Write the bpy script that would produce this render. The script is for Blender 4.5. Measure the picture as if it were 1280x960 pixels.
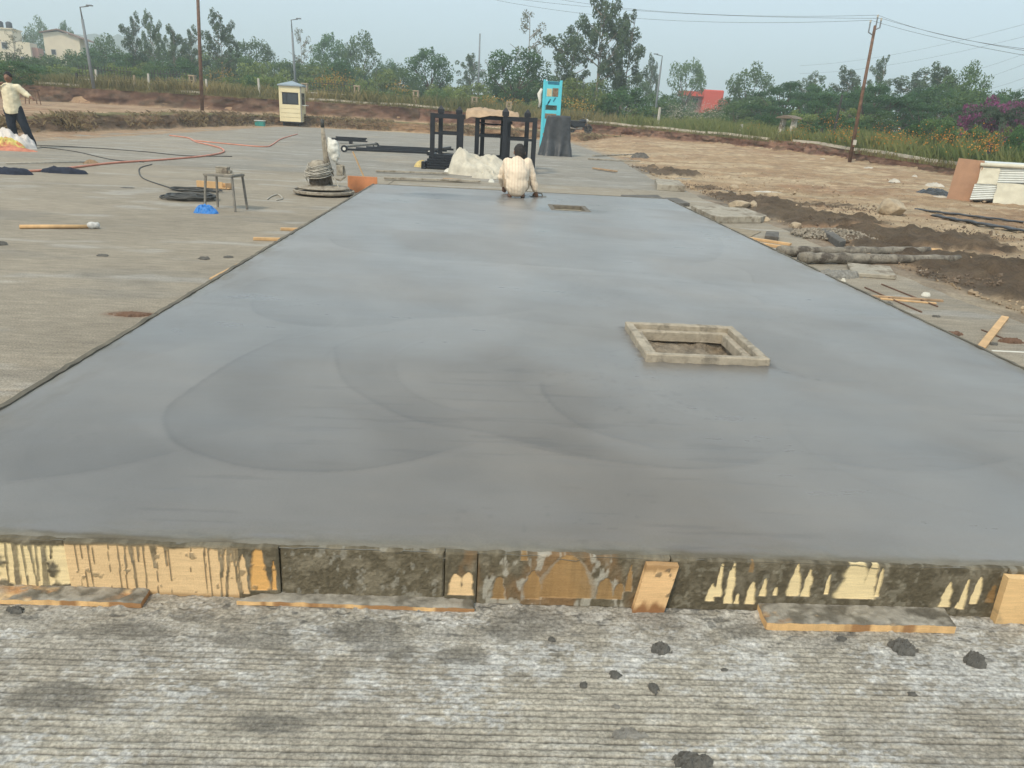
import bpy, bmesh, math, random
import numpy as np
from mathutils import Vector, Matrix

for _o in list(bpy.data.objects):
    bpy.data.objects.remove(_o)
SC = bpy.context.scene
COL = SC.collection

# ------------------------------------------------------------------ camera
H, FPX = 1.38, 960.0
PITCH, ROLL, YAW = math.radians(19.24), math.radians(3.15), math.radians(2.6)
RM = Matrix.Rotation(-YAW, 3, 'Z') @ Matrix.Rotation(math.pi/2 - PITCH, 3, 'X') @ Matrix.Rotation(ROLL, 3, 'Z')
cam_d = bpy.data.cameras.new('camera')
cam = bpy.data.objects.new('camera', cam_d)
COL.objects.link(cam)
cam.matrix_world = Matrix.Translation((0, 0, H)) @ RM.to_4x4()
cam_d.sensor_width = 36.0
cam_d.lens = 36.0 * FPX / 1280.0
cam_d.clip_start, cam_d.clip_end = 0.05, 8000
SC.camera = cam

# ------------------------------------------------------------------ sky, sun, exposure
SUN_EL, SUN_AZ = math.radians(48), math.radians(212)      # azimuth clockwise from +Y: behind the camera, to the left
wd = bpy.data.worlds.new('World')
SC.world = wd
wd.use_nodes = True
wn = wd.node_tree
bg = wn.nodes['Background']
sky = wn.nodes.new('ShaderNodeTexSky')
sky.sky_type = 'NISHITA'
sky.sun_disc = False
sky.sun_elevation, sky.sun_rotation = SUN_EL, SUN_AZ
sky.air_density, sky.dust_density, sky.ozone_density = 1.0, 2.2, 3.0
hz_mix = wn.nodes.new('ShaderNodeMix'); hz_mix.data_type = 'RGBA'
hz_mix.inputs['Factor'].default_value = 0.72
wn.links.new(sky.outputs['Color'], hz_mix.inputs['A'])
hz_mix.inputs['B'].default_value = (7.0, 8.4, 9.3, 1)       # thin even high cloud and haze
wn.links.new(hz_mix.outputs['Result'], bg.inputs['Color'])
bg.inputs['Strength'].default_value = 0.10
sun_d = bpy.data.lights.new('sun', 'SUN')
sun_d.energy, sun_d.angle, sun_d.color = 2.3, math.radians(10), (1.0, 0.87, 0.68)
sun = bpy.data.objects.new('sun', sun_d)
COL.objects.link(sun)
_sd = Vector((math.sin(SUN_AZ)*math.cos(SUN_EL), math.cos(SUN_AZ)*math.cos(SUN_EL), math.sin(SUN_EL)))
sun.rotation_euler = _sd.to_track_quat('Z', 'Y').to_euler()
sun.location = (-8, -8, 12)
vs = SC.view_settings
vs.view_transform, vs.look, vs.gamma, vs.exposure = 'Standard', 'None', 1.0, 0.36
try:
    vs.use_curve_mapping = False
except Exception:
    pass
SC.cycles.volume_bounces = 3
SC.cycles.max_bounces = 6
SC.cycles.use_denoising = True

# ------------------------------------------------------------------ photo geometry: a pixel to a point on the ground plane
def ray(px, py):
    return RM @ Vector(((px-640)/FPX, -(py-480)/FPX, -1.0))
def at(px, py, z=0.0):
    d = ray(px, py); t = (z-H)/d.z
    return Vector((d.x*t, d.y*t, z))
def far(px, py, dist):
    d = ray(px, py); t = dist/math.hypot(d.x, d.y)
    return Vector((d.x*t, d.y*t, H + d.z*t))
def at_y(px, py, y):
    d = ray(px, py); t = y/d.y
    return Vector((d.x*t, y, H + d.z*t))

# ------------------------------------------------------------------ noise (numpy)
def _h(ix, iy, seed):
    n = (ix.astype(np.int64)*374761393 + iy.astype(np.int64)*668265263 + seed*1442695041) & 0xffffffff
    n = ((n ^ (n >> 13)) * 1274126177) & 0xffffffff
    n = ((n ^ (n >> 16)) * 2246822519) & 0xffffffff
    return ((n ^ (n >> 15)) & 0xffffff) / float(0xffffff)
def vnoise(x, y, seed=0):
    ix, iy = np.floor(x), np.floor(y)
    fx, fy = x-ix, y-iy
    ux, uy = fx*fx*(3-2*fx), fy*fy*(3-2*fy)
    a, b = _h(ix, iy, seed), _h(ix+1, iy, seed)
    c, d = _h(ix, iy+1, seed), _h(ix+1, iy+1, seed)
    return (a*(1-ux)+b*ux)*(1-uy) + (c*(1-ux)+d*ux)*uy
def fbm(x, y, o=4, seed=0, g=0.5):
    s = np.zeros_like(x, dtype=float); a = 1.0; t = 0.0
    for k in range(o):
        s += a*vnoise(x*(2.03**k)+17.3*k, y*(2.03**k)-9.1*k, seed+k*31); t += a; a *= g
    return s/t
def sst(a, b, x):
    t = np.clip((x-a)/(b-a), 0, 1)
    return t*t*(3-2*t)
def mixc(a, b, t):
    a = np.asarray(a, float); b = np.asarray(b, float)
    t = np.asarray(t)[..., None]
    return a*(1-t)+b*t
def seg_dist(X, Y, pts, want_side=False, want_param=False):
    """distance of points to a polyline, with side (positive on its left) and arc parameter in units of vertices"""
    best = np.full(X.shape, 1e9); side = np.zeros(X.shape); par = np.zeros(X.shape)
    for i in range(len(pts)-1):
        ax, ay = pts[i][:2]; bx, by = pts[i+1][:2]
        dx, dy = bx-ax, by-ay; L2 = dx*dx+dy*dy
        t = np.clip(((X-ax)*dx+(Y-ay)*dy)/L2, 0, 1)
        qx, qy = X-(ax+t*dx), Y-(ay+t*dy)
        d = np.hypot(qx, qy); m = d < best - 1e-9
        best = np.where(m, d, best)
        side = np.where(m, dx*qy-dy*qx, side); par = np.where(m, i+t, par)
    return best, np.sign(side), par
def smooth_poly(pts, n=12):
    out = []
    P = [pts[0]]+list(pts)+[pts[-1]]
    for i in range(1, len(P)-2):
        p0, p1, p2, p3 = [np.array(P[j][:], float) for j in (i-1, i, i+1, i+2)]
        for k in range(n):
            t = k/n
            out.append(0.5*((2*p1)+(p2-p0)*t+(2*p0-5*p1+4*p2-p3)*t*t+(3*p1-p0-3*p2+p3)*t**3))
    out.append(np.array(pts[-1], float))
    return out

# ------------------------------------------------------------------ object helpers
def tag(o, label=None, cat=None, group=None, kind=None):
    if label: o['label'] = label
    if cat: o['category'] = cat
    if group: o['group'] = group
    if kind: o['kind'] = kind
    return o
def thing(name, label, cat, loc=(0, 0, 0), rz=0.0, group=None):
    o = bpy.data.objects.new(name, None)
    COL.objects.link(o)
    o.empty_display_size = 0.1
    o.location = loc; o.rotation_euler = (0, 0, rz)
    return tag(o, label, cat, group)
def link(name, me, mat=None, parent=None, loc=None, rz=None):
    o = bpy.data.objects.new(name, me)
    COL.objects.link(o)
    if mat is not None and len(me.materials) == 0: me.materials.append(mat)
    if parent is not None: o.parent = parent
    if loc is not None: o.location = loc
    if rz is not None: o.rotation_euler = (0, 0, rz)
    return o
def copy_tree(o, parent=None):
    c = o.copy(); COL.objects.link(c); c.parent = parent
    for ch in o.children: copy_tree(ch, c)
    return c
def raw_mesh(name, V, F4=None, F3=None, attrs=None, smooth=False):
    """mesh from numpy arrays; attrs: name -> per-vertex float or rgb array"""
    me = bpy.data.meshes.new(name)
    V = np.asarray(V, np.float32).reshape(-1, 3)
    me.vertices.add(len(V)); me.vertices.foreach_set('co', V.ravel())
    idx = []; tot = []
    if F4 is not None and len(F4): F4 = np.asarray(F4, np.int32); idx.append(F4.ravel()); tot.append(np.full(len(F4), 4, np.int32))
    if F3 is not None and len(F3): F3 = np.asarray(F3, np.int32); idx.append(F3.ravel()); tot.append(np.full(len(F3), 3, np.int32))
    idx = np.concatenate(idx); tot = np.concatenate(tot)
    me.loops.add(len(idx)); me.loops.foreach_set('vertex_index', idx)
    me.polygons.add(len(tot))
    st = np.concatenate([[0], np.cumsum(tot)[:-1]]).astype(np.int32)
    me.polygons.foreach_set('loop_start', st)
    me.polygons.foreach_set('loop_total', tot)
    me.polygons.foreach_set('use_smooth', np.full(len(tot), smooth, bool))
    for k, a in (attrs or {}).items():
        a = np.asarray(a, np.float32)
        if a.ndim == 2:
            at_ = me.attributes.new(k, 'FLOAT_COLOR', 'POINT')
            rgba = np.ones((len(V), 4), np.float32); rgba[:, :3] = a[:, :3]
            at_.data.foreach_set('color', rgba.ravel())
        else:
            at_ = me.attributes.new(k, 'FLOAT', 'POINT')
            at_.data.foreach_set('value', a.ravel())
    me.update(calc_edges=True); me.validate()
    return me
def grid_faces(ny, nx, mask=None, off=0):
    i = np.arange(ny*nx).reshape(ny, nx)
    F = np.stack([i[:-1, :-1], i[:-1, 1:], i[1:, 1:], i[1:, :-1]], -1)
    F = F[mask] if mask is not None else F.reshape(-1, 4)
    return F+off
class MB:
    """collects shapes for ONE mesh object"""
    def __init__(s): s.v = []; s.f = []
    def add(s, vs_, fs_):
        b = len(s.v); s.v += [tuple(p) for p in vs_]; s.f += [tuple(b+i for i in f) for f in fs_]
    def box(s, c, d, rz=0.0, M=None):
        x, y, z = d[0]/2, d[1]/2, d[2]/2
        m = M if M is not None else Matrix.Rotation(rz, 3, 'Z')
        c = Vector(c)
        s.add([c + m @ Vector(p) for p in ((-x,-y,-z),(x,-y,-z),(x,y,-z),(-x,y,-z),(-x,-y,z),(x,-y,z),(x,y,z),(-x,y,z))],
              [(0,3,2,1),(4,5,6,7),(0,1,5,4),(1,2,6,5),(2,3,7,6),(3,0,4,7)])
        return s
    def bar(s, p, q, w, h=None, up=(0, 0, 1)):
        p, q = Vector(p), Vector(q); d = q-p
        X = d.normalized(); U = Vector(up)
        if abs(X.dot(U)) > 0.99: U = Vector((0, 1, 0))
        Yv = U.cross(X).normalized(); Z = X.cross(Yv)
        m = Matrix((X, Yv, Z)).transposed()
        return s.box((p+q)/2, (d.length, w, h or w), M=m)
    def tube(s, pts, r, n=8, caps=True):
        pts = [Vector(p) for p in pts]; k = len(pts)
        rs = r if isinstance(r, (list, tuple)) else [r]*k
        b = len(s.v); prev = None
        for i, p in enumerate(pts):
            t = (pts[min(i+1, k-1)]-pts[max(i-1, 0)])
            t = t.normalized() if t.length > 1e-9 else Vector((0, 0, 1))
            if prev is None:
                u = Vector((0, 0, 1)) if abs(t.z) < 0.9 else Vector((1, 0, 0))
                a = t.cross(u).normalized()
            else:
                a = (prev - t*prev.dot(t))
                a = a.normalized() if a.length > 1e-6 else t.orthogonal().normalized()
            prev = a; c = t.cross(a)
            for j in range(n):
                th = 2*math.pi*j/n
                s.v.append(tuple(p + (a*math.cos(th)+c*math.sin(th))*rs[i]))
        for i in range(k-1):
            for j in range(n):
                j2 = (j+1) % n
                s.f.append((b+i*n+j, b+i*n+j2, b+(i+1)*n+j2, b+(i+1)*n+j))
        if caps:
            s.f.append(tuple(b+j for j in reversed(range(n))))
            s.f.append(tuple(b+(k-1)*n+j for j in range(n)))
        return s
    def lathe(s, prof, n=24, c=(0, 0, 0)):
        b = len(s.v)
        for (r, z) in prof:
            for j in range(n):
                th = 2*math.pi*j/n
                s.v.append((c[0]+r*math.cos(th), c[1]+r*math.sin(th), c[2]+z))
        for i in range(len(prof)-1):
            for j in range(n):
                j2 = (j+1) % n
                s.f.append((b+i*n+j, b+i*n+j2, b+(i+1)*n+j2, b+(i+1)*n+j))
        s.f.append(tuple(b+j for j in reversed(range(n))))
        s.f.append(tuple(b+(len(prof)-1)*n+j for j in range(n)))
        return s
    def prism(s, poly, z0, z1, plane='xy', off=0):
        n = len(poly)
        if plane == 'xy': P = [(x, y, z0) for x, y in poly]+[(x, y, z1) for x, y in poly]
        elif plane == 'xz': P = [(x, z0, y) for x, y in poly]+[(x, z1, y) for x, y in poly]
        else: P = [(z0, x, y) for x, y in poly]+[(z1, x, y) for x, y in poly]
        s.add(P, [tuple(reversed(range(n))), tuple(range(n, 2*n))]+[(i, (i+1) % n, n+(i+1) % n, n+i) for i in range(n)])
        return s
    def ball(s, c, r, n=8, m=6, sc=(1, 1, 1)):
        pr = []
        b = len(s.v)
        for i in range(m+1):
            ph = math.pi*i/m
            for j in range(n):
                th = 2*math.pi*j/n
                s.v.append((c[0]+r*sc[0]*math.sin(ph)*math.cos(th), c[1]+r*sc[1]*math.sin(ph)*math.sin(th), c[2]+r*sc[2]*math.cos(ph)))
        for i in range(m):
            for j in range(n):
                j2 = (j+1) % n
                s.f.append((b+i*n+j, b+(i+1)*n+j, b+(i+1)*n+j2, b+i*n+j2))
        return s
    def build(s, name, mat, parent=None, smooth=False, bevel=0.0, loc=None, rz=None):
        me = bpy.data.meshes.new(name)
        me.from_pydata(s.v, [], s.f)
        bm = bmesh.new(); bm.from_mesh(me)
        bmesh.ops.recalc_face_normals(bm, faces=bm.faces)
        if bevel > 0:
            es = [e for e in bm.edges if len(e.link_faces) == 2 and e.calc_face_angle(0) > 0.6]
            bmesh.ops.bevel(bm, geom=es, offset=bevel, segments=1, affect='EDGES', clamp_overlap=True)
        bm.to_mesh(me); bm.free()
        if smooth:
            me.polygons.foreach_set('use_smooth', [True]*len(me.polygons))
        return link(name, me, mat, parent, loc, rz)
def blob(name, parts, voxel, mat, parent=None, smooth=4, loc=None, rz=None, post=None):
    """one continuous skin over balls and tapered limbs. parts: ('b', c, r, scale) or ('l', [pts], [radii])"""
    m = MB()
    for p in parts:
        if p[0] == 'b': m.ball(p[1], p[2], 14, 10, p[3] if len(p) > 3 else (1, 1, 1))
        else:
            m.tube(p[1], list(p[2]), 12)
            for c, r in zip(p[1], p[2]): m.ball(c, r*1.0, 12, 8)
    me = bpy.data.meshes.new(name); me.from_pydata(m.v, [], m.f)
    o = bpy.data.objects.new('blob_tmp', me); COL.objects.link(o)
    rm = o.modifiers.new('r', 'REMESH'); rm.mode = 'VOXEL'; rm.voxel_size = voxel
    if smooth:
        sm = o.modifiers.new('s', 'SMOOTH'); sm.iterations = smooth; sm.factor = 0.5
    dg = bpy.context.evaluated_depsgraph_get()
    me2 = bpy.data.meshes.new_from_object(o.evaluated_get(dg))
    bpy.data.objects.remove(o)
    me2.name = name
    if post is not None:
        n = len(me2.vertices); co = np.empty(n*3, np.float32); me2.vertices.foreach_get('co', co)
        nr = np.empty(n*3, np.float32); me2.vertices.foreach_get('normal', nr)
        co = post(co.reshape(-1, 3), nr.reshape(-1, 3)); me2.vertices.foreach_set('co', co.astype(np.float32).ravel()); me2.update()
    me2.polygons.foreach_set('use_smooth', [True]*len(me2.polygons))
    return link(name, me2, mat, parent, loc, rz)

# ------------------------------------------------------------------ material helpers
def srgb(r, g, b):
    f = lambda c: (c/255/12.92) if c/255 <= 0.04045 else ((c/255+0.055)/1.055)**2.4
    return (f(r), f(g), f(b))
class NT:
    def __init__(s, name):
        s.m = bpy.data.materials.new(name); s.m.use_nodes = True
        s.t = s.m.node_tree; s.p = s.t.nodes['Principled BSDF']; s.out = s.t.nodes['Material Output']
    def n(s, ty, ins=None, **kw):
        nd = s.t.nodes.new('ShaderNode'+ty)
        for k, v in kw.items(): setattr(nd, k, v)
        for k, v in (ins or {}).items(): s.set(nd, k, v)
        return nd
    def set(s, nd, k, v):
        if isinstance(v, bpy.types.NodeSocket): s.t.links.new(v, nd.inputs[k])
        else: nd.inputs[k].default_value = v
    def noise(s, scale, detail=4, rough=0.6, vec=None):
        nd = s.n('TexNoise', {'Scale': scale, 'Detail': detail, 'Roughness': rough})
        if vec is not None: s.set(nd, 'Vector', vec)
        return nd.outputs['Fac']
    def math(s, op, a, b=0.0, clamp=False):
        nd = s.n('Math', operation=op, use_clamp=clamp); s.set(nd, 0, a); s.set(nd, 1, b)
        return nd.outputs[0]
    def mrange(s, v, a, b, c, d):
        nd = s.n('MapRange'); s.set(nd, 'Value', v); s.set(nd, 'From Min', a); s.set(nd, 'From Max', b); s.set(nd, 'To Min', c); s.set(nd, 'To Max', d)
        return nd.outputs[0]
    def mix(s, f, a, b, bt='MIX'):
        nd = s.n('Mix', data_type='RGBA', blend_type=bt)
        s.set(nd, 'Factor', f)
        for k, v in (('A', a), ('B', b)):
            s.set(nd, k, v if isinstance(v, bpy.types.NodeSocket) else (v[0], v[1], v[2], 1))
        return nd.outputs['Result']
    def attr(s, name, out='Color'):
        return s.n('Attribute', attribute_name=name).outputs[out]
    def objco(s, scale=(1, 1, 1), geo=False):
        src = s.n('NewGeometry').outputs['Position'] if geo else s.n('TexCoord').outputs['Object']
        mp = s.n('Mapping'); s.set(mp, 'Vector', src); mp.inputs['Scale'].default_value = scale
        return mp.outputs[0]
    def bump(s, h, dist=0.01, strength=1.0, prev=None):
        nd = s.n('Bump'); s.set(nd, 'Height', h); nd.inputs['Distance'].default_value = dist; nd.inputs['Strength'].default_value = strength
        if prev is not None: s.set(nd, 'Normal', prev)
        return nd.outputs[0]
    def pset(s, **kw):
        for k, v in kw.items():
            k = k.replace('_', ' ')
            if isinstance(v, tuple) and len(v) == 3: v = (*v, 1)
            s.set(s.p, k, v)
        return s
def mat(name, col, rough=0.75, var=0.25, scale=6.0, bump=0.0, bscale=40.0, metal=0.0, stretch=(1, 1, 1), dirt=None, dirt_amt=0.0, spec=0.4, orand=0.0):
    t = NT(name)
    v = t.objco(stretch)
    n1 = t.noise(scale, 5, 0.65, v)
    lo = tuple(c*(1-var) for c in col); hi = tuple(min(1, c*(1+var)) for c in col)
    c = t.mix(t.mrange(n1, 0.3, 0.7, 0, 1), lo, hi)
    if dirt is not None:
        n2 = t.noise(scale*0.6+1.3, 6, 0.7, v)
        c = t.mix(t.mrange(n2, 0.62-dirt_amt*0.3, 0.72-dirt_amt*0.25, 0, 1), c, dirt)
    if orand:
        r = t.n('ObjectInfo').outputs['Random']
        c = t.mix(1.0, c, t.mix(r, (1-orand,)*3, (1+orand,)*3), 'MULTIPLY')
    t.pset(Base_Color=c, Roughness=t.mrange(n1, 0.2, 0.8, max(0, rough-0.1), min(1, rough+0.1)), Metallic=metal)
    t.set(t.p, 'Specular IOR Level', spec)
    if bump:
        t.set(t.p, 'Normal', t.bump(t.noise(bscale, 5, 0.6, v), bump))
    return t.m
# ================================================================== THE SETTING
T = 0.18                                   # thickness of the fresh slab
SX0, SX1, SY0, SY1 = -1.88, 3.06, 1.975, 13.28

# ---- concrete materials (colour from stains and painted shading, grain from nodes)
def concrete_mat(name, rough, bump_d, stretch):
    t = NT(name)
    v = t.objco(geo=True)
    vs_ = t.objco(stretch, geo=True)
    c = t.attr('col')
    g1 = t.noise(1.0, 10, 0.78, vs_)
    g2 = t.noise(95.0, 5, 0.75, v)
    c = t.mix(1.0, c, t.mix(t.mrange(g1, 0.36, 0.64, 0, 1), (0.78,)*3, (1.20,)*3), 'MULTIPLY')
    c = t.mix(1.0, c, t.mix(t.mrange(g2, 0.38, 0.62, 0, 1), (0.66,)*3, (1.30,)*3), 'MULTIPLY')
    t.pset(Base_Color=c, Roughness=rough)
    t.set(t.p, 'Specular IOR Level', 0.25)
    b = t.bump(g1, bump_d)
    t.set(t.p, 'Normal', t.bump(g2, 0.004, 0.8, b))
    return t.m
M_PAVE = concrete_mat('dry_broomed_concrete', 0.9, 0.010, (4, 14, 4))
def wet_mat():
    t = NT('fresh_wet_concrete')
    v = t.objco(geo=True); vst = t.objco((2.2, 9, 2), geo=True)
    c = t.attr('col'); w = t.attr('wet', 'Fac')
    g1 = t.noise(1.0, 6, 0.62, vst); g2 = t.noise(150, 4, 0.6, v)
    c = t.mix(1.0, c, t.mix(t.mrange(g1, 0.3, 0.7, 0, 1), (0.93,)*3, (1.06,)*3), 'MULTIPLY')
    c = t.mix(1.0, c, t.mix(t.mrange(g2, 0.3, 0.7, 0, 1), (0.92,)*3, (1.07,)*3), 'MULTIPLY')
    r = t.math('ADD', t.mrange(w, 0, 1, 0.58, 0.31), t.mrange(g1, 0.3, 0.7, -0.05, 0.06))
    t.pset(Base_Color=c, Roughness=r)
    t.set(t.p, 'Specular IOR Level', t.mrange(w, 0, 0.6, 0.1, 1.0))
    b = t.bump(g1, 0.0022, 0.5)
    t.set(t.p, 'Normal', t.bump(g2, 0.0006, 0.5, b))
    return t.m
M_WET = wet_mat()

# ---- the old pavement: bays of concrete, the nearest modelled down to its grooves
DRY = np.array((0.292, 0.252, 0.192)); GREY = np.array((0.262, 0.241, 0.202)); DUST = np.array((0.50, 0.487, 0.45)); DIRT_SHADE = np.array((0.24, 0.225, 0.19)); DAMP = np.array((0.15, 0.145, 0.13))
def pave_col(X, Y):
    n1 = fbm(X*0.45, Y*0.9, 5, 3); n2 = fbm(X*2.2, Y*9, 4, 8)
    c = mixc(DRY, GREY, sst(16.9, 17.3, Y)*(0.35+0.65*sst(-11, -4, X+0.12*(Y-17))))
    c = c*(0.86+0.32*n1+0.18*(n2-0.5))[..., None]
    # dirt-brown film and pale scrapes
    c = mixc(c, np.array((0.34, 0.29, 0.22)), 0.55*sst(0.55, 0.75, fbm(X*0.8+4, Y*0.8, 4, 21)))
    c = mixc(c, DUST*0.92, 0.35*sst(0.58, 0.74, fbm(X*1.3, Y*3.4, 5, 33)))
    c = mixc(c, DAMP*1.2, 0.3*sst(0.64, 0.78, fbm(X*0.7+9, Y*1.6, 4, 44)))
    for (px, py, rx, ry, k) in ((185, 345, 0.8, 0.28, 0.22), (165, 393, 0.22, 0.10, 0.0), (610, 232, 1.2, .3, .2)):
        p = at(px, py)
        e = ((X-p.x)/rx)**2+((Y-p.y)/ry)**2 + (n2-0.5)*0.9
        if k: c = mixc(c, DAMP*1.3, k*(1-sst(0.3, 1.3, e)))
        else: c = mixc(c, np.array((0.20, 0.115, 0.07)), 0.8*(1-sst(0.4, 1.1, e)))
    return c
pv, pf, pc = [], [], []
def bay(xs, ys, z0=0.0, colf=pave_col, hf=None):
    X, Y = np.meshgrid(xs, ys)
    Z = np.full(X.shape, z0) if hf is None else hf(X, Y)
    off = sum(len(a) for a in pv)
    pv.append(np.stack([X, Y, Z], -1).reshape(-1, 3)); pf.append(grid_faces(*X.shape, off=off)); pc.append(colf(X, Y).reshape(-1, 3))
    # a skirt so that the joints have depth
    ny, nx = X.shape
    ring = [(0, i) for i in range(nx)]+[(j, nx-1) for j in range(1, ny)]+[(ny-1, i) for i in range(nx-2, -1, -1)]+[(j, 0) for j in range(ny-2, 0, -1)]
    top = np.array([off+j*nx+i for j, i in ring]); off2 = off+nx*ny
    V = np.array([(X[j, i], Y[j, i], -0.045) for j, i in ring])
    pv.append(V); pc.append(np.tile(DAMP*0.8, (len(V), 1)))
    k = np.arange(len(ring)); k2 = (k+1) % len(ring)
    pf.append(np.stack([top[k2], top[k], off2+k, off2+k2], -1))
def steps(a, b, d0, d1=None):
    out = [a]; d1 = d1 or d0
    while out[-1] < b:
        t = (out[-1]-a)/(b-a); out.append(out[-1]+d0*(1-t)+d1*t)
    out[-1] = b
    return np.array(out)
_wet_spots = [(655, 778, 60, 26), (455, 790, 45, 18), (490, 812, 40, 14), (575, 820, 45, 13), (240, 770, 30, 10), (820, 775, 40, 16), (930, 790, 35, 12), (310, 800, 60, 12), (150, 790, 70, 14), (70, 870, 70, 22), (340, 905, 60, 14)]
def near_fields(X, Y):
    slab = sst(1.62, 1.93, Y + 0.10*(fbm(X*3, Y*3, 3, 5)-0.5))          # mortar spilt beside the forms
    patch = fbm(X*2.1+3, Y*4.5, 5, 12)
    grit = fbm(X*26, Y*46, 4, 14)
    band = np.exp(-((Y-(1.66+0.05*np.sin(X*2.1)))/0.13)**2)*(0.45+0.55*sst(-0.6, 0.3, X))
    fine = fbm(X*70, Y*120, 3, 15)
    field = fbm(X*2.1+3, Y*3.2, 5, 12)*0.30+fbm(X*9, Y*12, 4, 16)*0.37+grit*0.20+fine*0.13
    dust = sst(0.47, 0.63, field+0.075*band-0.02)*(0.30+0.70*band)
    dust = np.maximum(dust, 0.75*sst(0.60, 0.68, fbm(X*4+1, Y*8, 5, 77)*0.7+fine*0.3))
    dust = np.clip(dust*(0.55+0.9*sst(0.35, 0.6, fine)), 0, 1)
    damp = np.zeros_like(X)
    for (px, py, rx, ry) in _wet_spots:
        p = at(px, py); q = at(px+rx, py); r = at(px, py+ry)
        e = ((X-p.x)/(q.x-p.x))**2+((Y-p.y)/(p.y-r.y))**2+(fbm(X*9, Y*16, 4, px)-0.5)*1.5
        damp = np.maximum(damp, 1-sst(0.45, 1.15, e))
    return slab, dust, damp, grit, patch, band
def near_h(X, Y):
    slab, dust, damp, grit, patch, band = near_fields(X, Y)
    ph = Y/0.0205+0.5*fbm(X*0.9, Y*2.5, 3, 41)+0.16*fbm(X*9, Y*5, 3, 42)
    fr = ph-np.floor(ph); row = np.floor(ph)
    wdt = 0.11+0.09*vnoise(X*5, row*3.7, 50)
    gr = np.exp(-((fr-0.5)/wdt)**2)*(0.35+0.65*vnoise(X*2.7, row*5.1, 51))
    ridge = np.exp(-((fr-0.78)/0.10)**2)*0.5*vnoise(X*14, row*2.3, 52)
    fill = np.clip(0.85*slab+0.35*dust*(0.4+band), 0, 0.93)
    edge = (sst(1.985, 1.93, Y)*0+1)
    h = -0.0042*gr*(1-fill)+0.0018*ridge*(1-fill)
    h += (grit-0.5)*(0.004+0.007*slab)+ (fbm(X*110, Y*110, 3, 61)-0.5)*0.0040*(0.6+0.8*slab)
    lump = sst(0.60, 0.74, fbm(X*13+5, Y*17, 4, 66)*0.65+0.35*fbm(X*60, Y*60, 2, 67))
    h += lump*slab*0.006 + damp*0.0012
    return h
def near_c(X, Y):
    slab, dust, damp, grit, patch, band = near_fields(X, Y)
    base = mixc(np.array((0.41, 0.372, 0.298)), np.array((0.345, 0.31, 0.248)), sst(0.36, 0.62, fbm(X*1.5+8, Y*2.4, 5, 91)))
    base = mixc(base, np.array((0.32, 0.295, 0.245)), slab*0.85)
    ph = Y/0.0205+0.5*fbm(X*0.9, Y*2.5, 3, 41)+0.16*fbm(X*9, Y*5, 3, 42)
    fr = ph-np.floor(ph); row = np.floor(ph)
    gr = np.exp(-((fr-0.5)/0.13)**2)*(0.30+0.70*vnoise(X*2.7, row*5.1, 51))
    c = mixc(base, DUST, dust*0.92)
    c = mixc(c, DIRT_SHADE*0.38, np.clip(gr*(1.0-0.95*slab), 0, 1)*(1-0.35*dust))  # grooves darkened by dirt, with some of their shading put into the colour
    c = mixc(c, DUST, 0.35*slab*sst(0.50, 0.62, fbm(X*11, Y*20, 4, 99)))
    speck = sst(0.66, 0.72, fbm(X*34, Y*60, 3, 101))*(0.25+0.75*slab)
    c = mixc(c, DAMP*0.9, 0.8*speck)
    c = mixc(c, np.array((0.19, 0.175, 0.145)), damp*0.72)
    c = c*(0.56+0.44*grit+0.48*fbm(X*120, Y*160, 2, 63))[..., None]
    return c
bay(steps(-1.95, 2.25, 0.0048), steps(1.15, 1.972, 0.0026), hf=near_h, colf=near_c)
bay(steps(-3.6, -1.956, 0.02), steps(0.7, 1.972, 0.0042), hf=near_h, colf=near_c); bay(steps(-14, -3.606, 0.5), steps(-4, 1.972, 0.4)); bay(steps(-3.6, -1.956, 0.3), steps(-4, 0.694, 0.3)); bay(steps(2.256, 4.45, 0.02), steps(0.7, 1.972, 0.0042), hf=near_h, colf=near_c); bay(steps(2.26, 4.45, 0.3), steps(-4, 0.694, 0.4)); bay(steps(-1.95, 2.25, 0.015), steps(0.7, 1.146, 0.0042), hf=near_h, colf=near_c); bay(steps(-1.95, 2.25, 0.3), steps(-4, 0.694, 0.3))
bay(steps(-14.0, -1.905, 0.30, 0.03), steps(1.976, 3.02, 0.05)); bay(steps(-14.0, -1.905, 0.30, 0.03), steps(3.034, 3.55, 0.03))
bay(steps(-14.0, -1.905, 0.30, 0.03), steps(3.566, 17.10, 0.03, 0.09))
bay(steps(3.085, 4.47, 0.03), steps(1.976, 9.0, 0.03)); bay(steps(3.085, 4.47, 0.03), steps(9.01, 17.10, 0.03, 0.08))
bay(steps(-1.895, 3.075, 0.08), steps(13.31, 17.10, 0.05))
bay(steps(-14.0, 5.6, 0.16), steps(17.12, 30.0, 0.08, 0.2)); bay(steps(-14.0, 5.6, 0.25), steps(30.015, 52.0, 0.3))
link('concrete_pavement', raw_mesh('concrete_pavement', np.concatenate(pv), F4=np.concatenate(pf), attrs={'col': np.concatenate(pc)}, smooth=True), M_PAVE)['kind'] = 'structure'

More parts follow.
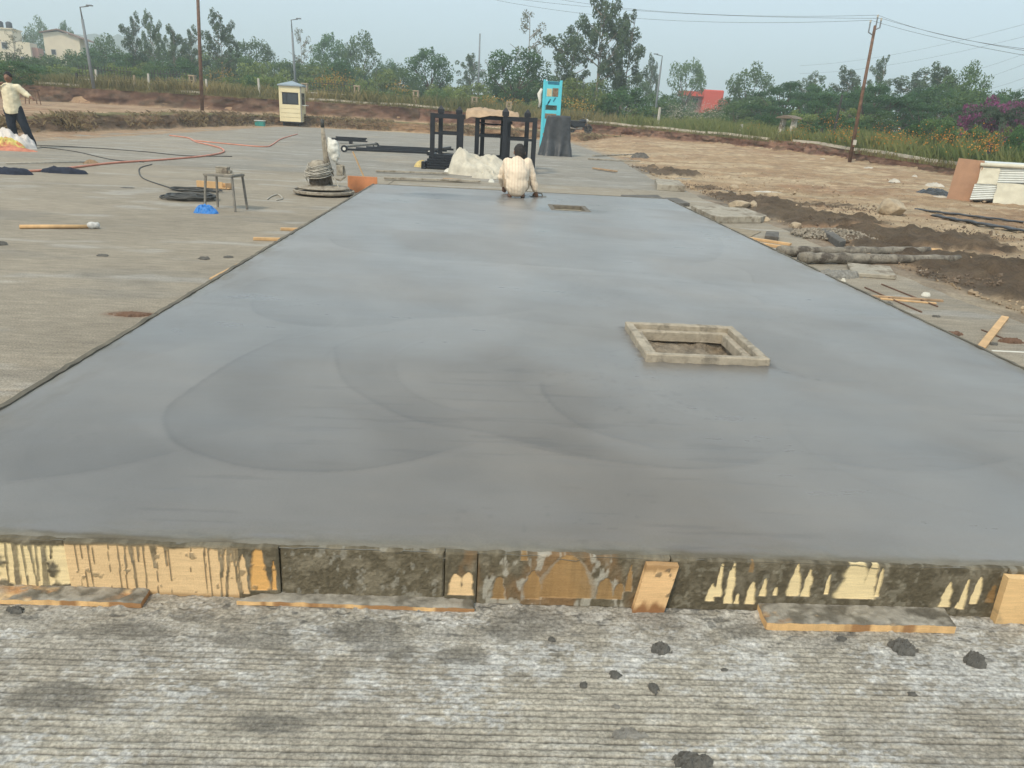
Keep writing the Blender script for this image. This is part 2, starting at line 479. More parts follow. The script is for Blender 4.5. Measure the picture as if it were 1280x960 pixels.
# ---- the fresh slab
def cropA(p): return at(200+0.4375*p[0], 230+0.4375*p[1], T)
def cropB(p): return at(640+0.5*p[0], 230+0.5*p[1], T)
ARCS = [(cropA, [(400,420),(300,460),(200,510),(80,590),(20,640),(10,690),(50,745),(150,785),(250,810),(400,822),(560,818),(700,795),(830,760),(960,725)], 1.0),
        (cropA, [(290,318),(262,335),(260,350),(280,372),(330,390),(400,402),(520,408),(640,400),(720,385),(830,380),(930,376),(1040,362),(1090,345)], 1.0),
        (cropA, [(930,376),(1040,388),(1150,402),(1280,412)], 0.6),
        (cropA, [(470,140),(495,168),(530,182),(600,195),(720,208),(860,220),(1000,228),(1150,238),(1280,250)], 1.0),
        (cropA, [(245,292),(300,268),(410,252)], -0.6),
        (cropA, [(495,430),(500,500),(530,570),(640,640),(760,685),(900,705),(1050,740),(1200,775),(1280,782)], 0.8),
        (cropA, [(670,500),(690,570),(780,625),(900,655)], -0.6),
        (cropA, [(560,100),(700,105),(900,100),(980,108)], 0.5),
        (cropB, [(0,200),(100,208),(250,220),(400,235),(520,255),(600,280),(635,300)], 0.9),
        (cropB, [(470,100),(525,150),(505,188),(440,200)], -0.9),
        (cropB, [(500,190),(585,218),(602,248)], 0.7),
        (cropB, [(70,490),(80,530),(130,580),(220,625),(400,670)], 0.9),
        (cropB, [(0,650),(150,680),(300,700),(450,712),(560,705),(680,672)], 0.9),
        (cropB, [(780,690),(900,710),(1100,716),(1280,680)], 0.7),
        (cropB, [(300,420),(330,520),(420,570),(520,590)], -0.4),
        (cropA, [(-460,850),(-300,835),(-100,800),(60,760)], 0.8),
        (cropA, [(-200,560),(-60,500),(100,455)], 0.4)]
ys_ = np.concatenate([np.linspace(1.950, 2.03, 30), steps(2.035, SY1, 0.0085, 0.030)])
xs_ = np.concatenate([np.linspace(SX0, SX0+0.06, 9), steps(SX0+0.07, SX1-0.07, 0.0115), np.linspace(SX1-0.06, SX1, 9)])
X, Y = np.meshgrid(xs_, ys_)
Z = T + 0.0020*(fbm(X*1.1, Y*1.6, 3, 7)-0.5) + 0.0016*(fbm(X*4, Y*14, 3, 9)-0.5)
tone = np.zeros(X.shape); wet = 0.45+0.55*sst(0.36, 0.64, fbm(X*0.9+0.3*Y, Y*0.9, 4, 19))
for k, (cf, pts, s) in enumerate(ARCS):
    P = smooth_poly([tuple(cf(p))[:2] for p in pts], 8)
    d, side, par = seg_dist(X, Y, P)
    L = len(P)-1
    fade = sst(0, 0.12*L, par)*sst(0, 0.12*L, L-par)
    sd = d*side
    wob = 0.6+0.8*fbm(X*3, Y*3, 3, 200+k)
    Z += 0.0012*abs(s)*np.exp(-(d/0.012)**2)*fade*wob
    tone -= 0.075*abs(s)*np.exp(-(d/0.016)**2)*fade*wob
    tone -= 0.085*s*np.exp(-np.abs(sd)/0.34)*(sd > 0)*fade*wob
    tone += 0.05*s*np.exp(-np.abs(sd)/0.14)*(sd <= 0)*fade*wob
rs_ = np.random.RandomState(31)
for k in range(130):                                        # finer float marks: thin arcs of the trowel's own radius
    cx_, cy_ = rs_.uniform(SX0, SX1), rs_.uniform(2.0, SY1)**1.0
    r_ = rs_.uniform(0.30, 0.75); a0 = rs_.uniform(0, 6.283); da = rs_.uniform(0.5, 1.6)
    d = np.abs(np.hypot(X-cx_, Y-cy_)-r_); th = (np.arctan2(Y-cy_, X-cx_)-a0+math.pi) % (2*math.pi)-math.pi
    f_ = np.clip(1-(th/da)**2, 0, 1); q_ = rs_.uniform(0.3, 1.0)
    Z += 0.0010*q_*np.exp(-(d/0.010)**2)*f_
    tone += (rs_.rand()-0.6)*0.10*q_*np.exp(-(d/(0.012+0.05*rs_.rand()))**2)*f_
scr = sst(0.63, 0.70, fbm(X*2.5+0.6*Y, Y*30, 4, 27))*sst(0.5, 0.62, fbm(X*1.3, Y*1.3, 3, 28))
tone -= 0.09*scr; Z -= 0.0005*scr
swirl = fbm(X*0.9+0.25*Y, Y*1.1-0.2*X, 4, 23)
tone += 0.42*(swirl-0.5) + 0.24*(fbm(X*3.2+Y, Y*2.4-0.7*X, 5, 29)-0.5)+0.34*sst(1.8, 8.5, Y)-0.14  # front darker, far end lighter: shade and sky sheen put into the colour
edge_mud = np.maximum(np.exp(-(X-SX0)/0.10), np.exp(-(SX1-X)/0.10))*sst(0.35, 0.65, fbm(X*12, Y*4, 3, 37))
edge_mud = np.maximum(edge_mud, np.exp(-(Y-SY0)/0.06)*sst(0.3, 0.6, fbm(X*5, Y*20, 3, 38)))
Z += (fbm(X*28, Y*16, 3, 43)-0.5)*0.010*np.clip(edge_mud*1.3, 0, 1)
# puddled dark bleed water near the far end
for (px, py, rx, ry) in ((560, 246, 0.9, 0.5), (700, 262, 0.8, 0.35), (545, 243, 0.5, 0.25)):
    p = at(px, py, T); e = ((X-p.x)/rx)**2+((Y-p.y)/ry)**2+(fbm(X*3, Y*3, 3, px)-0.5)
    tone -= 0.30*(1-sst(0.3, 1.1, e)); wet = np.maximum(wet, 1-sst(0.3, 1.1, e))
# mortar worked up against the manhole frame, and a trowelled scar beside it
rx_ = np.maximum(np.maximum(0.88-X, X-1.55), np.maximum(3.872-Y, Y-4.558)); rim_d = np.clip(rx_, 0, 9)
col_ = np.exp(-(rim_d/0.035)**2)*sst(0.25, 0.6, fbm(X*14, Y*14, 3, 45))
tone -= 0.34*col_ + 0.12*np.exp(-(rim_d/0.16)**2)*fbm(X*5, Y*5, 3, 47); Z += col_*0.012*fbm(X*30, Y*30, 3, 46); wet = wet-0.4*col_
d, side, par = seg_dist(X, Y, smooth_poly([tuple(cropB(p))[:2] for p in ((650, 468), (700, 474), (735, 484), (765, 490))], 6))
sc_ = np.exp(-(d/0.012)**2)*sst(0.35, 0.6, fbm(X*20, Y*9, 3, 49)); tone -= 0.35*sc_; Z += 0.002*sc_
spk = sst(0.82, 0.86, vnoise(X*38, Y*38, 55))*sst(0.55, 0.65, fbm(X*1.1, Y*1.1, 3, 56)); tone -= 0.10*spk; Z += 0.0006*spk
# ragged front lip over the forms
ye = SY0-0.008+0.022*(fbm(X*16, X*0+3, 5, 53, 0.6)-0.5)
Z -= (0.007+0.020*sst(0.45, 0.75, fbm(X*13, X*0+8, 4, 59)))*sst(0.004, -0.006, Y-ye) + 0.002*sst(0.03, 0.0, Y-ye)
Z += 0.0015*np.exp(-((Y-ye-0.012)/0.010)**2)*fbm(X*22, Y*8, 3, 54)
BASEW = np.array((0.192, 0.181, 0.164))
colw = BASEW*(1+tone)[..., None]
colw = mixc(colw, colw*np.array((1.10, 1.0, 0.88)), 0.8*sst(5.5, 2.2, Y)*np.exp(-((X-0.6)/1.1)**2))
colw = mixc(colw, np.array((0.125, 0.112, 0.085)), sst(0.022, 0.006, Y-ye+0.012*(fbm(X*18, Y*9, 3, 58)-0.5)))
colw = mixc(colw, np.array((0.20, 0.19, 0.16)), 0.75*np.clip(edge_mud, 0, 1)*sst(0.2, 0.0, np.minimum(np.minimum(X-SX0, SX1-X), Y-SY0)))
wet = np.clip(wet-0.5*edge_mud, 0, 1)*sst(0.008, 0.035, Y-ye)
PX0, PX1, PY0, PY1 = 0.925, 1.505, 3.93, 4.51            # opening under the manhole frame
QX0, QX1, QY0, QY1 = 0.95, 1.40, 10.82, 11.42
xc, yc = 0.5*(X[:-1, :-1]+X[1:, 1:]), 0.5*(Y[:-1, :-1]+Y[1:, 1:])
hole = ((xc > PX0) & (xc < PX1) & (yc > PY0) & (yc < PY1)) | ((xc > QX0) & (xc < QX1) & (yc > QY0) & (yc < QY1))
sv = [np.stack([X, Y, Z], -1).reshape(-1, 3)]; sf = [grid_faces(*X.shape, mask=~hole)]
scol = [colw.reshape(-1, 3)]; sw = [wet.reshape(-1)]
ny, nx = X.shape
for side in ([j*nx for j in range(ny)], [j*nx+nx-1 for j in range(ny)], [(ny-1)*nx+i for i in range(nx)]):
    off = sum(len(a) for a in sv); S = sv[0][side].copy(); S[:, 2] = -0.02
    sv.append(S); scol.append(np.tile((0.16, 0.15, 0.13), (len(S), 1))); sw.append(np.zeros(len(S)))
    a = np.array(side); k = np.arange(len(a)-1)
    sf.append(np.stack([a[k], a[k+1], off+k+1, off+k], -1))
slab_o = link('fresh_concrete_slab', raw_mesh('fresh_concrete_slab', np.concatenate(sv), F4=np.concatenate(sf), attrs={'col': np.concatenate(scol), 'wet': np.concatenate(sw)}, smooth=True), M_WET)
slab_o['kind'] = 'structure'

# ---- earth: the site floor, the cut banks, the land beyond
UP = [(-140, 60), (-60, 58.5), (-30, 58), (-5, 58), (9, 57.5), (14, 49), (17.2, 43), (18.6, 30), (19.3, 20), (21, 0), (24, -30)]
UPZ = [1.8, 1.8, 1.75, 1.65, 1.15, 0.95, 0.80, 0.42, 0.36, 0.3, 0.3]
LOW = [(-22, 17), (-16.3, 24), (-15.3, 30), (-15.0, 38), (-14.6, 46), (-13.6, 52.6), (-8, 53.2), (0, 52.8), (5.5, 52.6), (10, 54)]
LOWZ = [0.12, 0.30, 0.55, 0.62, 0.62, 0.62, 0.60, 0.55, 0.50, 0.4]
def site_z(X, Y):
    """height of the ground inside the cut (no small relief)"""
    d, s, p = seg_dist(X, Y, LOW)
    lz = np.interp(p, range(len(LOWZ)), LOWZ)
    terr = np.where(s > 0, lz*sst(0.0, 0.35, d), 0.0)
    ramp = 0.42*sst(24, 56, Y)*sst(5.5, 9, X)
    return np.maximum(terr, ramp)
def land_z(X, Y):
    d, s, p = seg_dist(X, Y, UP)
    uz = np.interp(p, range(len(UPZ)), UPZ)
    return uz, np.where(s > 0, d, -d)
def zfield(x, y):
    uz, sd = land_z(np.array([x]), np.array([y])); return float(uz[0])
DARKS = [(825, 216, 1.5, .9), (795, 210, 1.2, .7), (905, 246, 0.7, .7), (935, 252, 1.3, .9), (965, 264, 1.3, .9), (1000, 272, 1.3, .8), (1040, 276, 1.2, .7), (985, 290, .55, .8), (1100, 300, 0.9, .95), (1150, 301, 1.1, 1), (1200, 306, 0.7, .6),
         (1120, 318, 0.8, .8), (1170, 330, 0.8, .9), (1230, 345, 0.9, .95), (1275, 365, 0.9, .9), (1190, 352, 0.5, .8), (1280, 335, .8, .7), (1060, 262, 1.2, .5), (1215, 296, .9, .45), (880, 236, .8, .6)]
def dark_soil(X, Y):
    v = np.zeros(X.shape)
    for (px, py, r, a) in DARKS:
        p = at(px, py); v = np.maximum(v, a*np.exp(-(((X-p.x)/r)**2+((Y-p.y)/(r*1.15))**2)))
    return sst(0.40, 0.54, v*0.95+0.55*(fbm(X*1.3, Y*1.1, 6, 60, 0.62)-0.5)+0.30*(fbm(X*5, Y*5, 4, 62)-0.5))
def in_pave(X, Y):
    """positive outside the old pavement"""
    ex = 4.42+0.10*(fbm(Y*0.9, Y*0+1, 3, 70)-0.5)*2 + np.where(Y > 17.4, 0.55, 0)*sst(17.4, 26, Y) - 0.3*sst(18, 22, Y)*sst(30, 24, Y)
    lx = -12.6+0.25*(fbm(Y*0.7, Y*0+5, 3, 71)-0.5)
    fy = 51.3+0.4*(fbm(X*0.6, X*0+2, 3, 72)-0.5)
    return np.maximum(np.maximum(X-ex, lx-X), Y-fy)
gx = np.concatenate([steps(-140, -30, 4, 1.5)[:-1], steps(-30, -12, 0.5, 0.3)[:-1], steps(-12, 3.0, 0.8)[:-1], steps(3.0, 14, 0.07, 0.10)[:-1], steps(14, 21.5, 0.16)[:-1], steps(21.5, 30, 1.0)])
gy = np.concatenate([steps(-30, 5, 3)[:-1], steps(5, 18, 0.06, 0.09)[:-1], steps(18, 34, 0.12, 0.2)[:-1], steps(34, 61, 0.3, 0.35)])
X, Y = np.meshgrid(gx, gy)
e = in_pave(X, Y)
dk = dark_soil(X, Y)
out = sst(0.0, 0.5, e)
rel = 0.035*(fbm(X*0.5, Y*0.5, 4, 80)-0.45) + 0.11*(fbm(X*2.3, Y*2.3, 5, 82, 0.6)-0.5)*sst(0.1, 1.0, e) + 0.045*(fbm(X*8, Y*8, 3, 84)-0.5)*out
rel += dk*(0.03+0.17*np.clip(fbm(X*1.9, Y*1.9, 5, 86)-0.38, 0, 1)+0.22*(fbm(X*6.5, Y*6.5, 4, 87, 0.6)-0.5))*sst(0, 0.6, e)
# wheel tracks running away from the camera
for tx, sl in ((7.2, 0.06), (8.9, 0.05), (10.6, .12), (12.2, .12)):
    dd = X-(tx+sl*(Y-10)+0.4*np.sin(Y*0.13+tx)); rel -= 0.035*np.exp(-(dd/0.25)**2)*sst(4.8, 6.5, X)*sst(.35, .6, fbm(X*.2, Y*.2, 2, 90)+.15)
Z = -0.05 + 0.058*sst(-0.25, 0.06, e)+np.maximum(rel, -0.03)*out + 0.02*np.exp(-(e/0.10)**2)*fbm(X*4, Y*4, 3, 92)
sz = site_z(X, Y)
Z = Z+sz
uz, usd = land_z(X, Y)
Z = np.where(usd > -0.3, np.where(usd > 0.5, uz-0.15, Z*(1-sst(-0.3, 0.5, usd))+(uz-0.15)*sst(-0.3, 0.5, usd)), Z)
TAN = np.array((0.375, 0.262, 0.158)); BROWN = np.array((0.30, 0.185, 0.11)); MUD = np.array((0.105, 0.078, 0.054)); PALE = np.array((0.50, 0.39, 0.255)); RED = np.array((0.25, 0.145, 0.09))
n1 = fbm(X*0.35, Y*0.6, 5, 95); n2 = fbm(X*3, Y*3, 4, 96)
c = mixc(TAN, BROWN, 0.8*sst(0.48, 0.72, n1))
c = mixc(c, PALE, 0.7*sst(0.50, 0.66, fbm(X*0.5+7, Y*0.9, 5, 97)))
c = mixc(c, BROWN, 0.75*sst(46, 56, Y)*sst(3, 8, X))
c = mixc(c, np.array((0.37, 0.25, 0.16)), sst(-10, -14, X)*0.7)
c = mixc(c, RED, 0.6*sst(-13, -16, X)*sst(0.5, 0.62, fbm(X*0.6, Y*1.2, 4, 98)))
brk = sst(0.40, 0.62, fbm(X*0.45, Y*0.35, 4, 103))
c = mixc(c, MUD*1.7, 0.6*sst(0.58, 0.70, fbm(X*3.1, Y*4.2, 6, 100, 0.66))*out*brk)
c = mixc(c, np.array((0.48, 0.40, 0.29)), 0.35*sst(0.60, 0.72, fbm(X*5+3, Y*5, 5, 102, 0.65)))
c = mixc(c, MUD, dk*0.92)
c = mixc(c, np.array((0.30, 0.27, 0.22)), 0.6*np.exp(-(e/0.25)**2))
c = c*(0.62+0.44*n2+0.36*fbm(X*1.2, Y*4.5, 4, 99))[..., None]
def soil_mat(name, geo=True):
    t = NT(name)
    v = t.objco(geo=True)
    c_ = t.attr('col'); g1 = t.noise(2.2, 12, 0.80, v); g2 = t.noise(40, 6, 0.75, v)
    c_ = t.mix(1.0, c_, t.mix(t.mrange(g1, 0.3, 0.7, 0, 1), (0.62,)*3, (1.34,)*3), 'MULTIPLY')
    c_ = t.mix(1.0, c_, t.mix(t.mrange(g2, 0.3, 0.7, 0, 1), (0.70,)*3, (1.26,)*3), 'MULTIPLY')
    t.pset(Base_Color=c_, Roughness=0.95); t.set(t.p, 'Specular IOR Level', 0.15)
    b = t.bump(g1, 0.06); t.set(t.p, 'Normal', t.bump(g2, 0.012, 1, b))
    return t.m
M_SOIL = soil_mat('bare_earth')
gm = (X[:-1, :-1] < 30)
link('dirt_ground', raw_mesh('dirt_ground', np.stack([X, Y, Z], -1).reshape(-1, 3), F4=grid_faces(*X.shape), attrs={'col': c.reshape(-1, 3)}, smooth=True), M_SOIL)['kind'] = 'structure'
# land beyond the banks, out to the horizon
lx = np.concatenate([-np.geomspace(3500, 30, 40), np.linspace(-28, 60, 45), np.geomspace(62, 3500, 30)])
ly = np.concatenate([np.linspace(-40, 130, 70), np.geomspace(134, 3600, 30)])
X, Y = np.meshgrid(lx, ly)
uz, usd = land_z(X, Y)
dist = np.hypot(X, Y)
Z = uz-0.02+0.25*(fbm(X*0.06, Y*0.06, 3, 110)-0.5)*sst(5, 20, usd)-np.where(usd < 1.2, 1.2+UPZ[0], 0)
Z -= 0.6*sst(300, 1500, dist)
c = mixc(np.array((0.14, 0.15, 0.055)), np.array((0.22, 0.18, 0.09)), sst(0.4, 0.65, fbm(X*0.2, Y*0.2, 4, 111)))
link('field_ground', raw_mesh('field_ground', np.stack([X, Y, Z], -1).reshape(-1, 3), F4=grid_faces(*X.shape), attrs={'col': c.reshape(-1, 3)}, smooth=True), M_SOIL)['kind'] = 'structure'

def bank(name, pts, ztop, zb, slope, seed, i0, i1, du, tone):
    """a cut earth face along a line: ragged, rooty, undercut"""
    P = np.array(pts[i0:i1+1], float); L = np.concatenate([[0], np.cumsum(np.hypot(*np.diff(P, axis=0).T))])
    n = int(L[-1]/du); s = np.linspace(0, L[-1], n)
    x = np.interp(s, L, P[:, 0]); y = np.interp(s, L, P[:, 1])
    k = max(3, int(1.5/du)) | 1
    ker = np.ones(k)/k
    x[k:-k] = np.convolve(x, ker, 'same')[k:-k]; y[k:-k] = np.convolve(y, ker, 'same')[k:-k]
    tx, ty = np.gradient(x), np.gradient(y); q = np.hypot(tx, ty); nx_, ny_ = -ty/q, tx/q
    zt = np.interp(s, L, np.array(ztop[i0:i1+1]))
    zt = zt+0.16*(fbm(s*0.45, s*0+seed, 4, seed)-0.5)*np.minimum(1, zt*1.5)
    zbv = zb(x, y)
    m = 22; v = np.linspace(0, 1, m)
    S, Vv = np.meshgrid(s, v)
    prof = np.interp(v, [0, 0.12, 0.3, 0.85, 0.95, 1.0], [-0.75, -0.42, -0.22, -0.02, 0.15, 1.6])[:, None]
    hz = np.interp(v, [0, 0.12, 0.3, 0.85, 0.95, 1.0], [-0.10, 0.06, 0.28, 0.93, 1.0, 1.0])[:, None]
    hh = np.maximum(zt-zbv, 0.05)
    dn = (fbm(S*0.8, Vv*2.0, 4, seed+3)-0.5)*0.8*np.minimum(hh, 1.0)+(fbm(S*3.2, Vv*4, 4, seed+4)-0.5)*0.45*np.minimum(hh, 0.8)
    off = prof*np.maximum(hh, 0.35)*slope + dn*np.interp(v, [0, .1, .9, 1], [0.3, 1, 0.8, 0.0])[:, None]
    XX = x[None]+nx_[None]*off; YY = y[None]+ny_[None]*off
    ZZ = zbv[None]+hz*hh[None]+0.10*(fbm(S*4, Vv*3, 3, seed+5)-0.5)*np.interp(v, [0, .1, .9, 1], [0.5, 1, 0.6, 0.2])[:, None]
    ca, cb = tone
    t1 = fbm(S*0.9, Vv*3, 5, seed+6)
    C_ = mixc(np.array(ca), np.array(cb), sst(0.35, 0.65, t1))
    C_ = mixc(C_, np.array((0.10, 0.075, 0.05)), 0.65*sst(0.56, 0.66, fbm(S*1.7, Vv*3.5, 4, seed+7)))
    C_ = mixc(C_, np.array((0.17, 0.16, 0.07)), 0.8*sst(0.80, 0.93, Vv+0.25*(fbm(S*1.2, Vv*2, 3, seed+8)-0.5)))
    C_ = mixc(C_, np.array((0.42, 0.30, 0.19)), 0.7*sst(0.24, 0.05, Vv+0.2*(fbm(S, Vv, 3, seed+9)-0.5)))
    C_ = C_*(0.7+0.6*fbm(S*6, Vv*9, 3, seed+10))[..., None]
    o = link(name, raw_mesh(name, np.stack([XX, YY, ZZ], -1).reshape(-1, 3), F4=grid_faces(m, n)[:, ::-1][:, ::-1], attrs={'col': C_.reshape(-1, 3)}, smooth=True), M_SOIL)
    o['kind'] = 'structure'
    return o
bank('earth_bank', UP, UPZ, lambda x, y: site_z(x, y)-0.02, 0.8, 300, 0, 3, 0.22, ((0.13, 0.075, 0.052), (0.20, 0.125, 0.085)))
bank('earth_bank', UP, UPZ, lambda x, y: site_z(x, y)-0.02, 0.8, 340, 3, 10, 0.12, ((0.16, 0.085, 0.060), (0.24, 0.145, 0.10)))
bank('spoil_bank', LOW, LOWZ, lambda x, y: 0*x, 1.1, 380, 0, 9, 0.14, ((0.28, 0.18, 0.105), (0.19, 0.125, 0.08)))
# far blue hills
hx = np.linspace(-2600, 400, 160); base = np.zeros_like(hx)
def ridge_line(px, py, D):
    p = far(px, py, D); return p.x, p.y, p.z
hp = [ridge_line(px, py, 850) for px, py in ((-120, 60), (20, 42), (80, 40), (118, 40), (150, 38), (178, 45), (215, 47), (260, 60), (330, 78), (420, 95), (520, 112), (700, 135))]
hxs = np.array([p[0] for p in hp]); hys = np.array([p[1] for p in hp]); hzs = np.array([p[2] for p in hp])
u = np.linspace(0, len(hp)-1, 120); rx_, ry_, rz_ = [np.interp(u, range(len(hp)), a) for a in (hxs, hys, hzs)]
rz_ = rz_*(0.96+0.08*fbm(u*2, u*0, 4, 400))
rows = []
for k, (f, o_) in enumerate(((0.0, -500), (0.45, -260), (0.8, -110), (1.0, 0), (0.9, 160), (0.4, 500))):
    rows.append(np.stack([rx_*(1+o_/2600*0.8), ry_*(1+o_/2600*0.8), rz_*f*(0.93+0.14*fbm(u*3, u*0+k*5, 3, 410))-2], -1))
HV = np.stack(rows); ccol = np.tile((0.10, 0.12, 0.07), (HV.shape[0]*HV.shape[1], 1))
link('hills', raw_mesh('hills', HV.reshape(-1, 3), F4=grid_faces(HV.shape[0], HV.shape[1]), attrs={'col': ccol}, smooth=True), M_SOIL)['kind'] = 'structure'
# ================================================================== FORMWORK AND FOREGROUND
def col_mat(name, rough=0.8, fine=(40, 40, 40), amt=0.2, bump=0.0015, spec=0.3):
    t = NT(name)
    v = t.objco(fine)
    g = t.noise(1.0, 5, 0.65, v)
    g2 = t.noise(300, 3, 0.6, t.objco())
    c = t.mix(1.0, t.attr('col'), t.mix(t.mrange(g, 0.3, 0.7, 0, 1), (1-amt,)*3, (1+amt*0.8,)*3), 'MULTIPLY')
    c = t.mix(1.0, c, t.mix(t.mrange(g2, 0.3, 0.7, 0, 1), (0.9,)*3, (1.1,)*3), 'MULTIPLY')
    t.pset(Base_Color=c, Roughness=rough); t.set(t.p, 'Specular IOR Level', spec)
    t.set(t.p, 'Normal', t.bump(g2, bump))
    return t.m
M_FORM = col_mat('form_plywood_with_mortar', 0.72, (18, 18, 220), 0.12)
PLYC = np.array((0.74, 0.52, 0.28)); PLYB = np.array((0.80, 0.64, 0.36)); ORNG = np.array((0.62, 0.35, 0.12)); MUDC = np.array((0.118, 0.098, 0.062)); MUDG = np.array((0.185, 0.158, 0.108)); BRST = np.array((0.26, 0.14, 0.055))
YF = 1.953
def bp(px, py):
    p = at_y(px, py, YF); return p.x, p.z
def board_mesh(name, x0, x1, z0, z1, yf, thick, fn, dx=0.0032, tilt=0.0, skew=0.0):
    """upright board, front face a fine grid whose mortar has thickness; fn(X,Z)->(colour, relief)"""
    nx = max(4, int((x1-x0)/dx)); nz = max(4, int((z1-z0)/0.0032))
    X, Z = np.meshgrid(np.linspace(x0, x1, nx), np.linspace(z0, z1, nz))
    C_, R = fn(X, Z)
    e = np.minimum(np.minimum(X-x0, x1-X), np.minimum(Z-z0, z1-Z)); R = R*sst(0, 0.006, e)
    Zt = Z+np.where(Z > z1-0.004, 0.004*(fbm(X*30, X*0, 3, 5)-0.5), 0)
    V = np.stack([X+skew*(Z-z0), yf-R-tilt*(Z-z0), Zt], -1).reshape(-1, 3); F = [grid_faces(nz, nx)]
    ring = [i for i in range(nx)]+[j*nx+nx-1 for j in range(1, nz)]+[(nz-1)*nx+i for i in range(nx-2, -1, -1)]+[j*nx for j in range(nz-2, 0, -1)]
    B = V[ring].copy(); B[:, 1] += thick; off = len(V); k = np.arange(len(ring)); k2 = (k+1) % len(ring); a = np.array(ring)
    F.append(np.stack([a[k2], a[k], off+k, off+k2], -1))
    cb = C_.reshape(-1, 3)[ring]
    V = np.concatenate([V, B]); C2 = np.concatenate([C_.reshape(-1, 3), cb])
    org = np.array((0.5*(x0+x1), yf, z0))
    return raw_mesh(name, V-org, F4=np.concatenate(F), attrs={'col': C2}, smooth=False), tuple(org)
def ply(X, Z, tint, seed):
    g = fbm(X*5, Z*160, 4, seed); k = fbm(X*3, Z*9, 3, seed+1)
    return tint*(0.80+0.25*g+0.18*k)[..., None]
def mudcol(X, Z, seed):
    a = fbm(X*30, Z*24, 4, seed); b = fbm(X*110, Z*110, 3, seed+2)
    c = mixc(MUDC, MUDG, sst(0.45, 0.7, a))
    return c*(0.66+0.68*b)[..., None], 0.0010+0.0032*b+0.002*a
def drips_mask(X, Z, drips, ztop, cover=0.012, seed=1):
    """grey slurry that ran down from the top edge"""
    m = sst(0.006, -0.004, (ztop-Z) - cover*(0.3+1.7*fbm(X*22, X*0, 4, seed)))
    wob = 0.004*(fbm(Z*30, X*6, 2, seed+4)-0.5)
    for (pxt, pxb, w, ln) in drips:
        xt = bp(pxt, 690)[0]; xb = bp(pxb, 735)[0]
        t = np.clip((ztop-Z)/0.17, 0, 1)
        xc_ = xt+(xb-xt)*t+wob
        ww = w*0.00080*(1.0+0.9*np.exp(-t*9)*1.6)*(0.55+0.9*fbm(Z*26+pxt, X*0, 3, int(pxt)))
        m = np.maximum(m, sst(1.25, 0.75, np.abs(X-xc_)/ww)*(t < ln+0.05*vnoise(X*60, X*0, 3))*(0.70+0.3*vnoise(Z*25, X*20, 8)))
    return m
def flames(X, Z, fl, seed):
    """bare wood left where the mortar fell away: tongues rising from the bottom"""
    b = np.zeros(X.shape)
    for (px, hw, pyb, pyt) in fl:
        xb, zb = bp(px, pyb); _, zt = bp(px, pyt); w = hw*0.00236
        t = np.clip((Z-zb)/(zt-zb), -0.2, 1.4)
        half = w*np.sqrt(np.clip(1.0-np.clip(t, 0, 1)**1.5, 0, 1))*(0.72+0.5*fbm(Z*35+px, X*0, 3, seed+int(px)))+min(w, 0.02)*0.7*(fbm(X*60, Z*45, 3, seed+5)-0.5)
        b = np.maximum(b, sst(1.30, 0.78, np.abs(X-xb-0.10*w*t)/np.maximum(half, 1e-4))*(t > -0.02)*(t < 1))
    return b
ZTOP = 0.1735
def f_a(X, Z):
    m = drips_mask(X, Z, [(9,12,3,1),(20,24,9,1),(29,36,3,1),(38,48,5,1),(46,50,3,.8),(56,58,9,1),(66,64,3,.35)], ZTOP, 0.02, 3)
    m = np.maximum(m, sst(0.62, 0.72, fbm(X*14, Z*14, 4, 4)+0.30*sst(0.045, 0.0, Z)))
    c, r = mudcol(X, Z, 5); return mixc(ply(X, Z, PLYB, 6), c, m), r*m
def f_b(X, Z):
    m = drips_mask(X, Z, [(96,104,1.6,1),(103,112,1.2,.9),(112,119,2.0,1),(118,122,1,.5),(137,141,1,.9),(149,153,2.0,1),(158,160,2.6,1),(165,173,4.5,.95),(174,178,3,.35),(181,185,2.0,1),(193,197,6,.45),(196,199,2,1),(208,213,4,.4),(212,216,1.4,1),(257,259,2.0,1),(262,265,2.0,1),(276,277,3,1),(281,276,4,.6),(288,283,5,1),(291,301,5,1),(296,303,4,1),(240,239,1,.5)], ZTOP, 0.008, 13)
    xr = bp(312, 700)[0]; zz = Z
    tint = np.where((X > xr)[..., None], ORNG*1.15, PLYC)
    b2 = flames(X, Z, [(306, 6, 740, 690), (325, 12, 735, 682), (344, 3, 735, 700)], 15)
    m = np.where(X > xr-0.03, np.maximum(m, 1-b2), m)
    m = np.maximum(m, 0.6*sst(0.70, 0.75, fbm(X*30, Z*30, 3, 14)))
    c, r = mudcol(X, Z, 16); w_ = ply(X, Z, np.array((1., 1., 1.)), 17)*tint
    w_ = mixc(w_, BRST, 0.55*sst(0.012, 0.0, Z-0.004*fbm(X*30, X*0, 3, 2)))
    return mixc(w_, c, m), r*m
def f_c(X, Z):
    m = np.ones(X.shape); m *= 1-0.0*X
    c, r = mudcol(X, Z, 23)
    c = mixc(c, np.array((0.20, 0.155, 0.085)), 0.6*sst(0.5, 0.62, fbm(X*9, Z*3, 3, 24))*sst(-0.3, -0.1, X))
    c = mixc(c, np.array((0.40, 0.38, 0.32)), 0.35*sst(0.62, 0.70, fbm(X*46, Z*40, 4, 25)))
    return mixc(ply(X, Z, PLYC, 26), c, m), r*m*1.5
def f_d(X, Z):
    b = flames(X, Z, [(568, 9, 742, 716), (583, 8, 742, 714)], 31)
    c, r = mudcol(X, Z, 32); m = 1-b
    c = mixc(c, BRST, 0.4*sst(0.5, 0.7, fbm(X*20, Z*12, 3, 33)))
    return mixc(ply(X, Z, PLYC, 34), c, m), r*m
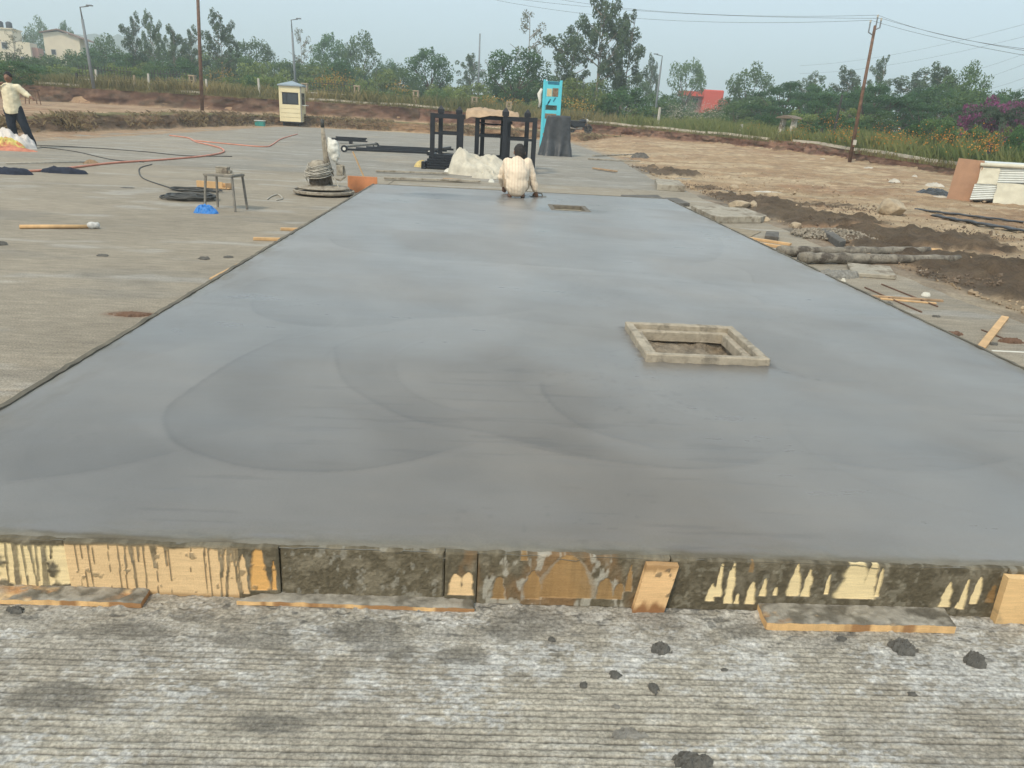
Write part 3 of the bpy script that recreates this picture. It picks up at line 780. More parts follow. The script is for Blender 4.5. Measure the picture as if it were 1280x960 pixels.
def f_e(X, Z):
    arch = flames(X, Z, [(622, 9, 748, 720), (664, 12, 748, 712), (705, 34, 746, 694), (662, 6, 748, 722), (755, 12, 748, 722), (772, 8, 748, 728), (785, 4, 738, 705), (655, 4, 700, 685)], 41)
    c, r = mudcol(X, Z, 42)
    c = mixc(c, BRST*1.1, 0.55*sst(0.42, 0.62, fbm(X*8, Z*4, 4, 43)))
    rim = np.clip(sst(0.02, 0.3, arch)*sst(0.99, 0.6, arch), 0, 1)
    wood = ply(X, Z, np.array((0.36, 0.215, 0.085)), 44)*(0.75+0.5*fbm(X*70, Z*6, 3, 45))[..., None]
    c = mixc(c, wood, arch*0.72)
    pale = sst(0.60, 0.68, fbm(X*34, Z*14, 4, 46)+0.10*np.exp(-((X-bp(757, 700)[0])/0.02)**2)+0.12*np.exp(-((X-bp(612, 700)[0])/0.01)**2)+0.04*np.exp(-((X-bp(632, 700)[0])/0.02)**2))
    c = mixc(c, np.array((0.42, 0.39, 0.32)), 0.75*np.maximum(pale*(1-arch), rim*0.5))
    return c, r*(1-0.8*arch)
def f_g(X, Z):
    b = flames(X, Z, [(887,6,750,728),(896,5,745,704),(909,6,753,703),(920,3,754,742),(936,6,754,726),(953,4,744,722),(968,3,744,733),(990,8,744,712),(995,3,718,704),(1006,6,744,710),(1032,3,742,716),(1062,19,747,691),(1083,9,747,702),(1095,3,745,710),(1179,7,758,726),(1200,4,760,724),(1216,6,754,721),(1195,2,760,752)], 51)
    c, r = mudcol(X, Z, 52); c = c*0.86
    c = mixc(c, np.array((0.36, 0.33, 0.25)), 0.3*sst(0.62, 0.70, fbm(X*50, Z*50, 4, 53)))
    gh = flames(X, Z, [(1236, 5, 752, 730), (938, 3, 715, 700)], 54)
    c = mixc(c, ORNG*0.5, gh*0.6)
    return mixc(ply(X, Z, PLYB, 55), c, 1-b), r*(1-b)
def f_stake1(X, Z):
    w_ = ply(X, Z, PLYC*np.array((1.0, .92, .85)), 61)
    s = sst(0.03, 0.06, 0.075-Z+0.022*(fbm(X*55, Z*10, 3, 62)-0.5)*2)
    w_ = mixc(w_, np.array((0.22, 0.085, 0.03)), 0.85*s)
    w_ = mixc(w_, BRST, 0.7*sst(0.135, 0.16, Z+0.03*(fbm(X*40, Z*20, 3, 63)-0.5)+np.where(X < 0.515, .012, 0)))
    m = sst(0.68, 0.74, fbm(X*40, Z*30, 3, 64)); c, r = mudcol(X, Z, 65)
    return mixc(w_, c, m*0.7), r*m*0.5
def f_stake2(X, Z):
    w_ = ply(X, Z, PLYC*np.array((.95, .9, .8)), 71)
    w_ = mixc(w_, MUDG, 0.5*sst(0.5, 0.7, fbm(X*20, Z*14, 4, 72)))
    return w_, 0*X
bx = {k: bp(k, 705)[0] for k in (85, 350, 556, 597, 800, 838, 1255)}
def place_board(name, x0, x1, fn, label, yf=YF, thick=0.018, z1=ZTOP, z0=-0.004, tilt=0.0, skew=0.0):
    me, org = board_mesh(name, x0, x1, z0, z1, yf, thick, fn, tilt=tilt, skew=skew)
    return tag(link(name, me, M_FORM, loc=org), label, 'form board', 'form boards along the near edge of the slab')
place_board('form_board', SX0-0.02, bx[85]-0.001, f_a, 'pale yellow form board with grey drips at the left picture edge')
place_board('form_board', bx[85]+0.001, bx[350]-0.001, f_b, 'long pale plywood form board with thin vertical grey drips', yf=YF-0.003, tilt=0.02)
place_board('form_board', bx[350]+0.001, bx[556]-0.001, f_c, 'form board wholly covered in grey mortar, right of the pale plywood', yf=YF+0.003)
place_board('form_board', bx[556]+0.0015, bx[597]-0.0015, f_d, 'short form piece with a small yellow bare patch at its foot', yf=YF-0.004)
place_board('form_board', bx[597]+0.001, bx[838]-0.002, f_e, 'brown stained form board with arched bare marks in its mortar', yf=YF+0.001)
place_board('form_board', bx[838]+0.001, bx[1255]+0.02, f_g, 'dark mortar covered form board with flame shaped yellow bare patches', yf=YF+0.001)
place_board('form_board', bx[1255]+0.022, SX1+0.02, f_c, 'form board at the right picture edge behind the corner stake', yf=YF+0.001)
o = place_board('form_stake', bx[800]-0.012, bx[838]-0.008, f_stake1, 'upright wooden stake with brown stained foot propping the form', yf=YF-0.026, thick=0.022, z1=0.164, skew=0.16)
o['category'] = 'stake'; o['group'] = 'stakes holding the forms'
o = place_board('form_stake', bx[1255]+0.004, bx[1255]+0.105, f_stake2, 'upright wooden stake at the far right end of the front form', yf=YF-0.030, thick=0.026, z1=0.158)
o['category'] = 'stake'; o['group'] = 'stakes holding the forms'

# ---- mortar-smeared planks lying in front of the forms
def plank(label, corners, thick, seed, chip=0.0, mudamt=0.9, name='smeared_plank'):
    fl, fr, br, bl = [np.array(c[:2]) for c in corners]
    nx = int(np.linalg.norm(fr-fl)/0.004); nyy = int(np.linalg.norm(bl-fl)/0.004)+2
    U, W = np.meshgrid(np.linspace(0, 1, nx), np.linspace(0, 1, nyy))
    P = (fl*(1-U)[..., None]+fr*U[..., None])*(1-W)[..., None]+(bl*(1-U)[..., None]+br*U[..., None])*W[..., None]
    X, Y = P[..., 0], P[..., 1]
    rag = 0.006*(fbm(X*20, X*0, 4, seed)-0.5)*(1-W)
    Y = Y+rag
    a = fbm(X*9, Y*12, 4, seed+1); b = fbm(X*60, Y*60, 3, seed+2); dpt = fbm(X*20, Y*26, 4, seed+3)
    m = sst(0.48-0.35*mudamt, 0.60-0.30*mudamt, a*0.6+dpt*0.4)
    grey = mixc(np.array((0.15, 0.135, 0.105)), np.array((0.31, 0.285, 0.235)), sst(0.40, 0.64, dpt))*(0.65+0.6*b)[..., None]
    wood = mixc(PLYC*0.9, np.array((0.50, 0.27, 0.12)), sst(0.4, 0.65, fbm(X*6, Y*40, 3, seed+4)))
    C_ = mixc(wood, grey, m)
    Z = thick+m*(0.002+0.005*b+0.004*dpt)
    edge = np.minimum(np.minimum(U*nx, (1-U)*nx), np.minimum(W*nyy, (1-W)*nyy)); Z -= 0.004*np.exp(-edge/1.2)
    n = nx*nyy; org = np.array((X.mean(), Y.mean(), 0.0))
    V = np.stack([X, Y, Z], -1).reshape(-1, 3)
    ring = [i for i in range(nx)]+[j*nx+nx-1 for j in range(1, nyy)]+[(nyy-1)*nx+i for i in range(nx-2, -1, -1)]+[j*nx for j in range(nyy-2, 0, -1)]
    R0 = V[ring].copy(); R1 = R0.copy(); R1[:, 2] = 0.0005; R0[:, 2] -= 0.001
    ecol = PLYC*np.array((1.02, .93, .8))*(0.75+0.45*fbm(R0[:, 0]*30, R0[:, 0]*0, 4, seed+6))[:, None]
    ecol = mixc(ecol, np.array((0.25, 0.11, 0.045)), 0.75*sst(0.52, 0.66, fbm(R0[:, 0]*14, R0[:, 0]*0+3, 4, seed+7)))
    a_ = np.array(ring); k = np.arange(len(ring)); k2 = (k+1) % len(ring); o1 = n; o2 = n+len(ring)
    F = np.concatenate([grid_faces(nyy, nx), np.stack([a_[k2], a_[k], o1+k, o1+k2], -1), np.stack([o1+k2, o1+k, o2+k, o2+k2], -1)])
    me = raw_mesh('smeared_plank', np.concatenate([V, R0, R1])-org, F4=F, attrs={'col': np.concatenate([C_.reshape(-1, 3), ecol, ecol])}, smooth=False)
    return tag(link(name, me, M_FORM, loc=tuple(org)), label, 'plank')
plank('plank lying at the left picture edge, half bare orange wood', [at(-120, 752), at(177, 760), at(190, 740), at(-120, 731)], 0.015, 500, mudamt=0.55)
plank('thin plank under grey mortar with bare orange front edge, lying centre left', [at(296, 756), at(593, 766), at(590, 746), at(345, 741)], 0.011, 520, mudamt=1.1)
plank('thick plank with chipped left end lying before the dark form board', [at(957, 788), at(1193, 792), at(1172, 762), at(942, 756)], 0.024, 540, mudamt=0.80)

# ---- lumps of dropped mortar
M_LUMP = mat('wet_mortar_lump', (0.115, 0.11, 0.097), 0.7, 0.4, 30, 0.004, 120)
M_LUMP2 = mat('drying_mortar_lump', (0.22, 0.21, 0.185), 0.9, 0.35, 30, 0.004, 120)
def lump_mesh(seed, rx, ry, h):
    n = m = 44
    U, W = np.meshgrid(np.linspace(-1.3, 1.3, n), np.linspace(-1.3, 1.3, m))
    r = np.hypot(U, W)
    edge = fbm(U*1.5+seed, W*1.5, 4, seed)*0.9+0.55*fbm(U*5, W*5+seed, 3, seed+9)
    hh = np.clip((edge+0.28)-r, -0.2, 1)
    k = fbm(U*4+seed, W*4, 4, seed+1, 0.6); k2 = 1-np.abs(2*fbm(U*6, W*6+seed, 3, seed+2)-1)
    Z = h*np.clip(hh*2.4, 0, 1)**0.5*(0.15+0.95*k+0.45*k2)
    Z = np.where(hh <= 0, -0.006, Z)
    mask = (hh[:-1, :-1] > 0) | (hh[1:, 1:] > 0) | (hh[1:, :-1] > 0) | (hh[:-1, 1:] > 0)
    return raw_mesh('mortar_lump', np.stack([U*rx, W*ry, Z], -1).reshape(-1, 3), F4=grid_faces(m, n, mask=mask), smooth=False)
for k, (px, py, rx, ry, h, lab, mt) in enumerate([
    (825, 813, .034, .026, .020, 'dark mortar lump with a tail, nearest below the brown stake', 0),
    (769, 845, .020, .018, .012, 'small dark mortar crumb left of the curled chip', 0),
    (729, 857, .013, .012, .009, 'tiny dark mortar crumb, leftmost of the scattered lumps', 0),
    (817, 861, .018, .022, .011, 'curled dark mortar chip lying alone on white dust', 0),
    (1052, 799, .020, .011, .008, 'flat dark mortar scrap just below the thick plank', 0),
    (1128, 812, .044, .036, .026, 'large knobbly dark mortar lump below the thick plank', 0),
    (1219, 828, .040, .032, .026, 'blackish mortar lump nearest the right picture edge', 0),
    (783, 919, .052, .020, .012, 'pale crescent of dried mortar on the grooved concrete', 1),
    (866, 954, .056, .026, .022, 'broken mortar lumps cut by the bottom picture edge', 0),
    (1140, 868, .016, .009, .006, 'thin dark mortar scrap low on the right', 0),
    (770, 884, .012, .010, .006, 'small pale mortar disc on the grooves, low centre', 1),
    (905, 838, .012, .008, .006, 'tiny mortar crumb left of centre below thick plank', 0),
    (690, 800, .014, .010, .008, 'little mortar crumb right of the damp patch', 0),
    (20, 764, .030, .014, .014, 'wet mortar lump in the lower left before the plank', 0)]):
    p = at(px, py)
    tag(link('mortar_lump', lump_mesh(600+k*7, rx*0.78, ry*0.78, h*0.9), (M_LUMP, M_LUMP2)[mt], loc=(p.x, p.y, 0.0)), lab, 'mortar lump')

# ---- side forms: thin boards whose mud-dark top edge lines the slab
M_SIDE = mat('mud_stained_timber', (0.13, 0.115, 0.085), 0.85, 0.45, 9, 0.003, 60, stretch=(1, 0.4, 1))
def side_board(x, y0, y1, label, seed):
    rnd = random.Random(seed); n = int((y1-y0)/0.06)
    P = []
    for i in range(n+1):
        t = i/n; y = y0+(y1-y0)*t
        w = 0.010*(rnd.random()-0.5); P.append((x+w, y, T+0.006+0.006*rnd.random()))
    m = MB(); wd_ = 0.024
    V = []; F = []
    for (a, y, z) in P: V += [(a-wd_/2, y, 0), (a-wd_/2, y, z), (a+wd_/2, y, z-0.003), (a+wd_/2, y, 0)]
    for i in range(n):
        b = i*4
        F += [(b, b+1, b+5, b+4), (b+1, b+2, b+6, b+5), (b+2, b+3, b+7, b+6)]
    F += [(0, 3, 2, 1), (4*n, 4*n+1, 4*n+2, 4*n+3)]
    cx, cy = x, 0.5*(y0+y1)
    m.add([(v[0]-cx, v[1]-cy, v[2]) for v in V], F)
    return tag(m.build('side_form', M_SIDE, loc=(cx, cy, 0)), label, 'form board', 'form boards along the sides of the slab')
for i, (a, b, w_) in enumerate(((1.96, 4.4, 'nearest'), (4.405, 7.2, 'second'), (7.205, 10.2, 'third'), (10.205, 13.27, 'farthest'))):
    side_board(SX0-0.013, a, b, '%s mud dark form board lining the left side of the slab' % w_, 700+i)
for i, (a, b, w_) in enumerate(((1.98, 6.75, 'long mud dark form board lining the near right side of the slab'), (6.9, 9.6, 'mud dark form board at right side of slab by the poles'), (9.7, 13.27, 'mud dark form board at the far right side of the slab'))):
    side_board(SX1+0.013, a, b, w_, 720+i)
side_o = MB()
me_far = MB()
n = 60; rnd = random.Random(9)
me_far.box((0, 0, 0.093), (4.9, 0.022, 0.186))
tag(me_far.build('end_form', M_SIDE, loc=(0.59, SY1+0.013, 0), bevel=0.003), 'mud dark form board across the far end of the slab', 'form board')

# ---- precast manhole frame set in the slab, and the flush one at the far end
M_PRE = mat('precast_concrete', (0.37, 0.318, 0.24), 0.9, 0.24, 14, 0.004, 90, dirt=(0.22, 0.19, 0.145), dirt_amt=0.30)
M_PIT = mat('rough_pit_concrete', (0.26, 0.225, 0.175), 0.95, 0.4, 12, 0.02, 30)
M_MUDFLOOR = mat('pit_mud', (0.22, 0.18, 0.13), 0.85, 0.5, 18, 0.02, 40)
def ring(m, x0, x1, y0, y1, w, z0, z1):
    for (cx, cy, sx, sy) in ((0.5*(x0+x1), y0+w/2, x1-x0, w), (0.5*(x0+x1), y1-w/2, x1-x0, w), (x0+w/2, 0.5*(y0+y1), w, y1-y0-2*w), (x1-w/2, 0.5*(y0+y1), w, y1-y0-2*w)):
        m.box((cx, cy, 0.5*(z0+z1)), (sx, sy, z1-z0))
def frame_bars(parent, x0, x1, y0, y1, w, z0, z1, name, mt, seed, drop=0.0):
    rnd = random.Random(seed)
    for (cx, cy, sx, sy) in ((0.5*(x0+x1), y0+w/2, x1-x0, w), (0.5*(x0+x1), y1-w/2, x1-x0, w), (x0+w/2, 0.5*(y0+y1), w, y1-y0-2*w-0.002), (x1-w/2, 0.5*(y0+y1), w, y1-y0-2*w-0.002)):
        b = MB(); b.box((cx, cy, 0.5*(z0+z1)), (sx, sy, z1-z0))
        o = b.build(name, mt, parent, bevel=0.006)
        bm = bmesh.new(); bm.from_mesh(o.data)
        bmesh.ops.subdivide_edges(bm, edges=[e for e in bm.edges if e.calc_length() > 0.12], cuts=14, use_grid_fill=True)
        for v in bm.verts:
            v.co += Vector((rnd.uniform(-1, 1), rnd.uniform(-1, 1), rnd.uniform(-1, 1)))*0.0016
        bm.to_mesh(o.data); bm.free()
fr = thing('manhole_frame', 'raised square precast concrete manhole frame around an open pit in the slab', 'manhole frame', (0, 0, 0))
fr.location = (1.215, 4.215, T)
L0, L1, W0, W1 = 0.880-1.215, 1.550-1.215, 3.872-4.215, 4.558-4.215
frame_bars(fr, L0, L1, W0, W1, 0.045, -0.02, 0.046, 'rim', M_PRE, 1)
frame_bars(fr, L0+0.047, L1-0.047, W0+0.047, W1-0.047, 0.042, -0.05, 0.014, 'ledge', M_PRE, 2)
b = MB()
for (cx, cy, sx, sy) in ((0, PY0-4.215+0.01, 0.62, 0.02), (0, PY1-4.215-0.01, 0.62, 0.02), (PX0-1.215+0.01, 0, 0.02, 0.54), (PX1-1.215-0.01, 0, 0.02, 0.54)): b.box((cx, cy, -0.33), (sx, sy, 0.54))
b.build('pit_wall', M_PIT, fr)
n = 24; U, W = np.meshgrid(np.linspace(-0.275, 0.275, n), np.linspace(-0.275, 0.275, n))
link('pit_floor', raw_mesh('pit_floor', np.stack([U, W, -0.16+0.10*fbm(U*9, W*9, 4, 801)+0.12*sst(-0.05, .27, W)*fbm(U*5, W*5, 3, 802)], -1).reshape(-1, 3), F4=grid_faces(n, n), smooth=True), M_MUDFLOOR, fr)
f2 = thing('manhole_frame', 'low flush manhole frame near the crouching man at the far end', 'manhole frame', (1.175, 11.12, T))
frame_bars(f2, -0.28, 0.28, -0.36, 0.36, 0.07, -0.05, 0.004, 'rim', mat('damp_muddy_rim', (0.15, 0.13, 0.10), 0.8, 0.4, 9, 0.006, 40), 3)
b = MB(); b.box((0, 0, -0.06), (0.46, 0.6, 0.02)); b.build('cover', mat('dusty_cover', (0.33, 0.29, 0.21), 0.95, 0.4, 8, 0.01, 30), f2)
# mortar smears round the frame: ragged collar, darker
# ================================================================== THINGS ON THE SITE
M_BLACK = mat('black_painted_steel', (0.012, 0.014, 0.018), 0.45, 0.3, 12, spec=0.5)
M_STEEL = mat('dusty_steel', (0.22, 0.205, 0.18), 0.55, 0.3, 12, metal=0.5, dirt=(0.30, 0.27, 0.22), dirt_amt=0.5)
M_RUST = mat('rusty_steel', (0.17, 0.10, 0.065), 0.85, 0.4, 6, dirt=(0.10, 0.06, 0.04), dirt_amt=0.4)
M_CEMENTED = mat('cement_caked_metal', (0.33, 0.29, 0.225), 0.9, 0.35, 14, 0.004, 50, dirt=(0.16, 0.13, 0.10), dirt_amt=0.4)
M_WOOD = mat('raw_pale_wood', (0.56, 0.36, 0.18), 0.8, 0.22, 7, stretch=(1, 1, 0.3))
M_OLDWOOD = mat('weathered_wood', (0.36, 0.24, 0.14), 0.85, 0.35, 9)
M_OPLY = mat('orange_plywood', (0.62, 0.25, 0.11), 0.7, 0.14, 6)
M_WHITEP = mat('white_plastic_sheet', (0.66, 0.64, 0.56), 0.55, 0.12, 5, spec=0.4)
M_BLUEP = mat('blue_plastic_bag', (0.02, 0.19, 0.55), 0.4, 0.3, 22, 0.01, 60, spec=0.6)
M_SHEET = mat('dusty_cream_plastic', (0.52, 0.48, 0.385), 0.6, 0.25, 3)
M_LITTER = mat('dusty_white_plastic', (0.50, 0.46, 0.39), 0.8, 0.3, 4)
M_CABLE = mat('black_cable', (0.06, 0.06, 0.055), 0.6, 0.3, 10)
M_ROPE = mat('grey_cable', (0.40, 0.37, 0.31), 0.8, 0.25, 20)
M_HOSE = mat('orange_hose', (0.60, 0.25, 0.17), 0.6, 0.2, 3)
M_TARP = mat('grey_tarpaulin', (0.05, 0.053, 0.056), 0.42, 0.35, 4, 0.02, 7)
M_CYAN = mat('cyan_paint', (0.11, 0.58, 0.68), 0.5, 0.08, 3)
M_CARD = mat('tan_cardboard', (0.42, 0.30, 0.19), 0.9, 0.2, 5)
M_NAVY = mat('navy_cloth', (0.022, 0.028, 0.045), 0.9, 0.4, 20, 0.01, 40)
M_LOG = mat('mortar_crusted_pole', (0.22, 0.195, 0.155), 0.95, 0.5, 9, 0.012, 25, dirt=(0.09, 0.075, 0.06), dirt_amt=0.4)
M_PCSLAB = mat('precast_cover_slab', (0.37, 0.33, 0.26), 0.9, 0.3, 5, 0.006, 40, dirt=(0.20, 0.165, 0.12), dirt_amt=0.45)
M_DARKC = mat('damp_dark_concrete', (0.12, 0.11, 0.095), 0.9, 0.4, 8, 0.008, 30)
M_MAG = mat('magenta_bag', (0.32, 0.10, 0.26), 0.6, 0.3, 12)
M_CREAMP = mat('cream_panel', (0.78, 0.68, 0.43), 0.5, 0.06, 2)
M_DGLASS = mat('dark_glass', (0.03, 0.035, 0.04), 0.12, 0.2, 2, spec=0.7)
M_ROOFB = mat('slate_blue_roof', (0.27, 0.33, 0.37), 0.6, 0.12, 3)
M_CORR = mat('white_corrugated_sheet', (0.62, 0.64, 0.60), 0.5, 0.12, 5)
M_LINEN = mat('pale_cover_sheet', (0.66, 0.63, 0.50), 0.85, 0.12, 5)
M_BROWNP = mat('brown_plywood', (0.44, 0.26, 0.165), 0.75, 0.12, 4)
M_ROCK = mat('sandstone_block', (0.40, 0.32, 0.22), 0.95, 0.3, 4, 0.03, 12)

def heap_mesh(name, rx, ry, h, seed, n=40, crumple=0.5, freq=3.0, sharp=True, attrs=None):
    U, W = np.meshgrid(np.linspace(-1.1, 1.1, n), np.linspace(-1.1, 1.1, n))
    th = np.arctan2(W, U); r = np.hypot(U, W)/(0.75+0.4*fbm(np.cos(th)*1.3+seed, np.sin(th)*1.3, 3, seed))
    dome = np.clip(1-r**2, 0, 1)**0.7
    k = fbm(U*freq+seed, W*freq, 4, seed+1)
    if sharp: k = 1-np.abs(2*k-1)*1.6
    Z = h*dome*(1-crumple+crumple*1.3*k)
    mk = (r[:-1, :-1] < 1.12)
    jx = 0.06*(fbm(U*5, W*5, 2, seed+5)-0.5)
    return raw_mesh(name, np.stack([(U+jx)*rx, W*ry, Z-0.01*(dome <= 0)], -1).reshape(-1, 3), F4=grid_faces(n, n, mask=mk), smooth=not sharp, attrs=attrs)
def sheet_heap(rx, ry, h, seed, n=64):
    U, W = np.meshgrid(np.linspace(-1.1, 1.1, n), np.linspace(-1.1, 1.1, n))
    r = np.hypot(U, W)/(0.80+0.35*fbm(U*1.2+seed, W*1.2, 3, seed))
    dome = np.clip(1-r**2.4, 0, 1)**0.45
    big = fbm(U*1.6+seed, W*1.6, 2, seed+1); fold = 1-np.abs(2*fbm(U*3.4+0.8*W, W*2.2, 3, seed+2)-1); f2 = 1-np.abs(2*fbm(U*8, W*7, 3, seed+3)-1)
    Z = h*dome*(0.25+0.75*big+0.35*(fold-0.5)+0.14*(f2-0.5))
    Z = Z*(1+0.35*np.exp(-((U+0.55)/0.25)**2))
    jx = 0.10*(fbm(U*4, W*4, 2, seed+5)-0.5)
    return raw_mesh('plastic_sheet_heap', np.stack([(U+jx)*rx, W*ry, np.where(dome <= 0, -0.01, Z)], -1).reshape(-1, 3), F4=grid_faces(n, n, mask=(r[:-1, :-1] < 1.1)), smooth=True)
def rock_mesh(name, seed, s, rough=0.25):
    bm = bmesh.new(); bmesh.ops.create_icosphere(bm, subdivisions=3, radius=1)
    P = np.array([v.co[:] for v in bm.verts])
    d = fbm(P[:, 0]*1.3+seed, P[:, 1]*1.3+P[:, 2]*0.9, 4, seed)-0.5
    # cut flat planes so that it reads as broken stone
    rnd = random.Random(seed)
    for i, v in enumerate(bm.verts): v.co = v.co*(1+rough*2*d[i])
    for _ in range(7):
        nrm = Vector((rnd.gauss(0, 1), rnd.gauss(0, 1), rnd.gauss(0, .7))).normalized(); c = rnd.uniform(.62, .85)
        for v in bm.verts:
            q = v.co.dot(nrm)
            if q > c: v.co -= nrm*(q-c)*0.92
    for v in bm.verts: v.co = Vector((v.co.x*s[0], v.co.y*s[1], v.co.z*s[2]))
    me = bpy.data.meshes.new(name); bm.to_mesh(me); bm.free()
    return me

# ---- power trowel with cable wound round its motor
p = at(400, 246)
t = thing('power_trowel', 'cement caked power trowel with grey cable wound round its motor', 'power trowel', (p.x, p.y+0.32, 0))
m = MB(); m.lathe([(0.36, 0.03), (0.47, 0.03), (0.49, 0.045), (0.49, 0.075), (0.47, 0.085), (0.455, 0.05), (0.36, 0.05)], 40); m.build('guard_ring', M_CEMENTED, t, smooth=False)
m = MB(); m.lathe([(0.02, 0.10), (0.40, 0.10), (0.415, 0.115), (0.40, 0.13), (0.10, 0.16), (0.02, 0.16)], 36); m.build('disc', M_CEMENTED, t)
for k in range(4):
    m = MB(); a = k*math.pi/2+0.4; m.box((0.25*math.cos(a), 0.25*math.sin(a), 0.022), (0.36, 0.13, 0.012), rz=a); m.build('blade', M_STEEL, t)
m = MB(); m.lathe([(0.13, 0.15), (0.15, 0.17), (0.15, 0.42), (0.14, 0.50), (0.10, 0.535), (0.02, 0.55)], 24, (-0.07, -0.02, 0)); m.build('motor', M_CEMENTED, t, smooth=True)
m = MB(); m.lathe([(0.152, 0.17), (0.156, 0.18), (0.156, 0.30), (0.152, 0.31)], 24, (-0.07, -0.02, 0)); m.build('fan_cover', mat('dark_caked_iron', (0.07, 0.055, 0.04), 0.8, 0.4, 10), t, smooth=True)
rnd = random.Random(5)
for k in range(3):
    pts = []
    tilt = rnd.uniform(-0.5, 0.5)
    for i in range(150):
        a = i*0.28; q = i/149
        r = 0.165+0.018*math.sin(a*0.37+k)+0.012*rnd.random()+(0.05*max(0, math.sin(a*0.11+k)))
        pts.append((-0.07+r*math.cos(a), -0.02+r*math.sin(a), 0.30+0.16*q+0.05*math.sin(a+tilt*3+k)+0.015*k))
    m = MB(); m.tube(pts, 0.0085, 5); m.build('wound_cable', M_ROPE, t, smooth=True)
m = MB(); m.tube([(0.10, 0.10, 0.14), (0.045, 0.02, 0.5), (0.02, -0.02, 0.85), (0.01, -0.03, 1.08)], [0.035, 0.038, 0.033, 0.026], 10); m.tube([(0.15, 0.02, 0.30), (0.07, -0.02, 0.62), (0.03, -0.03, 0.98)], 0.018, 8); m.build('handle', M_CEMENTED, t, smooth=True)
m = MB(); m.tube([(0.012, -0.03, 1.05), (0.008, -0.032, 1.17)], [0.03, 0.027], 10); m.build('grip', M_CABLE, t, smooth=True)
m = MB(); m.box((0.27, 0.0, 0.40), (0.10, 0.10, 0.16)); m.tube([(0.20, 0, 0.50), (0.33, 0.02, 0.47), (0.35, 0, 0.30), (0.27, 0, 0.24), (0.16, -0.03, 0.27)], 0.016, 8); m.build('switch_box', M_CEMENTED, t, bevel=0.01)
m = MB(); m.tube([(0.12, -0.05, 0.36), (0.20, -0.08, 0.25), (0.26, -0.10, 0.13)], 0.012, 6); m.build('lever', M_ROPE, t)
m = MB(); m.tube([(-0.22, -0.05, 0.50), (-0.28, -0.08, 0.30), (-0.22, -0.1, 0.15)], 0.010, 6); m.build('lever', M_ROPE, t)
pb = blob('plastic_bag', [('b', (0.0, 0, 0.0), 0.10, (0.9, 0.8, 1.3)), ('b', (0.035, 0, -0.12), 0.085, (0.8, .8, 1.2)), ('l', [(-0.06, 0, 0.14), (0.0, 0, 0.02)], [0.03, 0.07])], 0.016, M_WHITEP, smooth=2, post=lambda c, n: c+n*((fbm(c[:, 0]*22, c[:, 2]*16+c[:, 1]*9, 3, 5)-0.5)*0.05)[:, None])
pb.location = (p.x+0.17, p.y+0.30, 0.74)
tag(pb, 'translucent white plastic bag hung on the trowel handle', 'bag')

# ---- four-legged steel stool with a box on it
p = at(283, 262)
t = thing('steel_stool', 'battered four legged steel stool standing on the pavement', 'stool', (p.x, p.y, 0), rz=-0.2)
for sx in (-1, 1):
    for sy in (-1, 1):
        m = MB(); m.bar((sx*0.215, sy*0.16, 0), (sx*0.185, sy*0.135, 0.44), 0.026); m.build('leg', M_STEEL, t, bevel=0.003)
m = MB(); m.bar((-0.2, -0.145, 0.45), (0.2, -0.145, 0.45), 0.03); m.bar((-0.2, 0.145, 0.45), (0.2, 0.145, 0.45), 0.03); m.bar((-0.2, -0.145, 0.45), (-0.2, 0.145, 0.45), 0.03); m.bar((0.2, -0.145, 0.45), (0.2, 0.145, 0.45), 0.03); m.build('seat_frame', M_STEEL, t, bevel=0.003)
m = MB(); m.box((0, 0, 0.468), (0.38, 0.27, 0.006)); m.build('seat_plate', M_CEMENTED, t)
m = MB(); m.box((0, 0, 0.035), (0.15, 0.12, 0.07)); m.box((0, 0, 0.075), (0.165, 0.13, 0.012)); m.box((0.085, 0.0, 0.02), (0.05, 0.10, 0.035))
tag(m.build('iron_block', M_CEMENTED, loc=(p.x-0.01, p.y, 0.472), bevel=0.008), 'cement caked iron block sitting on the stool', 'block')
b2 = at(250, 267); me = heap_mesh('blue_plastic_bag', 0.17, 0.10, 0.10, 22, 30, 0.6, 4)
tag(link('blue_plastic_bag', me, M_BLUEP, loc=(b2.x+0.03, b2.y+0.09, 0)), 'crumpled bright blue plastic bag beside the stool leg', 'bag')
# ---- coils of cable
def coil(name, label, c, r, turns, seed, mt, rad=0.011, sq=0.85):
    rnd = random.Random(seed); pts = []
    a0 = rnd.random()*6
    for i in range(turns*26):
        a = a0+i*2*math.pi/26; q = i/26
        rr = r*(0.72+0.30*math.sin(q*2.1+seed)+0.06*math.sin(a*2+q))
        pts.append((rr*math.cos(a)+0.05*math.sin(q*1.7), sq*rr*math.sin(a)+0.04*math.cos(q*2.3), rad+0.012*(q*0.4)+0.010*math.sin(a*3+q)**2))
    m = MB(); m.tube(pts, rad, 6)
    o = m.build(name, mt, smooth=True, loc=c)
    return tag(o, label, 'cable')
q = at(238, 251); coil('cable_coil', 'dense coil of dark grey cable left of the stool', (q.x-0.05, q.y+0.12, 0), 0.36, 11, 3, M_CABLE, 0.013)
q = at(243, 240); coil('cable_coil', 'loose ring of cable behind the dense coil', (q.x, q.y+0.1, 0), 0.42, 4, 8, M_CABLE, 0.009, 0.6)
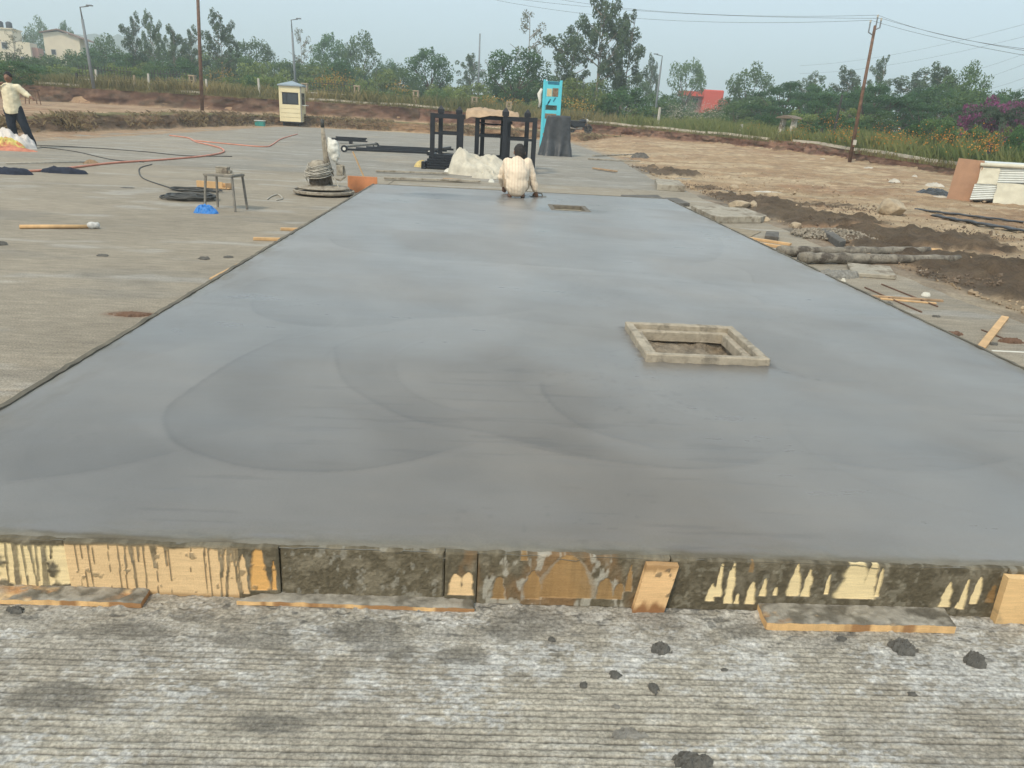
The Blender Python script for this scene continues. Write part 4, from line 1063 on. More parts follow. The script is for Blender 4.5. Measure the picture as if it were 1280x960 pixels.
# scrap timber box behind the stool
q = at(268, 236)
t = thing('broken_crate', 'flattened orange wooden crate pieces behind the stool', 'crate', (q.x, q.y, 0), rz=-0.25)
for k, (x, y, z, w, d, h, r) in enumerate(((-0.08, 0, 0.06, 0.46, 0.02, 0.11, 0.05), (0.05, 0.10, 0.05, 0.42, 0.02, 0.09, -0.1), (0.02, 0.05, 0.02, 0.5, 0.11, 0.018, 0.0), (0.24, 0.02, 0.055, 0.09, 0.02, 0.10, 0.9))):
    m = MB(); m.box((x, y, z), (w, d, h), rz=r); m.build('board', M_OLDWOOD if k == 3 else M_WOOD, t, bevel=0.003)
# ---- long-handled mallet lying on the pavement
a, b_ = at(25, 286), at(112, 286)
d = (b_-a); L = d.length
t = thing('float_handle', 'wooden pole with a white wrapped metal end lying on the pavement', 'pole', tuple(a), rz=math.atan2(d.y, d.x))
m = MB(); m.tube([(0, 0, 0.022), (L*0.5, 0.004, 0.023), (L, 0, 0.024)], [0.021, 0.022, 0.020], 10); m.build('shaft', M_WOOD, t, smooth=True)
m = MB(); m.lathe([(0.018, -0.02), (0.034, 0.0), (0.040, 0.03), (0.032, 0.06), (0.036, 0.085), (0.02, 0.10)], 12)
M90 = Matrix.Rotation(math.pi/2, 3, 'Y')
m.v = [tuple(M90 @ Vector(v)+Vector((L, 0, 0.036))) for v in m.v]; m.build('head', mat('whitish_wrapped_end', (0.50, 0.49, 0.46), 0.7, 0.3, 40), t, smooth=True)
m = MB(); m.box((L*0.67, 0.035, 0.012), (0.30, 0.03, 0.02), rz=0.05); m.build('splint', M_WOOD, t)
# ---- navy cloth bundles, pole tool, sacks by the standing man
for (px, py, rx, ry, h, lab, sd) in ((78, 217, .36, .13, .12, 'dark navy cloth bundle lying beside the orange hose', 31), (8, 218, .34, .13, .11, 'dark navy cloth bundle cut by the left picture edge', 37)):
    q = at(px, py); tag(link('cloth_bundle', sheet_heap(rx*1.15, ry, h*1.1, sd, 40), M_NAVY, loc=(q.x, q.y+0.1, 0)), lab, 'cloth')
a, b_ = at(8, 206), at(106, 204.5)
t = thing('long_float', 'long pale pole with a dark brush head lying near the man', 'pole', tuple(a), rz=math.atan2((b_-a).y, (b_-a).x)); L = (b_-a).length
m = MB(); m.tube([(0, 0, 0.03), (L, 0, 0.035)], 0.016, 8); m.build('shaft', M_ROPE, t, smooth=True)
me = heap_mesh('brush', 0.17, 0.07, 0.07, 43, 20, 0.6, 4); link('brush', me, M_OLDWOOD, t, loc=(L+0.12, 0, 0))
M_SACKS = [mat('white_woven_sack', (0.62, 0.57, 0.52), 0.8, 0.15, 6), mat('yellow_cloth', (0.62, 0.55, 0.16), 0.85, 0.25, 6, dirt=(0.55, 0.22, 0.12), dirt_amt=0.5), mat('orange_red_cloth', (0.50, 0.20, 0.13), 0.85, 0.3, 8)]
q = at(-4, 186)
tag(link('white_sack', sheet_heap(0.62, 0.45, 0.48, 51), M_SACKS[0], loc=(q.x+0.0, q.y+0.5, 0)), 'white and pink woven sack heaped at the left picture edge', 'sack')
tag(link('yellow_cloth', heap_mesh('yellow_cloth', 0.60, 0.34, 0.26, 57, 34, 0.6, 3.0), M_SACKS[1], loc=(q.x+0.10, q.y+0.05, 0)), 'yellow and orange cloth heap in front of the white sack', 'cloth')
tag(link('red_cloth', heap_mesh('red_cloth', 0.85, 0.16, 0.09, 59, 30, 0.7, 4.0), M_SACKS[2], loc=(q.x+0.35, q.y-0.35, 0)), 'thin reddish cloth strip trailing before the heap', 'cloth')
# ---- hoses and cables on the ground
def ground_line(name, label, pix, r, mt, cat, z=0.0):
    P = smooth_poly([tuple(at(*q))[:2] for q in pix], 8)
    m = MB(); m.tube([(x, y, z+r) for x, y in P], r, 6)
    return tag(m.build(name, mt, smooth=True), label, cat)
ground_line('orange_hose', 'orange hose snaking across the pavement from the cloth bundles', [(-30, 218), (60, 214), (140, 205), (200, 201), (255, 196), (279, 191), (276, 186), (262, 182), (245, 178), (235, 173), (212, 170)], 0.022, M_HOSE, 'hose')
ground_line('orange_hose', 'faint orange hose curving behind the first one toward the booth', [(240, 176), (290, 181), (330, 184), (341, 181), (352, 174), (372, 168)], 0.020, M_HOSE, 'hose')
ground_line('trailing_cable', 'thin dark cable trailing from the coil to the left', [(228, 240), (205, 233), (180, 224), (174, 216), (176, 210), (190, 206)], 0.010, M_CABLE, 'cable')
ground_line('trailing_cable', 'thin dark cable running right from the standing man', [(45, 182), (110, 185), (180, 190), (230, 195), (290, 196)], 0.011, M_CABLE, 'cable')
ground_line('trailing_cable', 'thin dark cable running below the other from the man', [(50, 184), (95, 190), (140, 200), (180, 203)], 0.010, M_CABLE, 'cable')
ground_line('trailing_cable', 'cable curl lying between stool and power trowel', [(334, 250), (340, 246), (348, 244), (353, 249), (346, 251)], 0.010, M_ROPE, 'cable')
# ---- orange plywood sheet and stick at the slab's far left corner
q0, q1 = at(434, 240), at(468, 236)
m = MB(); m.box((0, 0, 0.14), (0.50, 0.015, 0.27))
tag(m.build('plywood_piece', M_OPLY, loc=(q0.x+0.27, 13.52, 0.0), bevel=0.002), 'orange plywood piece standing at the far left corner of the slab', 'plywood')
a, b_ = at(459, 228), far(441, 195, 14.9)
a = Vector((a.x, a.y, 0))
m = MB(); m.bar((0, 0, 0), (-0.26, 0.05, 0.56), 0.035, 0.02)
tag(m.build('wooden_stick', M_WOOD, loc=(at(459, 227).x, 15.6, 0), bevel=0.003), 'slanting wooden stick behind the orange plywood', 'stick')
# ---- pale stakes along the left form
for k, (px, py, L, w, lab, ang) in enumerate(((345, 301, 0.34, 0.05, 'short pale stake lying against the left form, farther one', 0.15), (372, 288.5, 0.26, 0.05, 'small pale stake near the power trowel by the left form', 0.2), (291, 343, 0.62, 0.03, 'long pale strip of wood along the left form', 1.53))):
    q = at(px, py); m = MB(); m.box((0, 0, 0.016), (L, w, 0.03)); tag(m.build('wood_stake', M_WOOD, loc=(q.x-0.06, q.y, 0), rz=ang, bevel=0.003), lab, 'stake')
# small scraps on the left pavement
for k, (px, py, rx, ry, h, lab) in enumerate(((129, 320, .05, .03, .015, 'dark scrap on the pavement below the mallet pole'), (255, 324, .05, .035, .02, 'dark crumb on the pavement left of the slab edge'), (285, 322, .04, .03, .014, 'small dark crumb near the left slab edge'), (165, 394, .13, .05, .018, 'clump of rusty brown fibres beside the left form'), (160, 235, .10, .05, .012, 'thin dark litter on the pavement above the mallet pole'), (0, 306, .06, .04, .03, 'dark crumb at the left picture edge'))):
    q = at(px, py); tag(link('scrap', lump_mesh(900+k, rx, ry, h), M_RUST if k == 3 else M_LUMP, loc=(q.x, q.y, 0)), lab, 'scrap')

# ---- black steel frames with pointed posts
def steel_frame(label, px0, px1, y0, depth, h, caps, midz, inset=0.72):
    a = at(px0, 214); b = at(px1, 214)
    x0, x1 = a.x*y0/a.y, b.x*y0/b.y
    t = thing('steel_cage', label, 'steel frame', (0.5*(x0+x1), y0, 0), group='black steel frames on the pavement')
    hw = (x1-x0)/2; w = 0.115
    for sx in (-1, 1):
        for sy in (0, 1):
            if sy: hw0, hw = hw, hw*inset
            else: hw0 = hw
            m = MB(); m.bar((sx*(hw-w/2), sy*depth, 0), (sx*(hw-w/2), sy*depth, h), w); leg = m.build('leg', M_BLACK, t, bevel=0.004)
            if (sx, sy) in caps:
                m = MB(); s = 0.085
                m.add([(-s, -s, h), (s, -s, h), (s, s, h), (-s, s, h), (-s, -s, h+0.10), (s, -s, h+0.10), (s, s, h+0.10), (-s, s, h+0.10), (0, 0, h+0.21)], [(0,3,2,1),(0,1,5,4),(1,2,6,5),(2,3,7,6),(3,0,4,7),(4,5,8),(5,6,8),(6,7,8),(7,4,8)])
                m.v = [(v[0]+sx*(hw-w/2), v[1]+sy*depth, v[2]) for v in m.v]; m.build('pointed_cap', M_BLACK, t)
            hw = hw0
    for sy in (0, 1):
        m = MB(); m.bar((-hw, sy*depth, h-w/2-0.004), (hw, sy*depth, h-w/2-0.004), w*0.94); m.build('top_rail', M_BLACK, t)
        m = MB(); m.bar((-hw+w, sy*depth, midz), (hw-w, sy*depth, midz), 0.06); m.build('mid_rail', M_BLACK, t)
        m = MB(); m.bar((-hw+w, sy*depth, 0.28), (hw-w, sy*depth, 0.28), 0.06); m.build('low_rail', M_BLACK, t)
    for sx in (-1, 1):
        m = MB(); m.bar((sx*(hw-w/2), w/2, h-w/2-0.006), (sx*(hw-w/2), depth-w/2, h-w/2-0.006), w*0.9); m.build('side_rail', M_BLACK, t)
        m = MB(); m.bar((sx*(hw-w/2), w/2, 0.30), (sx*(hw-w/2), depth-w/2, 0.30), 0.05); m.build('side_rail', M_BLACK, t)
    return t
steel_frame('leftmost black steel frame with two pointed rear posts', 537, 578, 20.6, 1.5, 1.34, ((-1, 1), (1, 1)), 0.86)
steel_frame('middle black steel frame under the tan cardboard', 592, 636, 21.2, 1.3, 1.36, ((-1, 1),), 0.84)
steel_frame('rightmost black steel frame with pointed posts, behind the crouching man', 626, 668, 20.2, 1.6, 1.36, ((-1, 0), (1, 1)), 0.82)
def stack_bars(label, px, py, n, L, seed, rz=0.0):
    q = at(px, py); rnd = random.Random(seed)
    t = thing('steel_bar_stack', label, 'steel stack', (q.x, q.y, 0), rz)
    k = 0
    for lay in range(n):
        m = MB(); m.box((rnd.uniform(-.03, .03)-0.0, 0.05+lay*0.10, 0.05+lay*0.055), (L*(1-0.07*lay), 0.20, 0.05)); m.build('bar', M_BLACK, t, bevel=0.004)
    m = MB(); m.box((-L/2+0.04, 0, 0.09), (0.10, 0.22, 0.18)); m.build('end_block', M_BLACK, t, bevel=0.006)
stack_bars('stack of black steel sections at the foot of the leftmost frame', 551, 212, 6, 0.95, 3)
stack_bars('stack of black steel sections under the rightmost frame', 640, 216, 5, 0.9, 4)
# cardboard over the middle frame
def cloth_patch(name, w, d, seed, amp, sag, mt, loc, rz=0.0, n=30, drop=0.0):
    U, W = np.meshgrid(np.linspace(-.5, .5, n), np.linspace(-.5, .5, n))
    Z = amp*(fbm(U*4+seed, W*4, 3, seed)-0.5)*2-sag*(np.abs(U)*2)**2-drop*sst(-0.30, -0.5, W)
    V = np.stack([U*w*(1+0.05*fbm(W*3, U*0, 2, seed+1)), W*d, Z], -1).reshape(-1, 3)
    V2 = V.copy(); V2[:, 2] -= 0.012; F = grid_faces(n, n); F2 = F[:, ::-1]+len(V)
    ring = [i for i in range(n)]+[j*n+n-1 for j in range(1, n)]+[(n-1)*n+i for i in range(n-2, -1, -1)]+[j*n for j in range(n-2, 0, -1)]
    a = np.array(ring); b = np.roll(a, -1); S = np.stack([b, a, a+len(V), b+len(V)], -1)
    return link(name, raw_mesh(name, np.concatenate([V, V2]), F4=np.concatenate([F, F2, S]), smooth=True), mt, loc=loc, rz=rz)
q = at(615, 214); q = q*(21.6/q.y)
tag(cloth_patch('cardboard_sheet', 1.35, 1.5, 61, 0.10, 0.06, M_CARD, (q.x-0.05, 21.75, 1.50), drop=0.16), 'rumpled tan cardboard sheet laid over the middle steel frame', 'cardboard')
# black sheet slung below it
q2 = q.x
tag(cloth_patch('black_sheet', 0.95, 1.1, 63, 0.05, -0.08, M_NAVY, (q2, 21.85, 1.12)), 'dark sheet slung inside the middle steel frame', 'sheet')
# white plastic sheet heap
q = at(600, 221)
tag(link('plastic_sheet_heap', sheet_heap(0.78, 0.45, 0.52, 71), M_SHEET, loc=(q.x-0.05, q.y+0.55, 0)), 'big crumpled heap of white plastic sheet before the frames', 'plastic sheet')
q = at(607, 223)
tag(link('plastic_sheet_heap', heap_mesh('plastic_sheet_heap', 0.34, 0.2, 0.20, 75, 30, 0.6, 2.8), M_SHEET, loc=(q.x, q.y+0.1, 0)), 'small fold of white plastic trailing in front of the big heap', 'plastic sheet')
for (px, py, rx, ry, h, lab, mt, sd) in ((577, 215, .20, .14, .22, 'purple and pink bag at the left of the white heap', M_MAG, 81), (561, 215, .12, .08, .08, 'small white packet left of the purple bag', M_WHITEP, 83), (527, 209, .20, .15, .16, 'yellow bundle left of the leftmost steel frame', mat('ochre_cloth', (0.62, 0.48, 0.20), 0.8, 0.2, 8), 85), (614, 228, .07, .05, .07, 'little white scrap of plastic on the pavement', M_WHITEP, 87)):
    q = at(px, py); tag(link('litter_bag', heap_mesh('litter_bag', rx, ry, h, sd, 24, 0.5, 3), mt, loc=(q.x, q.y+ry*0.6, 0)), lab, 'bag')
# ---- lying black frame and bundle of bars
q = at(427, 190)
t = thing('pipe_trolley', 'long black pipe frame lying flat on a small wheel', 'pipe frame', (q.x, q.y, 0))
e1 = at(532, 196)-q; e2 = at(450, 179)-q
e1 = Vector((2.75, 0.55, 0)); e2 = Vector((0.55, 3.2, 0))
for k, f in enumerate((0.0, 0.33, 0.66, 1.0)):
    m = MB(); m.bar(e2*f+Vector((0.1, 0, 0.09)), e2*f+e1+Vector((0.1, 0, 0.09)), 0.07); m.build('long_pipe', M_BLACK, t, bevel=0.01)
for f in (0.0, 0.96):
    m = MB(); m.bar(e1*f+Vector((0.1, 0, 0.165)), e1*f+e2+Vector((0.1, 0, 0.165)), 0.07); m.build('cross_beam', M_STEEL if f == 0 else M_BLACK, t, bevel=0.01)
for v in (Vector((0.1, -0.06, 0.11)), e1+Vector((0, 0, 0.11)), e2+Vector((0.1, 0, 0.11))):
    m = MB(); m.lathe([(0.05, -0.04), (0.11, -0.04), (0.11, 0.04), (0.05, 0.04)], 16); Mx = Matrix.Rotation(math.pi/2, 3, 'X')
    m.v = [tuple(Mx @ Vector(w_)+v) for w_ in m.v]; wh = m.build('wheel', M_BLACK, t)
    m = MB(); m.lathe([(0.01, -0.045), (0.05, -0.045), (0.05, 0.045), (0.01, 0.045)], 12); m.v = [tuple(Mx @ Vector(w_)+v) for w_ in m.v]; m.build('hub', M_WHITEP, wh)
q = at(438, 180)
t = thing('bar_bundle', 'bundle of short black bars raised on a stub behind the pipe frame', 'bar bundle', (q.x, q.y, 0))
rnd = random.Random(2)
for k in range(7):
    m = MB(); x = rnd.uniform(-.12, .12); m.bar((-0.62+x, 0.04*k, 0.12+0.055*(k % 3)), (0.55+x, 0.04*k+rnd.uniform(-.05, .05), 0.12+0.055*(k % 3)), 0.05); m.build('bar', M_BLACK, t)
m = MB(); m.box((0, 0.12, 0.05), (0.10, 0.3, 0.09)); m.build('stub', M_BLACK, t)

# ---- tarpaulin-covered standee, cyan sign behind, motorbike
q = at(694, 195)
n_, m_ = 64, 26
TH, VV = np.meshgrid(np.linspace(0, 2*math.pi, n_), np.linspace(0, 1, m_))
hh = 1.46
wx = np.interp(VV, [0, 0.05, 0.45, 0.9, 1.0], [0.55, 0.53, 0.47, 0.43, 0.41]); wy = np.interp(VV, [0, 0.4, 1], [0.50, 0.36, 0.30])
sq = (np.abs(np.cos(TH))**7+np.abs(np.sin(TH))**7)**(-1/7)
fold = 1+(0.26*(1-VV)**1.1)*np.sin(TH*9+2.5*fbm(TH*2, VV*2, 2, 4))*0.6+0.07*(1-np.abs(2*fbm(TH*3, VV*4+TH, 3, 6)-1))
Xt = wx*sq*np.cos(TH)*fold+0.06*VV; Yt = wy*sq*np.sin(TH)*fold; Zt = VV*hh+0.03*(fbm(TH*2, VV*6, 3, 9)-0.5)*(VV > 0.02)
V = np.stack([Xt, Yt, Zt], -1).reshape(-1, 3); V = np.concatenate([V, [(0.06, 0, hh+0.02)]])
F = grid_faces(m_, n_); ti = (m_-1)*n_
F3 = np.array([(ti+j, ti+j+1, len(V)-1) for j in range(n_-1)])
M_TARPD = M_TARP
tag(link('tarpaulin_covered_box', raw_mesh('tarpaulin_covered_box', V, F4=F, F3=F3, smooth=True), M_TARP, loc=(q.x, q.y+0.3, 0)), 'upright box shrouded in a creased dark grey tarpaulin before the cyan sign', 'covered box')
o = MB(); o.tube([(0.40*math.cos(a)+0.03, -0.33+0.0*a, 0.72+0.10*math.cos(a*1.5)) for a in np.linspace(0.3, 2.9, 12)], 0.012, 6)
ybase = 33.0
ql, qr = at_y(676, 185, ybase), at_y(703, 185, ybase)
zt_ = at_y(690, 100, ybase).z
t = thing('cyan_signboard', 'tall cyan signboard with pictures standing behind the grey tarpaulin', 'sign', (0.5*(ql.x+qr.x)-0.12, ybase, 0))
w = 0.76
for sx in (-1, 1):
    m = MB(); m.box((sx*(w/2-0.05), 0, zt_/2), (0.10, 0.10, zt_)); m.build('post', M_CYAN, t, bevel=0.006)
m = MB(); m.box((0, 0.0, zt_-0.42*1.0-0.62), (w-0.204, 0.05, 1.98)); pn = m.build('panel', M_CYAN, t)
M_SIGN = [mat('dark_teal_print', (0.02, 0.16, 0.24), 0.5), mat('cream_print', (0.60, 0.50, 0.30), 0.6), mat('dark_print', (0.06, 0.09, 0.07), 0.6, 0.5, 30), mat('brown_print', (0.22, 0.15, 0.09), 0.6, 0.5, 12)]
def sgn(z0, z1, x0, x1, mt, nm):
    m = MB(); m.box((0.5*(x0+x1), -0.029, zt_-0.5*(z0+z1)), (x1-x0, 0.006, z1-z0)); m.build(nm, M_SIGN[mt], pn)
sgn(0.06, 0.17, -0.20, 0.26, 0, 'header_print'); sgn(0.33, 0.62, -0.22, -0.02, 1, 'picture'); sgn(0.30, 0.62, 0.0, 0.24, 3, 'picture')
for (x0, z0) in ((-0.10, 0.72), (0.10, 0.66), (-0.14, 0.80)):
    m = MB(); m.bar((x0-0.04, -0.029, zt_-z0-0.15), (x0+0.05, -0.029, zt_-z0), 0.05, 0.006, up=(0, 1, 0)); m.build('arrow', M_SIGN[0], pn)
sgn(0.95, 1.13, -0.24, 0.22, 2, 'print_band'); sgn(1.27, 1.47, -0.24, 0.22, 3, 'print_band')
for k in range(3): sgn(0.98+0.05*k, 1.0+0.05*k, -0.18, 0.16-0.06*k, 1, 'print_line')
for sx in (-1,):
    m = MB(); m.tube([(-0.43, 0.0, zt_-0.35), (-0.52, -.02, zt_-0.55), (-0.47, -.02, zt_-0.85), (-0.50, 0, zt_-1.05)], [0.05, 0.09, 0.05, 0.04], 8); m.build('ornament', M_WHITEP, t, smooth=True)
# motorbike, seen from its side
q = far(724, 171, 56.0)
zg = float(site_z(np.array([q.x]), np.array([q.y]))[0])
t = thing('motorbike', 'dark motorbike parked on the dirt below the bank', 'motorbike', (q.x, q.y, zg-0.02), rz=0.25)
Mx = Matrix.Rotation(math.pi/2, 3, 'X')
for x in (-0.62, 0.62):
    m = MB(); m.lathe([(0.24, -0.05), (0.30, -0.045), (0.31, 0), (0.30, 0.045), (0.24, 0.05), (0.235, 0), (0.24, -0.05)], 24); m.v = [tuple(Mx @ Vector(v)+Vector((x, 0, 0.31))) for v in m.v]; wh = m.build('wheel', M_CABLE, t, smooth=True)
    m = MB()
    for k in range(6): a = k*math.pi/3; m.bar((x, 0, 0.31), (x+0.24*math.cos(a), 0, 0.31+0.24*math.sin(a)), 0.015)
    m.build('spokes', M_STEEL, wh)
m = MB(); m.tube([(-0.62, 0.08, 0.31), (-0.2, 0.06, 0.45), (0.2, 0.05, 0.55), (0.42, 0, 0.85)], 0.03, 8); m.tube([(-0.62, -0.08, 0.31), (-0.2, -0.06, 0.45), (0.2, -0.05, 0.55)], 0.03, 8); m.build('frame', M_BLACK, t, smooth=True)
m = MB(); m.tube([(0.62, 0.07, 0.31), (0.42, 0.05, 0.92)], 0.025, 8); m.tube([(0.62, -0.07, 0.31), (0.42, -0.05, 0.92)], 0.025, 8); m.build('fork', M_STEEL, t, smooth=True)
m = MB(); m.tube([(0.30, 0.36, 1.06), (0.40, 0.12, 1.0), (0.40, -0.12, 1.0), (0.30, -0.36, 1.06)], 0.018, 8); m.build('handlebar', M_STEEL, t, smooth=True)
m = MB(); m.box((0, 0, 0.42), (0.36, 0.24, 0.30)); m.build('engine', M_STEEL, t, bevel=0.05)
blob('fuel_tank', [('b', (0.16, 0, 0.80), 0.24, (1.3, 0.65, 0.7))], 0.05, M_BLACK, t, 2)
m = MB(); m.prism([(-0.55, 0.42), (0.30, 0.40), (0.36, 0.70), (-0.2, 0.74), (-0.85, 0.84), (-0.85, 0.74)], -0.13, 0.13, plane='xz'); m.build('side_cover', M_BLACK, t, bevel=0.03)
m = MB(); m.box((-0.36, 0, 0.80), (0.66, 0.24, 0.10)); m.build('seat', M_CABLE, t, bevel=0.04)
m = MB(); m.tube([(0.1, -0.14, 0.3), (-0.3, -0.16, 0.28), (-0.85, -0.16, 0.36)], [0.025, 0.035, 0.045], 8); m.build('exhaust', M_STEEL, t, smooth=True)
m = MB(); m.ball((0.50, 0, 0.88), 0.09, 10, 8); m.build('headlight', M_WHITEP, t, smooth=True)
for sy in (-1, 1):
    m = MB(); m.tube([(0.36, sy*0.25, 1.04), (0.38, sy*0.32, 1.20)], 0.008, 6); m.ball((0.38, sy*0.33, 1.24), 0.06, 8, 6, (0.3, 1, 0.8)); m.build('mirror', M_CABLE, t)

# ---- guard booth
q = at(364, 158)
t = thing('guard_booth', 'small cream guard booth with blue grey pyramid roof at the pavement end', 'booth', (q.x, q.y+0.6, 0), rz=0.04)
bw, bd, bh = 1.34, 1.34, 2.18
zb = 0.22
for sx in (-1, 1):
    for sy in (-1, 1):
        m = MB(); m.box((sx*0.5, sy*0.5, zb/2), (0.10, 0.10, zb)); m.build('foot', M_BLACK, t)
m = MB(); m.box((0, 0, zb+0.03), (bw, bd, 0.06)); m.build('floor_frame', M_BLACK, t)
w0, w1 = zb+1.10, zb+1.80
M_GRV = mat('grey_trim', (0.25, 0.24, 0.20), 0.6)
ph = [zb+0.06+k*(w0-zb-0.06)/4 for k in range(5)]; ph2 = [w1, zb+bh]
for (ax, s_) in (('y', -1), ('y', 1), ('x', 1), ('x', -1)):
    def put(m, x0, x1, z0, z1, th=0.04, proud=0.0):
        c = (0.5*(x0+x1), s_*(bd/2-th/2+proud), 0.5*(z0+z1)); d_ = (x1-x0, th, z1-z0)
        if ax == 'x': c = (c[1], c[0], c[2]); d_ = (d_[1], d_[0], d_[2])
        m.box(c, d_)
    for k in range(4):
        m = MB(); put(m, -bw/2+0.05, bw/2-0.05, ph[k]+0.006, ph[k+1]-0.006); m.build('wall_panel', M_CREAMP, t, bevel=0.006)
    m = MB(); put(m, -bw/2+0.05, bw/2-0.05, w1+0.006, zb+bh); m.build('wall_panel', M_CREAMP, t, bevel=0.006)
    m = MB(); put(m, -bw/2+0.05, -bw/2+0.17, w0, w1); put(m, bw/2-0.17, bw/2-0.05, w0, w1); m.build('window_jamb', M_CREAMP, t)
    m = MB(); put(m, -bw/2+0.17, bw/2-0.17, w0, w0+0.05, 0.05, 0.006); put(m, -bw/2+0.17, bw/2-0.17, w1-0.05, w1, 0.05, 0.006); put(m, -bw/2+0.17, -bw/2+0.22, w0+.05, w1-.05, 0.05, 0.006); put(m, bw/2-0.22, bw/2-0.17, w0+.05, w1-.05, 0.05, 0.006); put(m, -0.25, -0.20, w0+.05, w1-.05, 0.04, 0.004)
    wf = m.build('window_frame', M_BLACK, t)
    m = MB(); put(m, -bw/2+0.22, bw/2-0.22, w0+.05, w1-.05, 0.01, -0.02); m.build('pane', M_DGLASS, wf)
for sx in (-1, 1):
    for sy in (-1, 1):
        m = MB(); m.box((sx*(bw/2-0.02), sy*(bd/2-0.02), zb+0.06+(bh-0.06)/2), (0.075, 0.075, bh-0.07)); m.build('corner_post', M_GRV if sx*sy < 0 else M_CREAMP, t)
m = MB(); r = bw/2+0.10; z = zb+bh
m.add([(-r, -r, z), (r, -r, z), (r, r, z), (-r, r, z), (-r, -r, z+0.07), (r, -r, z+0.07), (r, r, z+0.07), (-r, r, z+0.07), (0, 0, z+0.33)], [(0,3,2,1),(0,1,5,4),(1,2,6,5),(2,3,7,6),(3,0,4,7),(4,5,8),(5,6,8),(6,7,8),(7,4,8)]); m.build('roof', M_ROOFB, t)
m = MB(); m.box((bw/2+0.16, -0.2, w0-0.02), (0.30, 0.8, 0.04)); m.build('counter', M_CORR, t)
q = at(324, 158)
t = thing('teal_crate', 'small teal plastic crate on the pavement edge left of the booth', 'crate', (q.x, q.y+0.2, 0))
M_TEAL = mat('teal_plastic', (0.05, 0.28, 0.25), 0.5, 0.2, 6)
m = MB(); m.box((0, 0, 0.15), (0.52, 0.4, 0.30)); m.build('body', M_TEAL, t, bevel=0.02)
m = MB(); m.box((0, 0, 0.32), (0.58, 0.46, 0.045)); m.build('lid', M_CORR, t, bevel=0.01)

# ---- right-hand strip and dirt: slabs, poles, planks, sticks
def rect_slab(label, pix, th, mt, name='concrete_cover', cat='concrete slab', bev=0.008, z=0.0):
    P = [at(*p_) for p_ in pix]; c = sum(P, Vector())/len(P)
    m = MB(); m.prism([(p_.x-c.x, p_.y-c.y) for p_ in P], 0, th)
    return tag(m.build(name, mt, loc=(c.x, c.y, z), bevel=bev), label, cat)
rect_slab('large pale concrete cover slab lying beside the far right slab edge', [(893, 279), (951, 279), (957, 277), (930, 267), (863, 264)], 0.10, M_PCSLAB)
rect_slab('pale concrete slab propped on dark edges at the corner of the pavement', [(821, 238), (856, 240), (848, 232), (818, 230)], 0.13, M_PCSLAB)
rect_slab('thin dark slab lying at the far right corner of the fresh concrete', [(835, 258), (862, 258), (846, 251), (825, 251)], 0.06, M_DARKC)
rect_slab('flat damp grey slab lying at the far form beside the hatch', [(778, 250), (830, 251), (822, 246), (776, 246)], 0.04, M_DARKC)
rect_slab('pale slab with dark edge lying under the two poles', [(1064, 346), (1120, 350), (1112, 338), (1058, 333)], 0.045, M_PCSLAB)
rect_slab('narrow grey stone bar leaning at the gravel heap', [(1048, 312), (1056, 310), (1034, 294), (1025, 295)], 0.10, M_DARKC, bev=0.01)
rect_slab('square dark patch of damp sheet beside the pale planks', [(955, 301), (972, 303), (973, 296), (957, 295)], 0.07, M_DARKC)
rect_slab('brownish damp board by the right slab edge near the cover slab', [(905, 292), (935, 298), (952, 290), (912, 285)], 0.012, mat('damp_brown_board', (0.27, 0.22, 0.15), 0.9, 0.3, 6))
def log(label, a, b, r0, r1, seed):
    A, B = at(*a), at(*b); rnd = random.Random(seed); n = 26
    m = MB(); d = B-A; pr = Vector((-d.y, d.x, 0)).normalized(); pts = []; rs = []
    for i in range(n):
        f = i/(n-1); pts.append(d*f+pr*0.02*math.sin(f*5+seed)+Vector((0, 0, r0*(1-f)+r1*f+0.004))); rs.append((r0*(1-f)+r1*f)*(0.86+0.3*rnd.random()))
    t = thing('wooden_pole', label, 'pole', tuple(A), group='mortar crusted poles across the right strip')
    m.tube(pts[:-2], rs[:-2], 12); m.build('shaft', M_LOG, t, smooth=True)
    m = MB(); m.tube(pts[-3:], [r1*0.72]*3, 12); m.build('sawn_end', M_WOOD, t, smooth=True)
log('upper of the two mortar crusted poles lying across the strip', (972, 321), (1176, 318.5), 0.062, 0.045, 3)
log('lower of the two mortar crusted poles, with a dark near end', (1000, 330), (1212, 330), 0.062, 0.05, 8)
def stick(label, a, b, w, h, mt, name='wood_strip', cat='wood strip', z=0.0, z1=None):
    A, B = at(*a), at(*b); m = MB(); m.bar((0, 0, h/2+z), tuple(B-A+Vector((0, 0, h/2+(z if z1 is None else z1)))), w, h)
    return tag(m.build(name, mt, loc=(A.x, A.y, 0), bevel=0.002), label, cat)
stick('upper pale plank beside the poles at the slab edge', (935, 299), (988, 307), 0.07, 0.03, M_WOOD)
stick('lower pale plank beside the poles at the slab edge', (936, 304), (975, 310), 0.07, 0.03, M_WOOD)
stick('weathered wood strip lying across the right strip', (1085, 371), (1178, 377), 0.035, 0.018, M_OLDWOOD)
stick('split wood strip under the weathered strip', (1100, 374), (1170, 380), 0.035, 0.012, M_WOOD)
stick('thin dark rod running down to the right, upper one', (1102, 356), (1172, 384), 0.014, 0.012, M_RUST, 'iron_rod', 'rod')
stick('thin dark rod running down to the right, left one', (1081, 360), (1152, 391), 0.014, 0.012, M_RUST, 'iron_rod', 'rod')
stick('pale plank standing slantwise against the right form board', (1226, 436), (1256, 398), 0.055, 0.02, M_WOOD, z=0.0, z1=0.0)
stick('thin dark stick crossing under the slanting plank', (1227, 413), (1270, 430), 0.014, 0.010, M_RUST, 'iron_rod', 'rod')
stick('white strip of plastic at the lower right edge of the strip', (1240, 439), (1282, 441), 0.02, 0.006, M_WHITEP, 'plastic_strip', 'plastic strip')
